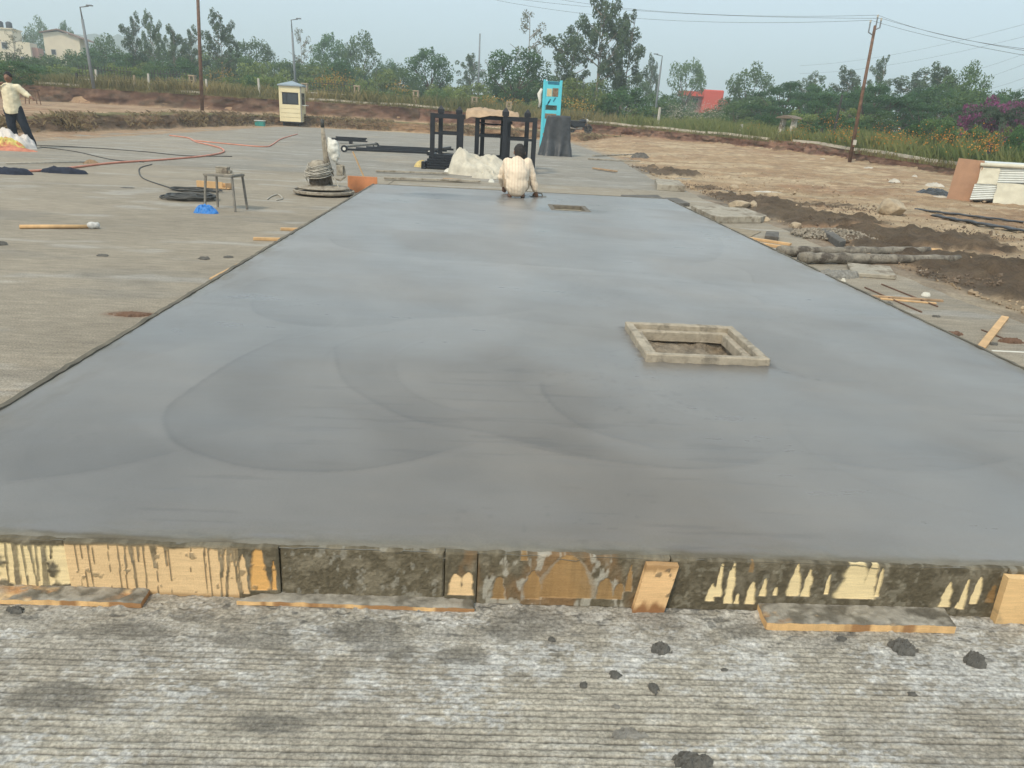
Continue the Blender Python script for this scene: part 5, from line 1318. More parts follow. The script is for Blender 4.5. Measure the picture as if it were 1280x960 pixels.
for k, (px, py, rx, ry, h, lab, mt) in enumerate(((1105, 381, .07, .05, .025, 'dark clod at the right form below the wood strips', M_LUMP), (1192, 418, .07, .04, .02, 'red brown scrap beside the right form board', M_RUST), (1262, 428, .09, .03, .03, 'brown twisted rag under the slanting plank', M_RUST), (1157, 370, .04, .03, .03, 'small white bag on the wood strips', M_WHITEP), (1242, 431, .03, .02, .015, 'small dark crumb left of the brown rag', M_LUMP), (1170, 396, .03, .02, .012, 'little dark crumb on the middle of the strip', M_LUMP), (1048, 345, .22, .12, .05, 'wet grey mortar spill where the form boards meet', M_LUMP2), (1000, 318, .20, .10, .05, 'mortar rubble spilt at the pole ends', M_LUMP2), (1054, 352, .02, .02, .03, 'tiny pale chip on the right form board', M_WHITEP))):
    q = at(px, py); tag(link('scrap', lump_mesh(1000+k, rx, ry, h), mt, loc=(q.x, q.y, 0)), lab, 'scrap')
# boulder, stones
for k, (px, py, s, lab) in enumerate(((1117, 270, (.27, .22, .20), 'squared tan boulder lying alone on the dirt'), (925, 262, (.22, .16, .10), 'broken stone beside the large cover slab'), (941, 262, (.10, .09, .10), 'small dark stone right of the broken stone'), (995, 286, (.10, .08, .06), 'pale stone in the dark soil by the gravel'), (956, 277.5, (.09, .08, .05), 'pale stone at the corner of the large cover slab'), (918, 236, (.12, .1, .06), 'grey stone out on the tan dirt'))):
    q = at(px, py); o = link('stone', rock_mesh('stone', 40+k, s), M_ROCK, loc=(q.x, q.y+s[1]*0.5, s[2]*0.62)); tag(o, lab, 'stone')
# gravel heap: many stones, one object
rnd = random.Random(77); V = []; F = []
q = at(1052, 300)
for k in range(900):
    r = rnd.random()**0.5; a = rnd.random()*6.283; x = r*0.62*math.cos(a); y = r*0.55*math.sin(a)+0.15*x
    z = 0.01+0.07*max(0, 1-r*r)*rnd.uniform(0.6, 1.05); s = rnd.uniform(0.014, 0.032)
    b = len(V); oc = [(s, 0, 0), (-s, 0, 0), (0, s, 0), (0, -s, 0), (0, 0, s*.8), (0, 0, -s*.8)]
    R3 = Matrix.Rotation(rnd.random()*6, 3, 'Z') @ Matrix.Rotation(rnd.random()*3, 3, 'X')
    V += [tuple(R3 @ Vector((o_[0]*rnd.uniform(.6, 1.3), o_[1]*rnd.uniform(.6, 1.3), o_[2]))+Vector((x, y, z))) for o_ in oc]
    F += [(b+i, b+j, b+k_) for i, j, k_ in ((0,2,4),(2,1,4),(1,3,4),(3,0,4),(2,0,5),(1,2,5),(3,1,5),(0,3,5))]
me = bpy.data.meshes.new('gravel_heap'); me.from_pydata(V, [], F)
tag(link('gravel_heap', me, mat('crushed_grey_stone', (0.25, 0.215, 0.165), 0.9, 0.6, 18), loc=(q.x, q.y+0.25, 0.02)), 'low heap of grey crushed stone beside the poles', 'gravel', kind='stuff')
# clods and pebbles strewn on the dirt
V = []; F = []; 
rnd = random.Random(99)
for k in range(3600):
    x = rnd.uniform(4.6, 16); y = rnd.uniform(6, 34)
    if rnd.random() < 0.55: x = 4.6+(rnd.random()**2)*7; y = 6+rnd.random()**1.3*18
    s = rnd.uniform(0.006, 0.020)*(2.6 if rnd.random() < 0.06 else 1)
    b = len(V); R3 = Matrix.Rotation(rnd.random()*6, 3, 'Z') @ Matrix.Rotation(rnd.random()*3, 3, 'X')
    z = float(0.42*max(0, min(1, (y-24)/32))**2)+0.015
    V += [tuple(R3 @ Vector((o_[0]*s*rnd.uniform(.6, 1.4), o_[1]*s*rnd.uniform(.6, 1.4), o_[2]*s))+Vector((x, y, z+s*.4))) for o_ in ((1,0,0),(-1,0,0),(0,1,0),(0,-1,0),(0,0,.8),(0,0,-.8))]
    F += [(b+i, b+j, b+k_) for i, j, k_ in ((0,2,4),(2,1,4),(1,3,4),(3,0,4),(2,0,5),(1,2,5),(3,1,5),(0,3,5))]
me = bpy.data.meshes.new('strewn_clods'); me.from_pydata(V, [], F)
tag(link('strewn_clods', me, mat('dry_clods', (0.34, 0.255, 0.165), 0.95, 0.5, 3)), 'small earth clods and pebbles strewn over the dirt', 'clods', kind='stuff')
V = []; F = []; rnd = random.Random(123)
for k in range(4200):
    px, py, r_, a_ = rnd.choice(DARKS); q = at(px, py); x = q.x+rnd.gauss(0, .38)*r_; y = q.y+rnd.gauss(0, .42)*r_
    if x < 4.5+0.1*rnd.random(): continue
    s_ = rnd.uniform(0.006, 0.017)*(2.2 if rnd.random() < 0.05 else 1); b = len(V)
    R3 = Matrix.Rotation(rnd.random()*6, 3, 'Z') @ Matrix.Rotation(rnd.random()*3, 3, 'X')
    V += [tuple(R3 @ Vector((o_[0]*s_*rnd.uniform(.6, 1.4), o_[1]*s_*rnd.uniform(.6, 1.4), o_[2]*s_))+Vector((x, y, 0.035+s_*.3))) for o_ in ((1,0,0),(-1,0,0),(0,1,0),(0,-1,0),(0,0,.8),(0,0,-.8))]
    F += [(b+i, b+j, b+k_) for i, j, k_ in ((0,2,4),(2,1,4),(1,3,4),(3,0,4),(2,0,5),(1,2,5),(3,1,5),(0,3,5))]
me = bpy.data.meshes.new('dark_clods'); me.from_pydata(V, [], F)
tag(link('dark_clods', me, mat('dark_moist_clods', (0.13, 0.095, 0.065), 0.95, 0.6, 3)), 'dark moist clods on the turned soil', 'clods', kind='stuff')
# black strips on the dirt
for k, (a, b, w, lab) in enumerate((((1143, 264), (1300, 283), 0.14, 'upper of two long black strips lying on the dirt'), ((1165, 272), (1300, 295), 0.18, 'lower of two long black strips lying on the dirt'))):
    A, B = at(*a), at(*b); n = 30; rnd = random.Random(k)
    m = MB(); d = B-A; pr = Vector((-d.y, d.x, 0)).normalized()
    P1 = []; 
    m.tube([d*(i/n)+pr*0.03*math.sin(i*.7)+Vector((0, 0, 0.045+0.012*math.sin(i*1.3))) for i in range(n+1)], [w*0.30*(0.8+0.4*rnd.random()) for _ in range(n+1)], 10)
    m.tube([d*(i/n)+pr*(0.10+0.02*math.sin(i*.9))+Vector((0, 0, 0.03)) for i in range(n+1)], [w*0.22*(0.8+0.4*rnd.random()) for _ in range(n+1)], 8)
    m.v = [(v[0], v[1], 0.02+v[2]*0.45) for v in m.v]
    tag(m.build('black_strip', M_TARP, loc=tuple(A), smooth=True), lab, 'plastic strip')
# panel stack with pale covers, brown plywood against its end
q = at(1206, 251)
t = thing('panel_stack', 'stack of white corrugated panels half covered with pale sheets at the right', 'panel stack', (q.x+0.05, q.y-0.05, 0), rz=-0.30)
L, Hh, Dp = 3.4, 0.92, 1.3
m = MB(); m.box((L/2, Dp/2+0.05, Hh/2-0.02), (L-0.02, Dp-0.06, Hh-0.10)); m.build('core', M_CORR, t)
def corr(x0, x1, z0, z1, y=-0.01):
    m = MB(); n = int((z1-z0)/0.025); V = []; F = []
    for i in range(n+1):
        z = z0+(z1-z0)*i/n; yy = y-(0.022 if i % 2 else 0.0); V += [(x0+0.10*(z-0.45), yy+0.10*(z-0.9), z), (x1, yy+0.10*(z-0.9), z+0.06)]
    for i in range(n): F.append((2*i, 2*i+1, 2*i+3, 2*i+2))
    m.add(V, F); m.build('corrugated_panel', M_CORR, t)
def cover(x0, x1, z0, z1, seed, y=-0.045):
    n = 16; U, W = np.meshgrid(np.linspace(0, 1, n), np.linspace(0, 1, n))
    Xc = x0+(x1-x0)*U+0.05*(fbm(W*3, U*2, 2, seed)-0.5); Zc = z0+(z1-z0)*W+0.03*(fbm(U*3, W*2, 2, seed+1)-0.5)
    Yc = y+0.03*(fbm(U*4, W*3, 3, seed+2)-0.5)+0.10*(Zc-0.9)
    link('cover_sheet', raw_mesh('cover_sheet', np.stack([Xc, Yc, Zc], -1).reshape(-1, 3), F4=grid_faces(n, n), smooth=True), M_LINEN, t)
corr(0.04, 0.52, 0.03, 0.42); corr(0.48, 1.6, 0.46, 0.80); corr(1.22, 2.4, 0.03, 0.42); corr(2.3, 3.35, 0.46, 0.80)
cover(0.08, 0.50, 0.43, 0.80, 3); cover(0.50, 1.24, -0.02, 0.47, 5, -0.07); cover(1.25, 2.3, 0.42, 0.78, 7); cover(2.3, 3.3, 0.0, 0.45, 9)
m = MB(); m.tube([(0.06, -0.06, 0.86), (L, -0.06, 0.90)], 0.045, 10); m.build('top_roll', M_LINEN, t, smooth=True)
m = MB(); m.box((L/2, Dp/2, Hh-0.02), (L, Dp, 0.05)); m.build('top_sheet', M_CORR, t, bevel=0.01)
q = at(1184, 249); q3 = at(1207, 252)
d = q3-q
m = MB(); m.box((0.27, 0, 0.49), (0.54, 0.02, 0.98)); m.box((0.545, 0.0, 0.49), (0.02, 0.10, 0.98)); m.box((0.39, -0.012, 0.30), (0.10, 0.006, 0.16))
ob = m.build('plywood_sheet', M_BROWNP, loc=(q.x-0.02, q.y, 0), rz=-0.55); ob.rotation_euler = (0.10, 0.05, -0.45)
tag(ob, 'brown plywood sheet standing against the end of the panel stack', 'plywood')
q = at(1165, 243)
tag(link('tarpaulin_scrap', heap_mesh('tarpaulin_scrap', 0.5, 0.4, 0.14, 91, 30, 0.7, 3), M_TARP, loc=(q.x+0.1, q.y+0.1, 0)), 'black tarpaulin scrap left of the brown plywood sheet', 'tarpaulin')
for k, (px, py, rx, ry, h, lab) in enumerate(((1168, 234, .45, .3, .12, 'white plastic sheet scrap lying on the black tarpaulin'), (1118, 228, .28, .2, .10, 'white litter bag on the dirt near the pole'), (1086, 213, .40, .25, .10, 'white litter at the foot of the electric pole'), (1027, 204, .28, .2, .14, 'white litter bag against the right bank'), (1143, 222, .15, .12, .08, 'small white litter left of the panel stack'), (960, 241, .5, .2, .03, 'flat white sheet scrap on the tan dirt'), (1175, 247, .3, .12, .04, 'flat white scrap before the black tarpaulin'), (1198, 352, .28, .08, .02, 'upper pale puddle skin on the dark mud'), (1160, 341, .22, .07, .02, 'pale smear on the dark mud below the poles'))):
    rx, ry = rx*0.7, ry*0.7; q = at(px, py); zz = float(0.42*max(0, min(1, (q.y-24)/32))**2)
    tag(link('plastic_scrap', heap_mesh('plastic_scrap', rx, ry, h, 120+k*3, 24, 0.6, 3), M_LITTER, loc=(q.x, q.y, zz+0.01)), lab, 'litter')
# planks out on the far right of the pavement
for k, (a, b, lab) in enumerate((((742, 196), (792, 194), 'upper of the pale planks on the dirt right of the tarpaulin box'), ((735, 200), (800, 203), 'long pale plank on the dirt right of the tarpaulin box'), ((742, 212), (770, 216), 'short plank on the pavement edge below the long plank'), ((470, 216), (560, 219), 'pale plank on the pavement left of the white heap'), ((480, 225), (600, 229), 'long pale plank lying just beyond the far form'), ((555, 226), (577, 228), 'short dark plank beyond the far form'))):
    A, B = at(*a), at(*b); m = MB(); m.bar((0, 0, 0.03), tuple(B-A+Vector((0, 0, 0.03))), 0.12, 0.04); tag(m.build('plank', M_PCSLAB if k not in (2, 5) else M_OLDWOOD, loc=(A.x, A.y, 0.012), bevel=0.005), lab, 'plank')
q = at(800, 198); tag(link('earth_clod', heap_mesh('earth_clod', .45, .3, .22, 141, 26, 0.6, 3), M_DARKC, loc=(q.x, q.y, 0.0)), 'dark clump of earth at the end of the long plank', 'earth clump')
# ================================================================== PEOPLE
def striped(name, base, stripe, period, axis_amp=0.35):
    t = NT(name); v = t.objco()
    sx = t.n('SeparateXYZ'); t.set(sx, 0, v)
    s = t.math('SINE', t.math('MULTIPLY', sx.outputs['X'], 6.283/period))
    n = t.noise(7, 4, .6, v)
    c = t.mix(t.mrange(s, 0.55, 0.85, 0, axis_amp), base, stripe)
    c = t.mix(1.0, c, t.mix(t.mrange(n, .3, .7, 0, 1), (.88,)*3, (1.08,)*3), 'MULTIPLY')
    t.pset(Base_Color=c, Roughness=0.9); t.set(t.p, 'Specular IOR Level', 0.15)
    t.set(t.p, 'Normal', t.bump(t.noise(11, 3, .5, v), 0.03, .7))
    return t.m
M_SHIRT1 = striped('cream_striped_shirt', (0.74, 0.62, 0.47), (0.60, 0.44, 0.32), 0.045, 0.5)
M_SHIRT2 = mat('cream_shirt', (0.72, 0.64, 0.45), 0.9, 0.12, 6, 0.02, 9)
M_TROUS = mat('navy_trousers', (0.018, 0.024, 0.035), 0.9, 0.3, 10, 0.02, 10)
M_SKIN = mat('brown_skin', (0.20, 0.105, 0.065), 0.6, 0.12, 10)
M_HAIR = mat('greying_black_hair', (0.03, 0.027, 0.025), 0.8, 0.7, 60, 0.004, 120)
M_HAIR2 = mat('black_hair', (0.012, 0.010, 0.009), 0.7, 0.5, 60, 0.004, 120)
def hand(parts, wrist, d, side, curl=0.5, s=1.0, up=Vector((0, 0, 1))):
    """palm, four unequal fingers with a bend, a thumb from the side of the palm"""
    d = Vector(d).normalized(); w = Vector(wrist); x = d.cross(up).normalized()*side; n = x.cross(d).normalized()*side
    palm = w+d*0.05*s
    parts.append(('l', [w, palm, w+d*0.085*s], [0.026*s, 0.034*s, 0.030*s]))
    for k, (o_, L) in enumerate(((-0.030, 0.062), (-0.010, 0.072), (0.010, 0.068), (0.030, 0.052))):
        b = w+d*0.088*s+x*o_*s; k1 = b+(d*(1-curl*0.3)-n*curl*0.5).normalized()*L*0.5*s; k2 = k1+(d*(1-curl)-n*curl).normalized()*L*0.5*s
        parts.append(('l', [b, k1, k2], [0.0105*s, 0.0095*s, 0.008*s]))
    b = w+d*0.03*s-x*0.028*s; k1 = b+(d*0.6-x*0.8).normalized()*0.035*s; k2 = k1+(d*0.9-x*0.3-n*curl*.4).normalized()*0.03*s
    parts.append(('l', [b, k1, k2], [0.013*s, 0.011*s, 0.009*s]))
# ---- crouching man, seen from behind, working the far edge of the slab
cp = at(645, 247.5, T)
t = thing('person', 'person in cream striped shirt crouching with back turned at the slab end', 'person', (cp.x, cp.y, T))
V3 = Vector
hipL, hipR = V3((-0.09, 0.10, 0.20)), V3((0.09, 0.10, 0.20))
knL, knR = V3((-0.17, 0.46, 0.40)), V3((0.17, 0.46, 0.40))
anL, anR = V3((-0.085, 0.10, 0.065)), V3((0.095, 0.10, 0.065))
chest, neck = V3((0.0, 0.26, 0.47)), V3((0.02, 0.34, 0.575))
shL, shR = V3((-0.145, 0.28, 0.505)), V3((0.155, 0.28, 0.505))
elL, wrL = V3((-0.235, 0.32, 0.28)), V3((-0.19, 0.52, 0.12))
elR, wrR = V3((0.26, 0.24, 0.27)), V3((0.315, 0.26, 0.085))
hd = V3((0.035, 0.37, 0.64))
parts = [('l', [hipL, knL, anL], [0.10, 0.07, 0.042]), ('l', [hipR, knR, anR], [0.10, 0.07, 0.042]), ('l', [V3((0, 0.10, 0.21)), V3((0, 0.16, 0.33)), chest, neck], [0.145, 0.13, 0.135, 0.06]), ('l', [shL, shR], [0.068, 0.068]),
         ('l', [shL, elL, wrL], [0.058, 0.042, 0.027]), ('l', [shR, elR, wrR], [0.058, 0.042, 0.027]),
         ('l', [neck, hd], [0.055, 0.06]), ('b', tuple(hd+V3((0, 0.03, 0.03))), 0.098, (0.85, 1.05, 1.15)),
         ('b', tuple(hd+V3((0, 0.135, 0.0))), 0.02, (.8, 1, 1.2)), ('b', tuple(hd+V3((0, 0.11, -0.05))), 0.03, (1.2, .7, .5)), ('b', tuple(hd+V3((-0.086, 0.02, 0.015))), 0.024, (.5, .8, 1.3)), ('b', tuple(hd+V3((0.086, 0.02, 0.015))), 0.024, (.5, .8, 1.3)),
         ('b', tuple(hd+V3((-0.033, 0.118, 0.025))), 0.014), ('b', tuple(hd+V3((0.033, 0.118, 0.025))), 0.014)]
for an, s_ in ((anL, -1), (anR, 1)):
    parts.append(('l', [an+V3((0, -0.035, -0.035)), an+V3((s_*0.012, 0.07, -0.035)), an+V3((s_*0.03, 0.16, -0.045))], [0.032, 0.036, 0.02]))
    for k in range(5):
        b = an+V3((s_*(0.03)+(-0.034+0.016*k), 0.165-0.008*abs(k-1), -0.05)); parts.append(('l', [b, b+V3((0, 0.035, -0.003))], [0.0095, 0.008]))
hand(parts, wrR, (0.15, 0.35, -0.55), 1, 0.6); hand(parts, wrL, (0.1, 0.7, -0.4), -1, 0.6)
blob('body', parts, 0.011, M_SKIN, t, 3)
def wrinkle(sd, a):
    return lambda c, n: c+n*((fbm(c[:, 0]*9+c[:, 2]*4, c[:, 2]*11-c[:, 1]*5, 3, sd)-0.5)*a)[:, None]
blob('shirt', [('l', [V3((0, 0.06, 0.17)), V3((0, 0.10, 0.32)), V3((0, 0.235, 0.455)), V3((0.01, 0.31, 0.545))], [0.165, 0.175, 0.155, 0.075]), ('b', (0, 0.04, 0.19), 0.17, (1.08, 0.75, 0.95)), ('l', [shL, V3((-0.10, 0.2, 0.40)), V3((-.09, .1, .25))], [0.085, .1, .1]), ('l', [shR, V3((0.10, 0.2, 0.40)), V3((.09, .1, .25))], [0.085, .1, .1]),
               ('l', [shL, elL, wrL*0.75+elL*0.25], [0.078, 0.066, 0.052]), ('l', [shR, elR, wrR*0.78+elR*0.22], [0.078, 0.066, 0.052])], 0.014, M_SHIRT1, t, 3, post=wrinkle(3, 0.03))
blob('trousers', [('l', [hipL, knL, anL*0.75+knL*0.25], [0.115, 0.088, 0.062]), ('l', [hipR, knR, anR*0.75+knR*0.25], [0.115, 0.088, 0.062]), ('l', [hipL, hipR], [0.12, 0.12])], 0.014, mat('tan_trousers', (0.36, 0.27, 0.18), .9, .2, 8), t, 3)
blob('hair', [('b', tuple(hd+V3((0, 0.022, 0.048))), 0.104, (0.88, 1.0, 1.02)), ('b', tuple(hd+V3((0, -0.02, 0.012))), 0.088, (0.9, 0.8, 1.0))], 0.011, M_HAIR, t, 2, post=lambda c, n: c+n*((fbm(c[:, 0]*60, c[:, 2]*60+c[:, 1]*40, 3, 4)-0.5)*0.028)[:, None])
m = MB(); m.box((0, 0, 0), (0.26, 0.09, 0.008)); m.tube([(-0.08, 0, 0.006), (-0.06, 0, 0.05), (0.06, 0, 0.05), (0.08, 0, 0.006)], 0.012, 8)
tag(m.build('hand_float', M_STEEL, loc=(cp.x+0.36, cp.y+0.36, T+0.008), rz=0.3), 'steel hand float held by the crouching person', 'hand float')
# ---- standing man at the left picture edge
sp_ = at(29, 184.5)
t = thing('person', 'person in cream shirt and dark trousers standing legs apart at the left', 'person', (sp_.x, sp_.y, 0), rz=0.15)
hL, hR = V3((-0.19, 0, 0.90)), V3((0.0, 0, 0.90))
parts = [('l', [hL, V3((-0.17, -0.03, 0.50)), V3((-0.15, 0.03, 0.09))], [0.095, 0.068, 0.045]), ('l', [hR, V3((0.12, -0.03, 0.49)), V3((0.24, 0.02, 0.09))], [0.095, 0.068, 0.045]),
         ('l', [V3((-0.1, 0, 0.92)), V3((-0.10, 0, 1.12)), V3((-0.11, 0.0, 1.32)), V3((-0.10, 0, 1.47))], [0.14, 0.125, 0.145, 0.06]), ('l', [V3((-0.28, 0, 1.40)), V3((0.07, 0, 1.40))], [0.065, 0.065]),
         ('l', [V3((0.07, 0, 1.40)), V3((0.24, 0.0, 1.25)), V3((0.36, -0.1, 1.20))], [0.056, 0.042, 0.028]), ('l', [V3((-0.28, 0, 1.40)), V3((-0.46, -0.06, 1.34)), V3((-0.27, -0.16, 1.44))], [0.056, 0.042, 0.028]),
         ('l', [V3((-0.10, 0, 1.46)), V3((-0.10, -0.01, 1.56))], [0.055, 0.06]), ('b', (-0.10, -0.02, 1.61), 0.098, (0.84, 0.98, 1.18)), ('b', (-0.10, -0.12, 1.595), 0.018, (.8, 1, 1.3)), ('b', (-0.183, -0.01, 1.60), 0.022, (.5, .8, 1.3)), ('b', (-0.017, -0.01, 1.60), 0.022, (.5, .8, 1.3)), ('b', (-0.10, -0.10, 1.545), 0.024, (1.2, .6, .5)), ('b', (-0.132, -0.105, 1.62), 0.013), ('b', (-0.068, -0.105, 1.62), 0.013)]
for ax_, s_ in ((-0.15, -1), (0.24, 1)):
    parts.append(('l', [V3((ax_, 0.07, 0.03)), V3((ax_+s_*0.02, -0.05, 0.035)), V3((ax_+s_*0.05, -0.15, 0.022))], [0.032, 0.038, 0.022]))
hand(parts, V3((0.36, -0.1, 1.20)), (0.7, -0.5, -0.3), 1, 0.5); hand(parts, V3((-0.27, -0.16, 1.44)), (0.8, 0.1, 0.5), -1, 0.5)
blob('body', parts, 0.013, M_SKIN, t, 3)
blob('shirt', [('l', [V3((-0.1, 0, 0.86)), V3((-0.10, 0, 1.12)), V3((-0.11, 0.0, 1.32)), V3((-0.10, 0, 1.43))], [0.195, 0.19, 0.185, 0.09]), ('l', [V3((-0.28, 0, 1.40)), V3((0.07, 0, 1.40))], [0.085, 0.085]),
               ('l', [V3((0.07, 0, 1.40)), V3((0.24, 0.0, 1.25)), V3((0.33, -0.075, 1.21))], [0.082, 0.068, 0.052]), ('l', [V3((-0.28, 0, 1.40)), V3((-0.46, -0.06, 1.34)), V3((-0.31, -0.14, 1.42))], [0.082, 0.068, 0.052])], 0.018, M_SHIRT2, t, 3, post=lambda c, n: np.stack([*(wrinkle(8, 0.035)(c, n)[:, :2].T), np.maximum(wrinkle(8, 0.035)(c, n)[:, 2], 0.80+0.02*np.sin(c[:, 0]*14))], -1))
blob('trousers', [('l', [hL, V3((-0.17, -0.03, 0.50)), V3((-0.15, 0.03, 0.10))], [0.125, 0.095, 0.074]), ('l', [hR, V3((0.12, -0.03, 0.49)), V3((0.24, 0.02, 0.10))], [0.125, 0.095, 0.074]), ('l', [V3((-0.15, 0, 0.93)), V3((-0.05, 0, 0.93))], [0.13, 0.13])], 0.017, M_TROUS, t, 3, post=wrinkle(11, 0.02))
blob('hair', [('b', (-0.10, 0.0, 1.645), 0.102, (0.9, 1.0, 1.05)), ('b', (-0.10, 0.04, 1.60), 0.085, (0.9, .8, 1.1))], 0.014, M_HAIR2, t, 2)
# dark shoes
for ax_, s_ in ((-0.15, -1), (0.24, 1)):
    blob('shoe', [('l', [V3((ax_, 0.08, 0.035)), V3((ax_+s_*0.02, -0.05, 0.04)), V3((ax_+s_*0.055, -0.18, 0.03))], [0.04, 0.047, 0.032])], 0.014, M_RUST, t, 2)
# ================================================================== PLANTS
def leaf_mat(name, dark, light, rough=0.6, trans=0.35, orand=0.18):
    t = NT(name)
    r = t.attr('rnd', 'Fac'); orn = t.n('ObjectInfo').outputs['Random']
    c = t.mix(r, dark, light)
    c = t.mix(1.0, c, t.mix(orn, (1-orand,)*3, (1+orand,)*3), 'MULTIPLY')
    t.pset(Base_Color=c, Roughness=rough); t.set(t.p, 'Specular IOR Level', 0.3)
    tr = t.n('BsdfTranslucent'); t.set(tr, 'Color', c)
    mx = t.n('MixShader'); mx.inputs[0].default_value = trans
    t.t.links.new(t.p.outputs[0], mx.inputs[1]); t.t.links.new(tr.outputs[0], mx.inputs[2]); t.t.links.new(mx.outputs[0], t.out.inputs['Surface'])
    return t.m
M_LEAF = {'euc': leaf_mat('eucalyptus_leaves', (0.055, 0.098, 0.048), (0.155, 0.215, 0.110)),
          'pale': leaf_mat('pale_thin_leaves', (0.12, 0.13, 0.085), (0.22, 0.22, 0.15)),
          'broad': leaf_mat('broad_tree_leaves', (0.046, 0.100, 0.036), (0.145, 0.220, 0.080)),
          'dense': leaf_mat('dense_green_leaves', (0.032, 0.088, 0.030), (0.105, 0.200, 0.068)),
          'rain': leaf_mat('layered_green_leaves', (0.027, 0.075, 0.032), (0.095, 0.185, 0.075)),
          'shrub': leaf_mat('bright_shrub_leaves', (0.095, 0.145, 0.040), (0.25, 0.30, 0.10)),
          'bloom': leaf_mat('magenta_bracts', (0.10, 0.075, 0.07), (0.36, 0.085, 0.24)),
          'palm': leaf_mat('palm_fronds', (0.05, 0.085, 0.05), (0.12, 0.16, 0.10))}
M_BARK = mat('grey_bark', (0.25, 0.21, 0.17), 0.95, 0.3, 3, 0.02, 12)
M_BARKD = mat('dark_bark', (0.11, 0.085, 0.065), 0.95, 0.3, 3, 0.02, 12)
ASP = {'euc': 0.42, 'pale': 0.42, 'broad': 0.95, 'dense': 0.95, 'rain': 1.5, 'shrub': 1.2, 'bloom': 1.2, 'palm': 1.0}
def leaves_mesh(name, C_, N_, size, asp, seed, droop=0.0, rnd_bias=None, kx=1.0):
    """C_: leaf centres (n,3); each leaf a bent diamond of two quads"""
    rs = np.random.RandomState(seed); n = len(C_)
    C_ = np.array(C_)*np.array((kx, kx, 1.0))
    d = rs.normal(size=(n, 3)); d[:, 2] -= droop*1.5; d /= np.linalg.norm(d, axis=1)[:, None]
    s = rs.normal(size=(n, 3))*0.8+N_*0.6; s = np.cross(d, s); s /= np.linalg.norm(s, axis=1)[:, None]+1e-9
    L = (size*(0.6+0.8*rs.rand(n)))[:, None]; W = L*asp
    V = np.stack([C_-d*L, C_+s*W, C_+d*L, C_-s*W], 1).reshape(-1, 3)
    F = np.arange(4*n).reshape(n, 4)
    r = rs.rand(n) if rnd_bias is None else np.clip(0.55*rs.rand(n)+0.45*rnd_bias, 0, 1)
    return raw_mesh(name, V, F4=F, attrs={'rnd': np.repeat(r, 4)}, smooth=False)
def clumps(centres, radii, per, rs, flat=0.8):
    P = []; N = []; B = []
    for c, r in zip(centres, radii):
        k = max(6, int(per*(r/np.mean(radii))**1.6))
        u = rs.normal(size=(k, 3)); u /= np.linalg.norm(u, axis=1)[:, None]
        q = u*(0.45+0.55*rs.rand(k, 1)**0.6)*r; q[:, 2] *= flat
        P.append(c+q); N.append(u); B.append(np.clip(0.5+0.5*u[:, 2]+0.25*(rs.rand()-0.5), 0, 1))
    return np.concatenate(P), np.concatenate(N), np.concatenate(B)
PROTO = {}
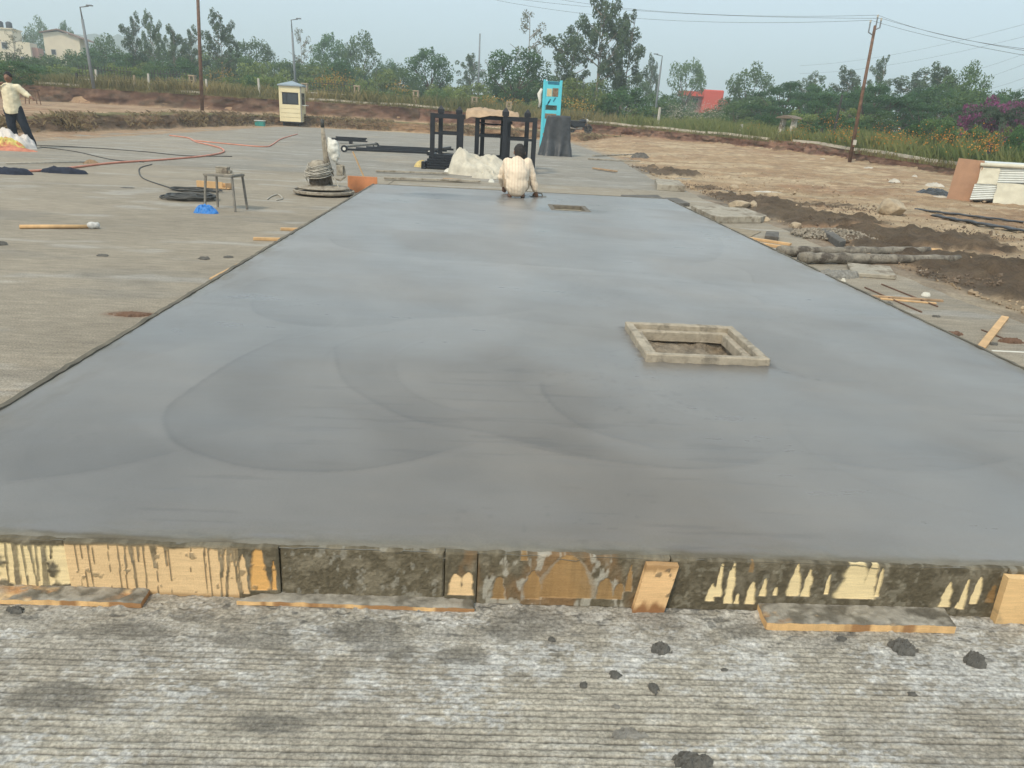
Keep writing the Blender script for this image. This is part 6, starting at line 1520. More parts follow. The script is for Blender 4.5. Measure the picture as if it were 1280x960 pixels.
def make_proto(kind, seed):
    """a tree of unit height and about unit crown width: (trunk mesh, crown mesh)"""
    rs = np.random.RandomState(seed); rnd = random.Random(seed)
    m = MB(); cs = []; rr = []
    def limb(p, q, r0, r1, bend=0.05):
        p, q = Vector(p), Vector(q); mid = (p+q)/2+Vector((rnd.uniform(-1, 1), rnd.uniform(-1, 1), 0))*bend*(q-p).length
        m.tube([p, mid, q], [r0, (r0+r1)/2, r1], 5, caps=False)
    if kind in ('euc', 'pale'):
        nst = rnd.choice((1, 2, 2))
        for s in range(nst):
            bx_ = rnd.uniform(-0.03, 0.03); tx = rnd.uniform(-0.16, 0.16)*(nst > 1)+rnd.uniform(-.05, .05); ty = rnd.uniform(-0.14, 0.14); top = 0.97 if s == 0 else rnd.uniform(0.72, 0.93)
            pts = [Vector((bx_, 0, 0))+Vector((tx*(i/6)**1.3+rnd.uniform(-.012, .012), ty*(i/6)**1.3, top*i/6)) for i in range(7)]
            m.tube(pts, [0.016*(1-0.8*i/6)+0.003 for i in range(7)], 6, caps=False)
            nb = 15 if kind == 'euc' else 13
            for b in range(nb):
                f = 0.30+0.68*(b+rnd.random())/nb; i = min(5, int(f*6)); p = pts[i].lerp(pts[i+1], f*6-i)
                L = (0.52*(1-abs(f-0.62))*rnd.uniform(0.45, 1.1)+0.06)*(1.0 if f < 0.85 else 0.6); a = rnd.random()*6.283
                q = p+Vector((math.cos(a)*L, math.sin(a)*L, 0.42*L*rnd.uniform(0.4, 1.1)))
                limb(p, q, 0.006, 0.002)
                for _ in range(3 if kind == 'euc' else 2):
                    g = rnd.uniform(0.45, 1.1); cs.append(np.array(p.lerp(q, g))+rs.normal(size=3)*np.array((.06, .06, .03))); rr.append(rnd.uniform(0.05, 0.12))
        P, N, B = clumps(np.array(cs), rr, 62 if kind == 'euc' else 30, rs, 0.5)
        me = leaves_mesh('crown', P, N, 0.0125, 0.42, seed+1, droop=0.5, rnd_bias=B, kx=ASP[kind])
    elif kind in ('broad', 'dense'):
        limb((0, 0, 0), (0.02, 0, 0.34), 0.03, 0.02)
        for b in range(11):
            a = b*2.4+rnd.random(); L = rnd.uniform(0.2, 0.42); q = Vector((math.cos(a)*L, math.sin(a)*L, rnd.uniform(0.42, 0.85)))
            limb((0.02, 0, rnd.uniform(0.22, 0.36)), q, 0.013, 0.004)
            cs.append(np.array(q)); rr.append(rnd.uniform(0.11, 0.18))
        for b in range(46):
            u = rs.normal(size=3); u /= np.linalg.norm(u)
            c = np.array((u[0]*0.38, u[1]*0.38, 0.60+u[2]*(0.34 if u[2] > 0 else 0.42)))*1.0
            if c[2] < 0.12: continue
            cs.append(c+rs.normal(size=3)*0.035); rr.append(rnd.uniform(0.06, 0.14))
        P, N, B = clumps(np.array(cs), rr, 95 if kind == 'dense' else 66, rs, 0.85)
        me = leaves_mesh('crown', P, N, 0.019, 0.55, seed+1, rnd_bias=B, kx=ASP[kind])
    elif kind == 'rain':
        limb((0, 0, 0), (0.0, 0, 0.3), 0.035, 0.025)
        for b in range(24):
            a = b*2.4; L = 0.52*math.sqrt((b+0.5)/24); z = (0.10+0.80*rnd.random())*(1-0.35*L)+0.10*(1-L*L*3)
            q = Vector((math.cos(a)*L, math.sin(a)*L, min(0.93, z)))
            limb((0, 0, 0.28), q, 0.012, 0.004)
            for _ in range(4): cs.append(np.array(q)+np.array((rnd.uniform(-.1, .1), rnd.uniform(-.1, .1), rnd.uniform(-.03, .03)))); rr.append(rnd.uniform(0.07, 0.13))
        P, N, B = clumps(np.array(cs), rr, 95, rs, 0.42)
        me = leaves_mesh('crown', P, N, 0.018, 0.5, seed+1, rnd_bias=B, kx=ASP[kind])
    elif kind in ('shrub', 'bloom'):
        for b in range(9):
            a = rnd.random()*6.28; L = rnd.uniform(0.1, 0.4); limb((0, 0, 0), (math.cos(a)*L, math.sin(a)*L, rnd.uniform(0.4, 0.9)), 0.010, 0.003)
        for b in range(44):
            a = rnd.random()*6.28; L = 0.46*math.sqrt(rnd.random()); z = rnd.uniform(0.08, 0.95)*(1-0.5*L)
            cs.append(np.array((math.cos(a)*L, math.sin(a)*L, z))); rr.append(rnd.uniform(0.07, 0.15))
        P, N, B = clumps(np.array(cs), rr, 62, rs, 0.95)
        if kind == 'bloom': B = (rs.rand(len(B)) > 0.42)*1.0
        me = leaves_mesh('crown', P, N, 0.030, 0.5, seed+1, rnd_bias=B, kx=ASP[kind])
    elif kind == 'palm':
        m.tube([(0, 0, 0), (0.01, 0, 0.3), (0.0, 0, 0.6)], [0.035, 0.026, 0.022], 7, caps=False)
        P = []; N = []
        for b in range(26):
            a = b*2.4+rnd.random()*.3; el = rnd.uniform(-0.2, 1.2); L = rnd.uniform(0.38, 0.52)
            for i in range(46):
                f = i/45; hr = L*f*math.cos(el*0.7); z = 0.60+L*f*math.sin(el)-0.42*f*f*L*1.6
                for s_ in (-1, 1):
                    P.append((math.cos(a)*hr+s_*-math.sin(a)*0.05*(1-f)*rnd.random(), math.sin(a)*hr+s_*math.cos(a)*0.05*(1-f)*rnd.random(), z-0.03*rnd.random())); N.append((0, 0, 1))
        me = leaves_mesh('crown', np.array(P), np.array(N, float), 0.035, 0.14, seed+1, droop=0.9, kx=ASP[kind])
    tm = bpy.data.meshes.new('trunk'); tm.from_pydata([(v[0]*ASP[kind], v[1]*ASP[kind], v[2]) for v in m.v], [], m.f); tm.materials.append(M_BARK if kind in ('euc', 'pale') else M_BARKD)
    me.materials.append(M_LEAF[kind])
    return tm, me
for kind, seeds in (('euc', (11, 12, 13)), ('pale', (21, 22)), ('broad', (31, 32, 33)), ('dense', (41, 42)), ('rain', (51, 52)), ('shrub', (61, 62, 63)), ('bloom', (71,)), ('palm', (81,))):
    PROTO[kind] = [make_proto(kind, s) for s in seeds]
_tn = [0]
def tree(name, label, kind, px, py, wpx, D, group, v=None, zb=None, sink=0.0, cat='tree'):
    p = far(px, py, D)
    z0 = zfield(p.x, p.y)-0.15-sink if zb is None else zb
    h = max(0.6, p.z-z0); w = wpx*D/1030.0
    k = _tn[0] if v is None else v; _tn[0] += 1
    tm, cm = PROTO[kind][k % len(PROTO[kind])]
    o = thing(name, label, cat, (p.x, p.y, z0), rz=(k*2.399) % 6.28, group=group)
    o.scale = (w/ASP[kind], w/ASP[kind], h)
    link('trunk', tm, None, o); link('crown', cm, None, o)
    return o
G = 'trees beyond the boundary'
TR = [('broad_tree', 'hazy rounded tree between the cream house and the gabled house', 'broad', 47, 26, 34, 215, 0), ('thin_tree', 'thin pale tree standing before the cream house at far left', 'pale', 14, 40, 24, 95, 0),
 ('broad_tree', 'small dark tree rising behind the gabled house', 'dense', 80, 27, 22, 215, 0), ('broad_tree', 'dark green tree below the gabled house', 'dense', 52, 70, 44, 120, 1), ('broad_tree', 'blue green tree right of the first street lamp', 'broad', 128, 46, 40, 125, 1),
 ('eucalyptus', 'left one of two tall twin eucalyptus right of the hill gap', 'euc', 162, 20, 24, 108, 0), ('eucalyptus', 'right one of two tall twin eucalyptus, the taller', 'euc', 187, 16, 22, 106, 1), ('eucalyptus', 'sparse eucalyptus left of the rusty pole', 'euc', 214, 33, 26, 104, 2), ('eucalyptus', 'low eucalyptus just behind the rusty pole', 'euc', 234, 36, 26, 110, 0),
 ('eucalyptus', 'tall lone eucalyptus just right of the rusty pole', 'euc', 273, 15, 34, 100, 1), ('broad_tree', 'grey green round tree right of the lone eucalyptus', 'broad', 314, 47, 54, 135, 2), ('broad_tree', 'low green tree below the lone eucalyptus', 'broad', 290, 66, 46, 112, 0),
 ('thin_tree', 'thin eucalyptus beside the second street lamp', 'pale', 376, 35, 28, 112, 1), ('broad_tree', 'dark pointed tree right of the second street lamp', 'dense', 413, 42, 46, 145, 0), ('broad_tree', 'big pale grey green tree left of the gap', 'broad', 449, 44, 54, 128, 1), ('broad_tree', 'low dark tree in the gap before the round tree', 'dense', 484, 75, 30, 135, 1),
 ('round_tree', 'dense dark round tree standing alone left of the thin mast', 'dense', 537, 60, 58, 104, 0), ('eucalyptus', 'small eucalyptus beside the thin mast', 'euc', 590, 69, 34, 116, 2), ('broad_tree', 'pale small tree left of the leafy green tree', 'pale', 612, 76, 30, 120, 0),
 ('thin_tree', 'tall pale airy tree behind the leafy green tree', 'pale', 664, 13, 50, 118, 1), ('leafy_tree', 'leafy fresh green tree left of the cyan sign', 'dense', 648, 60, 84, 82, 1),
 ('eucalyptus', 'leftmost big eucalyptus of the tall trio at centre', 'euc', 713, 31, 58, 86, 0), ('eucalyptus', 'tallest eucalyptus of the trio, its top cut by the picture', 'euc', 757, -22, 58, 84, 1), ('eucalyptus', 'rightmost eucalyptus of the tall trio leaning right', 'euc', 787, 18, 52, 86, 2),
 ('thin_tree', 'narrow eucalyptus left of the third street lamp', 'euc', 817, 70, 18, 130, 1), ('broad_tree', 'dark low tree behind the narrow eucalyptus', 'broad', 795, 94, 48, 122, 0), ('eucalyptus', 'bushy grey tree above the red building', 'broad', 862, 73, 48, 130, 2), 
 ('broad_tree', 'green tree in front of the red building at its right', 'broad', 924, 126, 40, 72, 1), ('broad_tree', 'tall pointed tree right of the red building', 'broad', 943, 83, 58, 105, 0), ('rain_tree', 'dark layered tree left of the electric pole', 'rain', 985, 101, 66, 76, 0), ('eucalyptus', 'grey eucalyptus top behind the layered trees', 'euc', 1014, 93, 34, 120, 0), ('rain_tree', 'dark layered tree just behind the electric pole', 'rain', 1032, 104, 60, 84, 1), ('eucalyptus', 'eucalyptus right behind the electric pole top', 'euc', 1064, 86, 44, 112, 1),
 ('thin_tree', 'small lollipop eucalyptus right of the electric pole', 'euc', 1105, 72, 24, 104, 2), ('rain_tree', 'broad layered dark tree right of the electric pole', 'rain', 1092, 106, 92, 68, 0), ('eucalyptus', 'grey green eucalyptus clump before the tall right crown', 'euc', 1148, 89, 56, 110, 0), ('eucalyptus', 'tall spreading eucalyptus left of the magenta tree', 'euc', 1182, 82, 50, 94, 1), ('eucalyptus', 'broad eucalyptus crown above the magenta tree', 'broad', 1212, 82, 54, 92, 1),
 ('rain_tree', 'low layered tree left of the magenta tree', 'rain', 1164, 120, 76, 62, 1), ('bougainvillea', 'magenta flowering bougainvillea tree at the right', 'bloom', 1238, 112, 62, 52, 0), ('bougainvillea', 'second magenta crown cut by the right picture edge', 'bloom', 1287, 106, 44, 60, 0), ('palm_tree', 'palm with drooping fronds at the right picture edge', 'palm', 1262, 112, 88, 50, 0), ('broad_tree', 'dark tree behind the palm at the right edge', 'dense', 1262, 118, 40, 80, 0),
 ('broad_tree', 'small green tree at the left picture edge behind the man', 'shrub', 4, 72, 30, 75, 0), ('broad_tree', 'mid green tree between the twin and sparse eucalyptus', 'broad', 198, 58, 52, 118, 0), ('broad_tree', 'mid green tree under the second street lamp', 'broad', 352, 74, 60, 115, 2), ('broad_tree', 'mid green tree left of the big pale tree', 'broad', 398, 72, 50, 110, 1), ('broad_tree', 'bright green tree behind the cyan sign', 'shrub', 735, 88, 64, 70, 1), ('broad_tree', 'dark green tree left of the red building', 'dense', 838, 118, 40, 90, 0), ('broad_tree', 'green tree between electric pole and layered tree', 'shrub', 1060, 128, 60, 58, 2)]
for (nm, lab, kind, px, py, w_, D, v) in TR:
    tree(nm, lab, kind, px, py, w_, D, G, v)
# rows of lesser trees and shrubs that close the view behind the fence, each placed singly
LAND = [(8, 'the standing man'), (42, 'the cream house'), (86, 'the gabled house'), (117, 'the first street lamp'), (162, 'the twin eucalyptus'), (214, 'the sparse eucalyptus'), (251, 'the rusty pole'), (290, 'the lone eucalyptus'), (325, 'the slim post near the booth'), (363, 'the guard booth'), (415, 'the iron railings by the booth'), (447, 'the post ending the railings'), (485, 'the gap in the trees'), (520, 'the lone stone post'), (555, 'the leftmost steel cage'), (593, 'the post above the middle cage'), (636, 'the post above the right cage'), (690, 'the cyan sign'), (724, 'the motorbike'), (765, 'the tall trio of eucalyptus'), (823, 'the third street lamp'), (880, 'the red building'), (924, 'the leaning pale post'), (980, 'the ruined gateway'), (1025, 'the dark leaning post'), (1068, 'the electric pole'), (1110, 'the lollipop eucalyptus'), (1168, 'the pale leaning post'), (1212, 'the brown plywood sheet'), (1238, 'the magenta tree'), (1275, 'the palm')]
used_lab = {}
def near_label(px, what):
    lx_, nm = min(LAND, key=lambda q: abs(q[0]-px))
    side = 'straight behind' if abs(px-lx_) < 7 else ('just left of' if px < lx_ else 'just right of')
    lab = '%s %s %s' % (what, side, nm)
    for alt in ('', 'taller ', 'rear ', 'broader '):
        l2 = alt+lab
        if l2 not in used_lab: break
    used_lab[l2] = 1
    return l2
rnd = random.Random(404)
PX = [-20, 0, 100, 200, 330, 400, 500, 620, 700, 800, 900, 960, 1100, 1300]; PYT = [76, 76, 74, 60, 76, 72, 90, 94, 88, 108, 124, 114, 108, 112]
for px in range(-16, 1300, 21):
    x = px+rnd.uniform(-8, 8); D = rnd.uniform(92, 128) if px < 780 else rnd.uniform(66, 92)
    kd = rnd.choice(('broad', 'broad', 'dense', 'shrub')) if px < 960 else rnd.choice(('rain', 'broad', 'dense', 'rain'))
    tree('background_tree', near_label(x, 'mid green tree of the back row'), kd, x, max(np.interp(x, PX, PYT)+rnd.uniform(-9, 12), 138 if 822 < x < 925 else -99), rnd.uniform(48, 76), D, 'back row of lesser trees', sink=0.8)
for px in range(-10, 1300, 22):
    hzn = 144.4+0.055*(px-640)
    D = rnd.uniform(63, 84) if px < 780 else np.interp(px, [780, 1000, 1280], [72, 52, 35])*rnd.uniform(0.98, 1.2)
    top = hzn - (rnd.uniform(16, 44) if px < 800 else rnd.uniform(6, 34))
    x = px+rnd.uniform(-9, 9)
    if 835 < x < 915: top = max(top, 141)
    tree('shrub', near_label(x, 'leafy shrub'), rnd.choice(('shrub', 'shrub', 'broad', 'dense')), x, top, rnd.uniform(30, 58), D, 'bushes along the boundary fence', cat='shrub', sink=0.3)

# tall grass and weeds on top of the bank
rs = np.random.RandomState(5)
UPn = np.array(UP, float); Ls = np.concatenate([[0], np.cumsum(np.hypot(*np.diff(UPn, axis=0).T))])
def along(s):
    x = np.interp(s, Ls, UPn[:, 0]); y = np.interp(s, Ls, UPn[:, 1]); e_ = 0.5
    tx = np.interp(s+e_, Ls, UPn[:, 0])-np.interp(s-e_, Ls, UPn[:, 0]); ty = np.interp(s+e_, Ls, UPn[:, 1])-np.interp(s-e_, Ls, UPn[:, 1])
    q = np.hypot(tx, ty); return x, y, -ty/q, tx/q, np.interp(s, Ls, np.array(UPZ))
def grass(name, label, s0, s1, n, o0, o1, hmin, hmax, wid, dark, light, seed, thr=0.35):
    rs = np.random.RandomState(seed)
    s = s0+(s1-s0)*rs.rand(n); off = o0+(o1-o0)*rs.rand(n)**1.3
    x, y, nx_, ny_, z = along(s); x = x+nx_*off; y = y+ny_*off
    dn = fbm(x*0.35, y*0.35, 3, seed); keep = dn+0.25*rs.rand(n) > thr; x, y, z, dn = x[keep], y[keep], z[keep], dn[keep]; n = len(x)
    hgt = (hmin+(hmax-hmin)*rs.rand(n)**1.4)*(0.45+1.1*fbm(x*0.5+9, y*0.5, 3, seed+1)); a = rs.rand(n)*6.283; w = wid*(0.6+0.8*rs.rand(n))
    lx_, ly_ = rs.normal(size=n)*0.25*hgt, rs.normal(size=n)*0.25*hgt
    z = z-0.12
    V = np.stack([np.stack([x-np.cos(a)*w, y-np.sin(a)*w, z], -1), np.stack([x+np.cos(a)*w, y+np.sin(a)*w, z], -1),
                  np.stack([x+lx_*0.45+np.cos(a)*w*.7, y+ly_*0.45+np.sin(a)*w*.7, z+hgt*0.62], -1), np.stack([x+lx_, y+ly_, z+hgt], -1)], 1).reshape(-1, 3)
    F = np.arange(4*n).reshape(n, 4)
    r = np.clip(0.5*rs.rand(n)+0.9*(fbm(x*0.25, y*0.25, 3, seed+2)-0.25), 0, 1)
    tag(link(name, raw_mesh(name, V, F4=F, attrs={'rnd': np.repeat(r, 4)}), leaf_mat(name+'_blades', dark, light, trans=0.3)), label, 'grass', kind='stuff')
sR = Ls[4]
grass('tall_grass', 'tall yellowing grass on top of the far bank', Ls[1]+5, sR, 62000, 0.0, 7, 0.15, 1.0, 0.015, (0.085, 0.115, 0.04), (0.36, 0.28, 0.13), 700, 0.36)
grass('tall_grass', 'tall green grass and weeds on top of the right bank', sR, Ls[9], 76000, 0.1, 8, 0.15, 0.95, 0.010, (0.075, 0.12, 0.035), (0.24, 0.24, 0.09), 720, 0.36)
grass('bank_grass', 'short grass tufts hanging over the bank edge', Ls[1]+5, Ls[9], 20000, -0.45, 0.6, 0.08, 0.38, 0.014, (0.11, 0.12, 0.045), (0.27, 0.23, 0.10), 740, 0.45)
# dry weeds on the spoil bank
lw = np.array(LOW, float); Lw = np.concatenate([[0], np.cumsum(np.hypot(*np.diff(lw, axis=0).T))])
rs = np.random.RandomState(8); n = 16000; s = Lw[1]+(Lw[-1]-Lw[1])*rs.rand(n)
x = np.interp(s, Lw, lw[:, 0])+rs.normal(size=n)*0.35; y = np.interp(s, Lw, lw[:, 1])+rs.normal(size=n)*0.35
zt_ = np.interp(s, Lw, np.array(LOWZ))*np.clip(0.55+0.5*rs.normal(size=n), 0, 0.95)
keep = fbm(x*0.6, y*0.6, 3, 6) > 0.50; x, y, zt_ = x[keep], y[keep], zt_[keep]; n = len(x)
hg = 0.05+0.20*rs.rand(n)**2; a = rs.rand(n)*6.28; w = 0.006+0.010*rs.rand(n)
V = np.stack([np.stack([x-np.cos(a)*w, y-np.sin(a)*w, zt_], -1), np.stack([x+np.cos(a)*w, y+np.sin(a)*w, zt_], -1), np.stack([x+w*2, y, zt_+hg*.6], -1), np.stack([x+rs.normal(size=n)*0.12, y-0.05, zt_+hg], -1)], 1).reshape(-1, 3)
tag(link('dry_weeds', raw_mesh('dry_weeds', V, F4=np.arange(4*n).reshape(n, 4), attrs={'rnd': np.repeat(rs.rand(n), 4)}), leaf_mat('dry_weed_blades', (0.16, 0.11, 0.065), (0.34, 0.27, 0.15), trans=0.2)), 'dry weeds on the spoil bank', 'weeds', kind='stuff')
# orange and pale flowers, plume grass
def blooms(name, label, spots, size, dark, light, seed, asp=0.8, per=260, kind='stuff', spread=(1, 1, .5)):
    rs = np.random.RandomState(seed); P = []
    for (px, py, D, r) in spots:
        c = np.array(far(px, py, D)); q = rs.normal(size=(per, 3))*np.array(spread)*r*0.55; P.append(c+q)
    P = np.concatenate(P); N = np.tile((0, 0, 1.0), (len(P), 1))
    tag(link(name, leaves_mesh(name, P, N, size, asp, seed), leaf_mat(name+'_petals', dark, light, trans=0.3)), label, 'flowers', kind=kind)
blooms('orange_wildflowers', 'orange wildflowers in drifts along the right bank', [(995, 166, 46, .9), (1046, 163, 42, .7), (1063, 166, 42, .5), (1098, 166, 40, 1.0), (1110, 170, 39, .6), (1135, 172, 38, .7), (1166, 170, 36, .8), (1187, 171, 35, .5), (1215, 175, 34, .8), (1240, 176, 33, .6), (1232, 182, 32, .5), (1006, 158, 50, .5), (1038, 150, 50, .6), (945, 160, 50, .5)], 0.028, (0.45, 0.16, 0.02), (0.62, 0.30, 0.06), 3, per=90)
blooms('orange_wildflowers', 'ochre flowering weeds behind the iron railings', [(415, 98, 66, 1.2), (425, 101, 66, 1.0), (405, 102, 66, .8), (612, 125, 64, .7), (715, 128, 60, .9), (728, 133, 60, .8), (500, 110, 66, .8), (275, 93, 70, 1.0), (640, 128, 62, .8)], 0.05, (0.28, 0.17, 0.04), (0.45, 0.28, 0.07), 4, per=170)
blooms('plume_grass', 'pale feathery plume grass before the red building', [(px, py, 66, .8) for px, py in ((838, 139), (848, 141), (857, 137), (866, 141), (876, 138), (885, 142), (893, 140), (900, 136), (846, 145), (870, 146))], 0.06, (0.34, 0.31, 0.25), (0.62, 0.56, 0.48), 5, asp=0.22, per=170, spread=(.8, .8, .9))

# ================================================================== FENCE, POSTS, POLES, BUILDINGS
M_STONE = mat('weathered_stone_post', (0.36, 0.285, 0.195), 0.95, 0.25, 4, 0.01, 25)
M_PALEC = mat('pale_concrete_post', (0.52, 0.49, 0.42), 0.9, 0.15, 4)
M_TILEW = mat('mossy_dark_roof', (0.17, 0.135, 0.10), 0.95, 0.35, 4)
M_IRON = mat('dark_iron', (0.055, 0.055, 0.05), 0.7, 0.3, 5)
M_KERB = mat('pale_kerb', (0.50, 0.45, 0.36), 0.9, 0.2, 3)
def on_bank(px, off=0.0, i0=0):
    """where the viewing column px meets the bank's top line, pushed back by off"""
    best = None
    for s in np.linspace(Ls[1], Ls[9], 1600):
        x, y, nx_, ny_, z = along(s)
        v = RM.transposed() @ (Vector((float(x+nx_*off), float(y+ny_*off), float(z)))-Vector((0, 0, H)))
        if v.z >= 0: continue
        q = 640+FPX*v.x/-v.z
        if best is None or abs(q-px) < best[0]: best = (abs(q-px), float(x+nx_*off), float(y+ny_*off), float(z), math.atan2(ny_, nx_)-math.pi/2)
    return best[1:]
def stone_post(px, py_top, label, off=1.2, w=0.42):
    x, y, z, rz = on_bank(px, off)
    h = far(px, py_top, math.hypot(x, y)).z-z+0.1
    t = thing('fence_post', label, 'fence post', (x, y, z-0.1), rz, 'stone posts of the boundary fence')
    m = MB(); m.box((0, 0, h*0.31), (w, w, h*0.62)); m.box((-w*0.36, 0, h*0.77), (w*0.28, w, h*0.30)); m.box((w*0.36, 0, h*0.77), (w*0.28, w, h*0.30)); m.box((0, 0, h*0.71), (w*0.44, w, h*0.05)); m.build('shaft', M_STONE, t, bevel=0.02)
    m = MB(); m.box((0, 0, h*0.96), (w*1.1, w*1.1, h*0.08)); m.build('cap', M_STONE, t, bevel=0.02)
for k, (px, py, lab) in enumerate(((18, 83, 'stone fence post behind the standing man'), (242, 94, 'stone fence post just left of the rusty pole'), (382, 104, 'stone fence post right behind the guard booth'), (447, 107, 'stone fence post at the right end of the iron railings'), (520, 113, 'stone fence post standing alone in the grass'), (593, 121, 'stone fence post above the middle steel cage'), (636, 127, 'stone fence post above the rightmost steel cage'))):
    stone_post(px, py, lab)
def thin_post(px, py_top, label, mt=M_PALEC, off=0.9, w=0.16, lean=0.0, cat='fence post', grp='slim posts of the boundary fence'):
    x, y, z, rz = on_bank(px, off)
    h = far(px, py_top, math.hypot(x, y)).z-z+0.15
    m = MB(); n = 5
    m.add([(-w/2, -w/2, 0), (w/2, -w/2, 0), (w/2, w/2, 0), (-w/2, w/2, 0), (-w*.42+lean, -w*.42, h), (w*.42+lean, -w*.42, h), (w*.42+lean, w*.42, h), (-w*.42+lean, w*.42, h)], [(0,3,2,1),(4,5,6,7),(0,1,5,4),(1,2,6,5),(2,3,7,6),(3,0,4,7)])
    tag(m.build('slim_post', mt, loc=(x, y, z-0.15), rz=rz, bevel=0.01), label, cat, grp)
for (px, py, lab, mt, lean) in ((96, 91, 'dark slim post left of the first street lamp', M_IRON, .05), (122, 87, 'pale slim post right of the first street lamp', M_PALEC, .05), (187, 92, 'pale slim post between the twin eucalyptus and the pole', M_PALEC, .03), (170, 94, 'brown slim post left of the pale slim post', M_STONE, 0), (325, 98, 'pale slim post left of the guard booth', M_PALEC, -.05), (259, 99, 'pale slim post right of the rusty pole', M_PALEC, 0),
                                (822, 134, 'tall pale slim post below the third street lamp', M_PALEC, .05), (870, 158, 'short pale slim post below the red building', M_PALEC, 0), (924, 155, 'leaning pale slim post right of the red building', M_PALEC, .12), (1022, 160, 'dark leaning slim post left of the electric pole', M_IRON, .12), (1168, 184, 'pale leaning slim post left of the panel stack', M_PALEC, .14), (1228, 178, 'dark slim post behind the panel stack', M_IRON, .12), (1038, 118, 'tall thin dark post leaning right behind the bank grass', M_IRON, .25)):
    thin_post(px, py, lab, mt, w=0.10 if lean > .2 else 0.15, lean=lean)
# iron railings over a low stone parapet
def railing(px0, px1, label, off=1.25, wallh=0.55, barh=0.75):
    a = on_bank(px0, off); b = on_bank(px1, off)
    A, B = Vector(a[:3]), Vector(b[:3]); L = (B-A).length; rz = math.atan2((B-A).y, (B-A).x); z = min(A.z, B.z)
    t = thing('iron_railing', label, 'railing', (A.x, A.y, z-0.08), rz, 'iron railings of the boundary')
    m = MB(); m.box((L/2, 0, wallh/2), (L, 0.22, wallh)); m.build('parapet', M_STONE, t)
    m = MB(); m.box((L/2, 0, wallh+0.04), (L, 0.32, 0.08)); m.build('coping', M_KERB, t)
    for zz in (0.18, barh-0.12):
        m = MB(); m.box((L/2, 0, wallh+0.08+zz), (L, 0.03, 0.04)); m.build('rail', M_IRON, t)
    me = None
    for k in range(int(L/0.22)):
        if me is None:
            mb = MB(); mb.box((0, 0, barh/2), (0.028, 0.028, barh)); mb.add([(-0.03, -0.03, barh), (0.03, -0.03, barh), (0.03, 0.03, barh), (-0.03, 0.03, barh), (0, 0, barh+0.14)], [(0,1,4),(1,2,4),(2,3,4),(3,0,4)])
            o = mb.build('bar', M_IRON, t, loc=(0.11, 0, wallh+0.08)); me = o.data
        else: link('bar', me, None, t, loc=(0.11+0.22*k, 0, wallh+0.08))
railing(386, 444, 'iron railings on a stone parapet right of the guard booth')
railing(100, 168, 'iron railings on a stone parapet by the first street lamp')
railing(189, 238, 'iron railings on a stone parapet left of the rusty pole')
# pale kerb beam along the bank edge, in lengths
def kerb(s0, s1, label, off=0.15):
    m = MB(); n = max(2, int((s1-s0)/1.5)); P = []
    for i in range(n+1):
        x, y, nx_, ny_, z = along(s0+(s1-s0)*i/n); P.append(Vector((float(x+nx_*off), float(y+ny_*off), float(z)+0.05+0.03*math.sin(i*1.7))))
    c = P[n//2].copy()
    for i in range(n): m.bar(P[i]-c, P[i+1]-c, 0.22, 0.13)
    tag(m.build('kerb_beam', M_KERB, loc=tuple(c)), label, 'kerb beam', 'kerb beams along the bank edge')
def s_at(px):
    b = on_bank(px, 0.0); d, sd_, par = seg_dist(np.array([b[0]]), np.array([b[1]]), UP); i = int(par[0]); return Ls[i]+(par[0]-i)*(Ls[i+1]-Ls[i])
for (p0, p1, lab) in ((48, 98, 'pale kerb beam on the far left bank edge'), (225, 254, 'short pale kerb beam beside the rusty pole'), (385, 470, 'pale kerb beam below the iron railings by the booth'), (475, 560, 'pale kerb beam on the bank left of the steel cages'), (735, 800, 'pale kerb beam on the bank right of the motorbike'), (803, 880, 'pale kerb beam on the bank below the red building'), (884, 960, 'pale kerb beam on the bank left of the broken pillars'), (990, 1070, 'pale kerb beam on the bank at the electric pole'), (1074, 1200, 'pale kerb beam on the bank left of the panel stack')):
    kerb(s_at(p0), s_at(p1), lab)
# broken whitewashed pillars with a small roof
x, y, z, rz = on_bank(980, 1.0)
t = thing('ruined_gateway', 'ruined whitewashed gateway of two leaning pillars under a small roof', 'gateway', (x, y, z-0.1), rz)
for sx, ln in ((-0.42, 0.14), (0.42, 0.10)):
    m = MB(); m.add([(sx-.14, -.14, 0), (sx+.14, -.14, 0), (sx+.14, .14, 0), (sx-.14, .14, 0), (sx-.11+ln, -.12, 1.25), (sx+.11+ln, -.12, 1.25), (sx+.11+ln, .12, 1.25), (sx-.11+ln, .12, 1.25)], [(0,3,2,1),(4,5,6,7),(0,1,5,4),(1,2,6,5),(2,3,7,6),(3,0,4,7)]); m.build('pillar', mat('peeling_whitewash', (0.58, 0.54, 0.44), 0.9, 0.2, 4, dirt=(0.18, 0.15, 0.11), dirt_amt=.5), t)
m = MB(); m.prism([(-0.55, 1.27), (0.75, 1.27), (0.60, 1.36), (0.12, 1.46), (-0.42, 1.36)], -0.4, 0.4, plane='xz'); m.build('roof', M_TILEW, t)

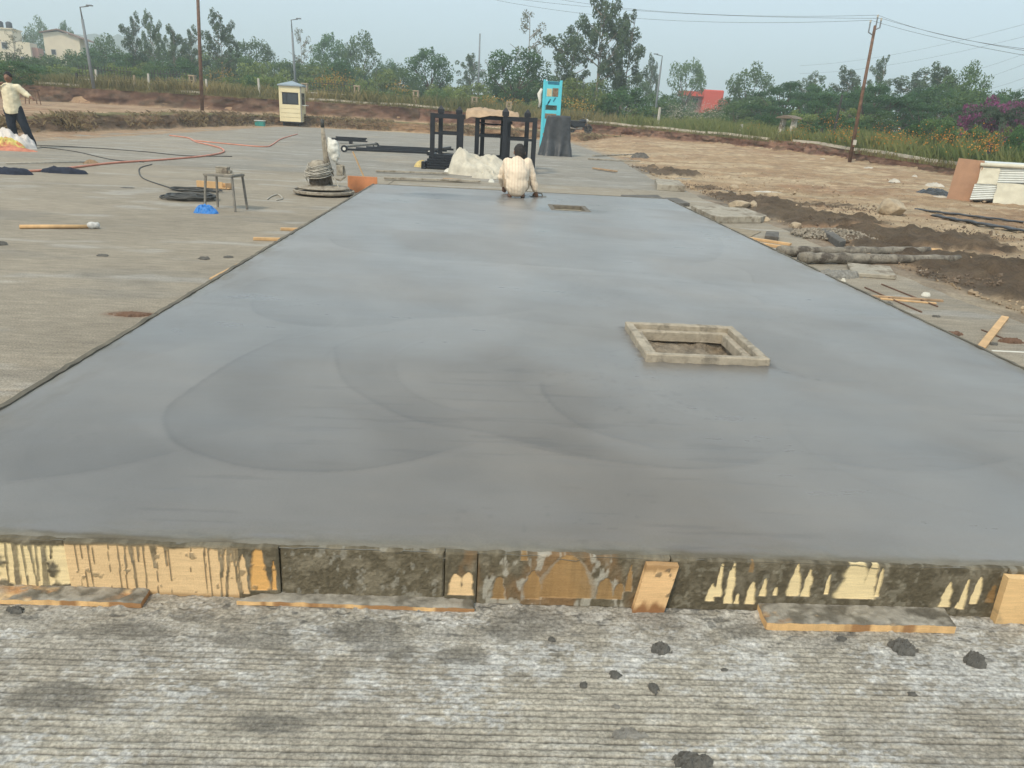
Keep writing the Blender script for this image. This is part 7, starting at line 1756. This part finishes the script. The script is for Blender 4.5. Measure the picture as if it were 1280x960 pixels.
# poles and street lamps
def pole(name, label, px, py_base, py_top, D, r0, r1, mt, pxt=None, cat='pole', zb=None):
    p = far(px, py_base, D); q = far(pxt if pxt is not None else px, py_top, D)
    return p, q
def street_lamp(label, px_t, py_t, px_b, D, armdir):
    q = far(px_t, py_t, D); p = far(px_b, 108, D); z0 = zfield(p.x, p.y)-0.1
    t = thing('street_lamp', label, 'street lamp', (p.x, p.y, z0), group='street lamps beyond the bank')
    top = q-Vector((p.x, p.y, z0)); low = Vector((top.x*0.25, top.y*0.25, top.z*0.0))
    k = top.z; b = Vector((top.x*0.80, top.y*.8, k*0.86))
    m = MB(); m.tube([(0, 0, 0), (b.x*0.5, b.y*.5, b.z*0.5), tuple(b)], [0.11, 0.095, 0.08], 10); m.build('post', M_STEELG, t, smooth=True)
    m = MB(); m.tube([tuple(b), tuple(top), tuple(top+Vector((armdir*0.55, 0, 0.10)))], [0.05, 0.045, 0.04], 8); m.build('arm', M_STEELG, t, smooth=True)
    m = MB(); m.box(tuple(top+Vector((armdir*0.62, 0, 0.14))), (0.42, 0.18, 0.08)); m.build('lamp_head', M_STEELG, t, bevel=0.03)
M_STEELG = mat('galvanised_pole', (0.20, 0.22, 0.23), 0.6, 0.15, 3)
street_lamp('grey street lamp with bent arm at the far left', 100, 9, 117, 62, 1)
street_lamp('grey street lamp with bent arm behind the guard booth', 364, 25, 370, 72, 1)
street_lamp('grey street lamp with bent arm left of the red building', 828, 70, 822, 78, -1)
q = far(252, 128, 58); zt = far(245, -60, 58)
m = MB(); m.tube([(0, 0, 0), (zt.x*0.5-q.x*0.5, zt.y*.5-q.y*.5, (zt.z-0.6)/2), (zt.x-q.x, zt.y-q.y, zt.z-0.6)], [0.12, 0.105, 0.085], 10)
tag(m.build('rusty_pole', M_RUST, loc=(q.x, q.y, 0.6), smooth=True), 'tall rusty steel pole left of the guard booth, running out of the picture', 'pole')
q = far(598, 110, 110); zt = far(600, 42, 110)
m = MB(); m.tube([(0, 0, 0), (zt.x-q.x, zt.y-q.y, zt.z-1.0)], [0.14, 0.09], 8)
tag(m.build('thin_mast', M_STEELG, loc=(q.x, q.y, 1.0), smooth=True), 'thin bare mast right of the dense round tree', 'mast')
# electric pole with forked top
q = at(1061, 207); zt = far(1094, 32, math.hypot(q.x, q.y))
t = thing('electric_pole', 'rusty electric pole with forked top among the right trees', 'electric pole', (q.x, q.y, 0.1))
ex, ey, ez = zt.x-q.x, zt.y-q.y, zt.z-0.1
m = MB(); m.tube([(0, 0, 0), (ex*.5, ey*.5, ez*.5), (ex, ey, ez)], [0.085, 0.075, 0.06], 10); m.build('post', M_RUST, t, smooth=True)
TIP = []
for k, (dx, dz, z0_) in enumerate(((-0.24, 0.10, -0.40), (0.04, 0.32, 0.0), (0.22, 0.20, -0.18))):
    m = MB(); m.tube([(ex, ey, ez+z0_), (ex+dx, ey, ez+z0_+abs(dx)*0.5), (ex+dx, ey, ez+dz)], 0.03, 6); m.build('prong', M_STEELG, t)
    m = MB(); m.lathe([(0.02, 0), (0.05, 0.02), (0.03, 0.06), (0.05, 0.09), (0.02, 0.12)], 8, (ex+dx, ey, ez+dz)); m.build('insulator', M_PALEC, t)
    TIP.append(Vector((q.x+ex+dx, q.y+ey, 0.1+ez+dz+0.1)))
m = MB(); m.box((0.02+ex*0.16, ey*.16-0.12, ez*0.16), (0.14, 0.05, 0.22)); m.build('plate', M_PALEC, t)
def wire(label, A, B, sag, r=0.0065):
    m = MB(); n = 24; P = []
    for i in range(n+1):
        f = i/n; p = A.lerp(B, f); P.append(p-A-Vector((0, 0, sag*4*f*(1-f))))
    m.tube(P, r, 4); tag(m.build('power_line', M_IRON, loc=tuple(A)), label, 'power line', 'overhead power lines')
wire('upper power line from the electric pole toward the upper left', TIP[1], far(640, -12, 58), 0.55)
wire('middle power line from the electric pole toward the upper left', TIP[0], far(600, -4, 56), 0.6)
wire('lower power line from the electric pole toward the upper left', TIP[2], far(560, -14, 60), 0.45)
for k, (yy, s_) in enumerate(((68, 0.1), (64, 0.2), (74, 0.1))):
    wire('%s power line running right and down from the electric pole' % ('upper', 'middle', 'lower')[k], TIP[(2, 1, 0)[k]], far(1310, yy, 30), s_, 0.0055)
for k, (ya, yb) in enumerate(((82, 22), (92, 38), (104, 56), (114, 68), (120, 86), (128, 96))):
    wire('%s of six far power lines rising to the right edge' % ('topmost', 'second', 'third', 'fourth', 'fifth', 'lowest')[k], far(1000 if k < 2 else 1080+20*k, ya, 130), far(1310, yb, 90), 0.8, 0.009)

# houses
def house_windows(t, x0, y, items, mt=M_DGLASS):
    for (cx, cz, w, h) in items:
        m = MB(); m.box((cx, y-0.03, cz), (w, 0.08, h)); f = m.build('window', M_PALEC, t)
        m = MB(); m.box((cx, y-0.08, cz), (w*0.8, 0.03, h*0.8)); m.build('pane', mt, f)
M_CREAMW = mat('cream_house_wall', (0.70, 0.61, 0.46), 0.9, 0.1, 0.4)
M_PINKW = mat('brick_pink_wall', (0.42, 0.22, 0.17), 0.9, 0.15, 0.5)
M_REDW = mat('red_painted_wall', (0.56, 0.075, 0.045), 0.7, 0.10, 0.3)
M_TANK = mat('black_water_tank', (0.03, 0.035, 0.045), 0.6, 0.2, 1)
M_TILE = mat('brown_tiled_roof', (0.22, 0.13, 0.09), 0.9, 0.2, 0.8)
D = 190; p = far(12, 100, D); sc = D/1040.0
zr = far(12, 37, D).z
t = thing('house', 'cream flat roofed house with black water tanks at the far left', 'house', (p.x, p.y, 1.5), rz=0.25)
h1 = zr-1.5
m = MB(); m.box((-1.2, 2.5, h1/2), (6.0, 6, h1)); m.build('wall', M_CREAMW, t)
m = MB(); m.box((3.1, 2.2, h1*0.40), (2.8, 5, h1*0.80)); m.build('wall', M_CREAMW, t)
m = MB(); m.box((5.0, 2.6, h1*0.36), (1.1, 4, h1*0.72)); m.build('wall', M_PINKW, t)
m = MB(); m.box((-1.2, 2.5, h1+0.10), (6.4, 6.4, 0.22)); m.build('roof', M_CREAMW, t)
house_windows(t, 0, -0.5, ((-2.6, h1*0.72, 1.1, 1.3), (0.2, h1*0.72, 1.1, 1.3))); house_windows(t, 0, -0.3, ((3.0, h1*0.5, 0.9, 1.2),))
for x_ in (-0.4, 1.1):
    m = MB(); m.lathe([(0.5, 0), (0.55, 0.1), (0.55, 1.0), (0.3, 1.2), (0.1, 1.25)], 16, (x_, 0.8, h1+0.21)); m.build('water_tank', M_TANK, t, smooth=True)
D = 200; p = far(86, 100, D); za = far(80, 38, D).z-1.5; ze = far(98, 47, D).z-1.5
t = thing('house', 'pale gabled house with verandah behind the first street lamp', 'house', (p.x, p.y, 1.5), rz=0.2)
m = MB(); m.prism([(-3.8, 0), (3.0, 0), (3.0, ze), (-0.9, za-0.3), (-3.8, ze+0.4)], 0, 7, plane='xz'); m.build('wall', M_CREAMW, t)
m = MB(); m.add([(-4.4, -0.6, ze+0.35), (-0.9, -0.6, za), (-0.9, 7.5, za), (-4.4, 7.5, ze+0.35), (-4.4, -0.6, ze+0.55), (-0.9, -0.6, za+0.22), (-0.9, 7.5, za+0.22), (-4.4, 7.5, ze+0.55)], [(0,3,2,1),(4,5,6,7),(0,1,5,4),(1,2,6,5),(2,3,7,6),(3,0,4,7)])
m.add([(-0.9, -0.6, za), (5.0, -0.6, ze-0.75), (5.0, 7.5, ze-0.75), (-0.9, 7.5, za), (-0.9, -0.6, za+0.22), (5.0, -0.6, ze-0.55), (5.0, 7.5, ze-0.55), (-0.9, 7.5, za+0.22)], [(0,3,2,1),(4,5,6,7),(0,1,5,4),(1,2,6,5),(2,3,7,6),(3,0,4,7)]); m.build('roof', M_TILE, t)
m = MB(); m.box((3.6, -0.8, ze*0.62), (3.0, 2.2, 0.2)); m.build('verandah_floor', M_PALEC, t)
for x_ in (2.4, 4.8):
    m = MB(); m.box((x_, -1.7, ze*0.31), (0.25, 0.25, ze*0.60)); m.build('pillar', M_PALEC, t)
house_windows(t, 0, 0, ((-2.2, ze*0.7, 1.0, 1.2), (0.6, ze*0.62, 2.0, 0.7), (1.9, ze*0.3, 1.0, 1.6)))
D = 150; p = far(885, 140, D)
def zz(py): return far(885, py, D).z-0.8
t = thing('red_building', 'red box shaped building with overhanging slab behind the trees', 'building', (p.x, p.y, 0.8), rz=-0.05)
px_m = D/1030.0
m = MB(); m.box((0.6, 2, zz(112)/2), (3.6, 4, zz(112))); m.build('tower', M_REDW, t, bevel=0.15)
m = MB(); m.box((-3.1, 2, 0.5*(zz(115)+zz(121))), (3.8, 4.4, zz(115)-zz(121))); m.build('overhang', M_REDW, t)
m = MB(); m.box((-2.2, 3.0, zz(121)/2), (2.0, 2.5, zz(121)-0.01)); m.build('wall', M_PINKW, t)
m = MB(); m.box((3.1, 2.4, zz(123)/2), (1.6, 3, zz(123))); m.build('wing', M_REDW, t)
house_windows(t, 0, 1.75, ((-2.2, zz(126), 1.2, 0.8),))
for (px, py, w_, dd, lab) in ((940, 133, 4.5, 120, 'pale low building between the trees right of the red building'), (845, 131, 3.0, 160, 'pale low building left of the red building')):
    p = far(px, 145, dd); h_ = far(px, py, dd).z-0.8
    t = thing('low_building', lab, 'building', (p.x, p.y, 0.8))
    m = MB(); m.box((0, 2, h_/2), (w_, 4, h_)); m.build('wall', M_PALEC, t)
    m = MB(); m.box((0, 2, h_+0.1), (w_+0.5, 4.5, 0.2)); m.build('roof', M_PALEC, t)
    house_windows(t, 0, 0, ((-w_*.25, h_*.6, .9, 1.0), (w_*.25, h_*.6, .9, 1.0)))
# trestle on the terrace behind the standing man
q = far(42, 133, 50); 
t = thing('metal_trestle', 'thin metal trestle standing on the earth terrace behind the man', 'trestle', (q.x, q.y, 0.60))
for sx in (-1, 1):
    for sy in (-1, 1):
        m = MB(); m.tube([(sx*0.3, sy*0.18, 0), (sx*0.24, sy*0.15, 0.72)], 0.022, 6); m.build('leg', M_RUST, t)
m = MB(); m.box((0, 0, 0.75), (0.66, 0.42, 0.06)); m.build('top', M_RUST, t)
m = MB(); m.bar((-0.27, -0.165, 0.3), (0.27, -0.165, 0.3), 0.03); m.build('stretcher', M_RUST, t)

# ================================================================== HAZE
m = MB(); m.box((-100, 700, 44), (3600, 1900, 98))
hz = m.build('haze', None)
t = NT('haze_air')
vol = t.n('VolumePrincipled', {'Density': 0.0014, 'Anisotropy': 0.3})
vol.inputs['Color'].default_value = (0.86, 0.95, 1.0, 1)
t.t.links.new(vol.outputs[0], t.out.inputs['Volume'])
for l_ in list(t.out.inputs['Surface'].links): t.t.links.remove(l_)
t.t.nodes.remove(t.p)
hz.data.materials.append(t.m)
hz['kind'] = 'stuff'; hz['label'] = 'thin morning haze over the whole site'; hz['category'] = 'haze'
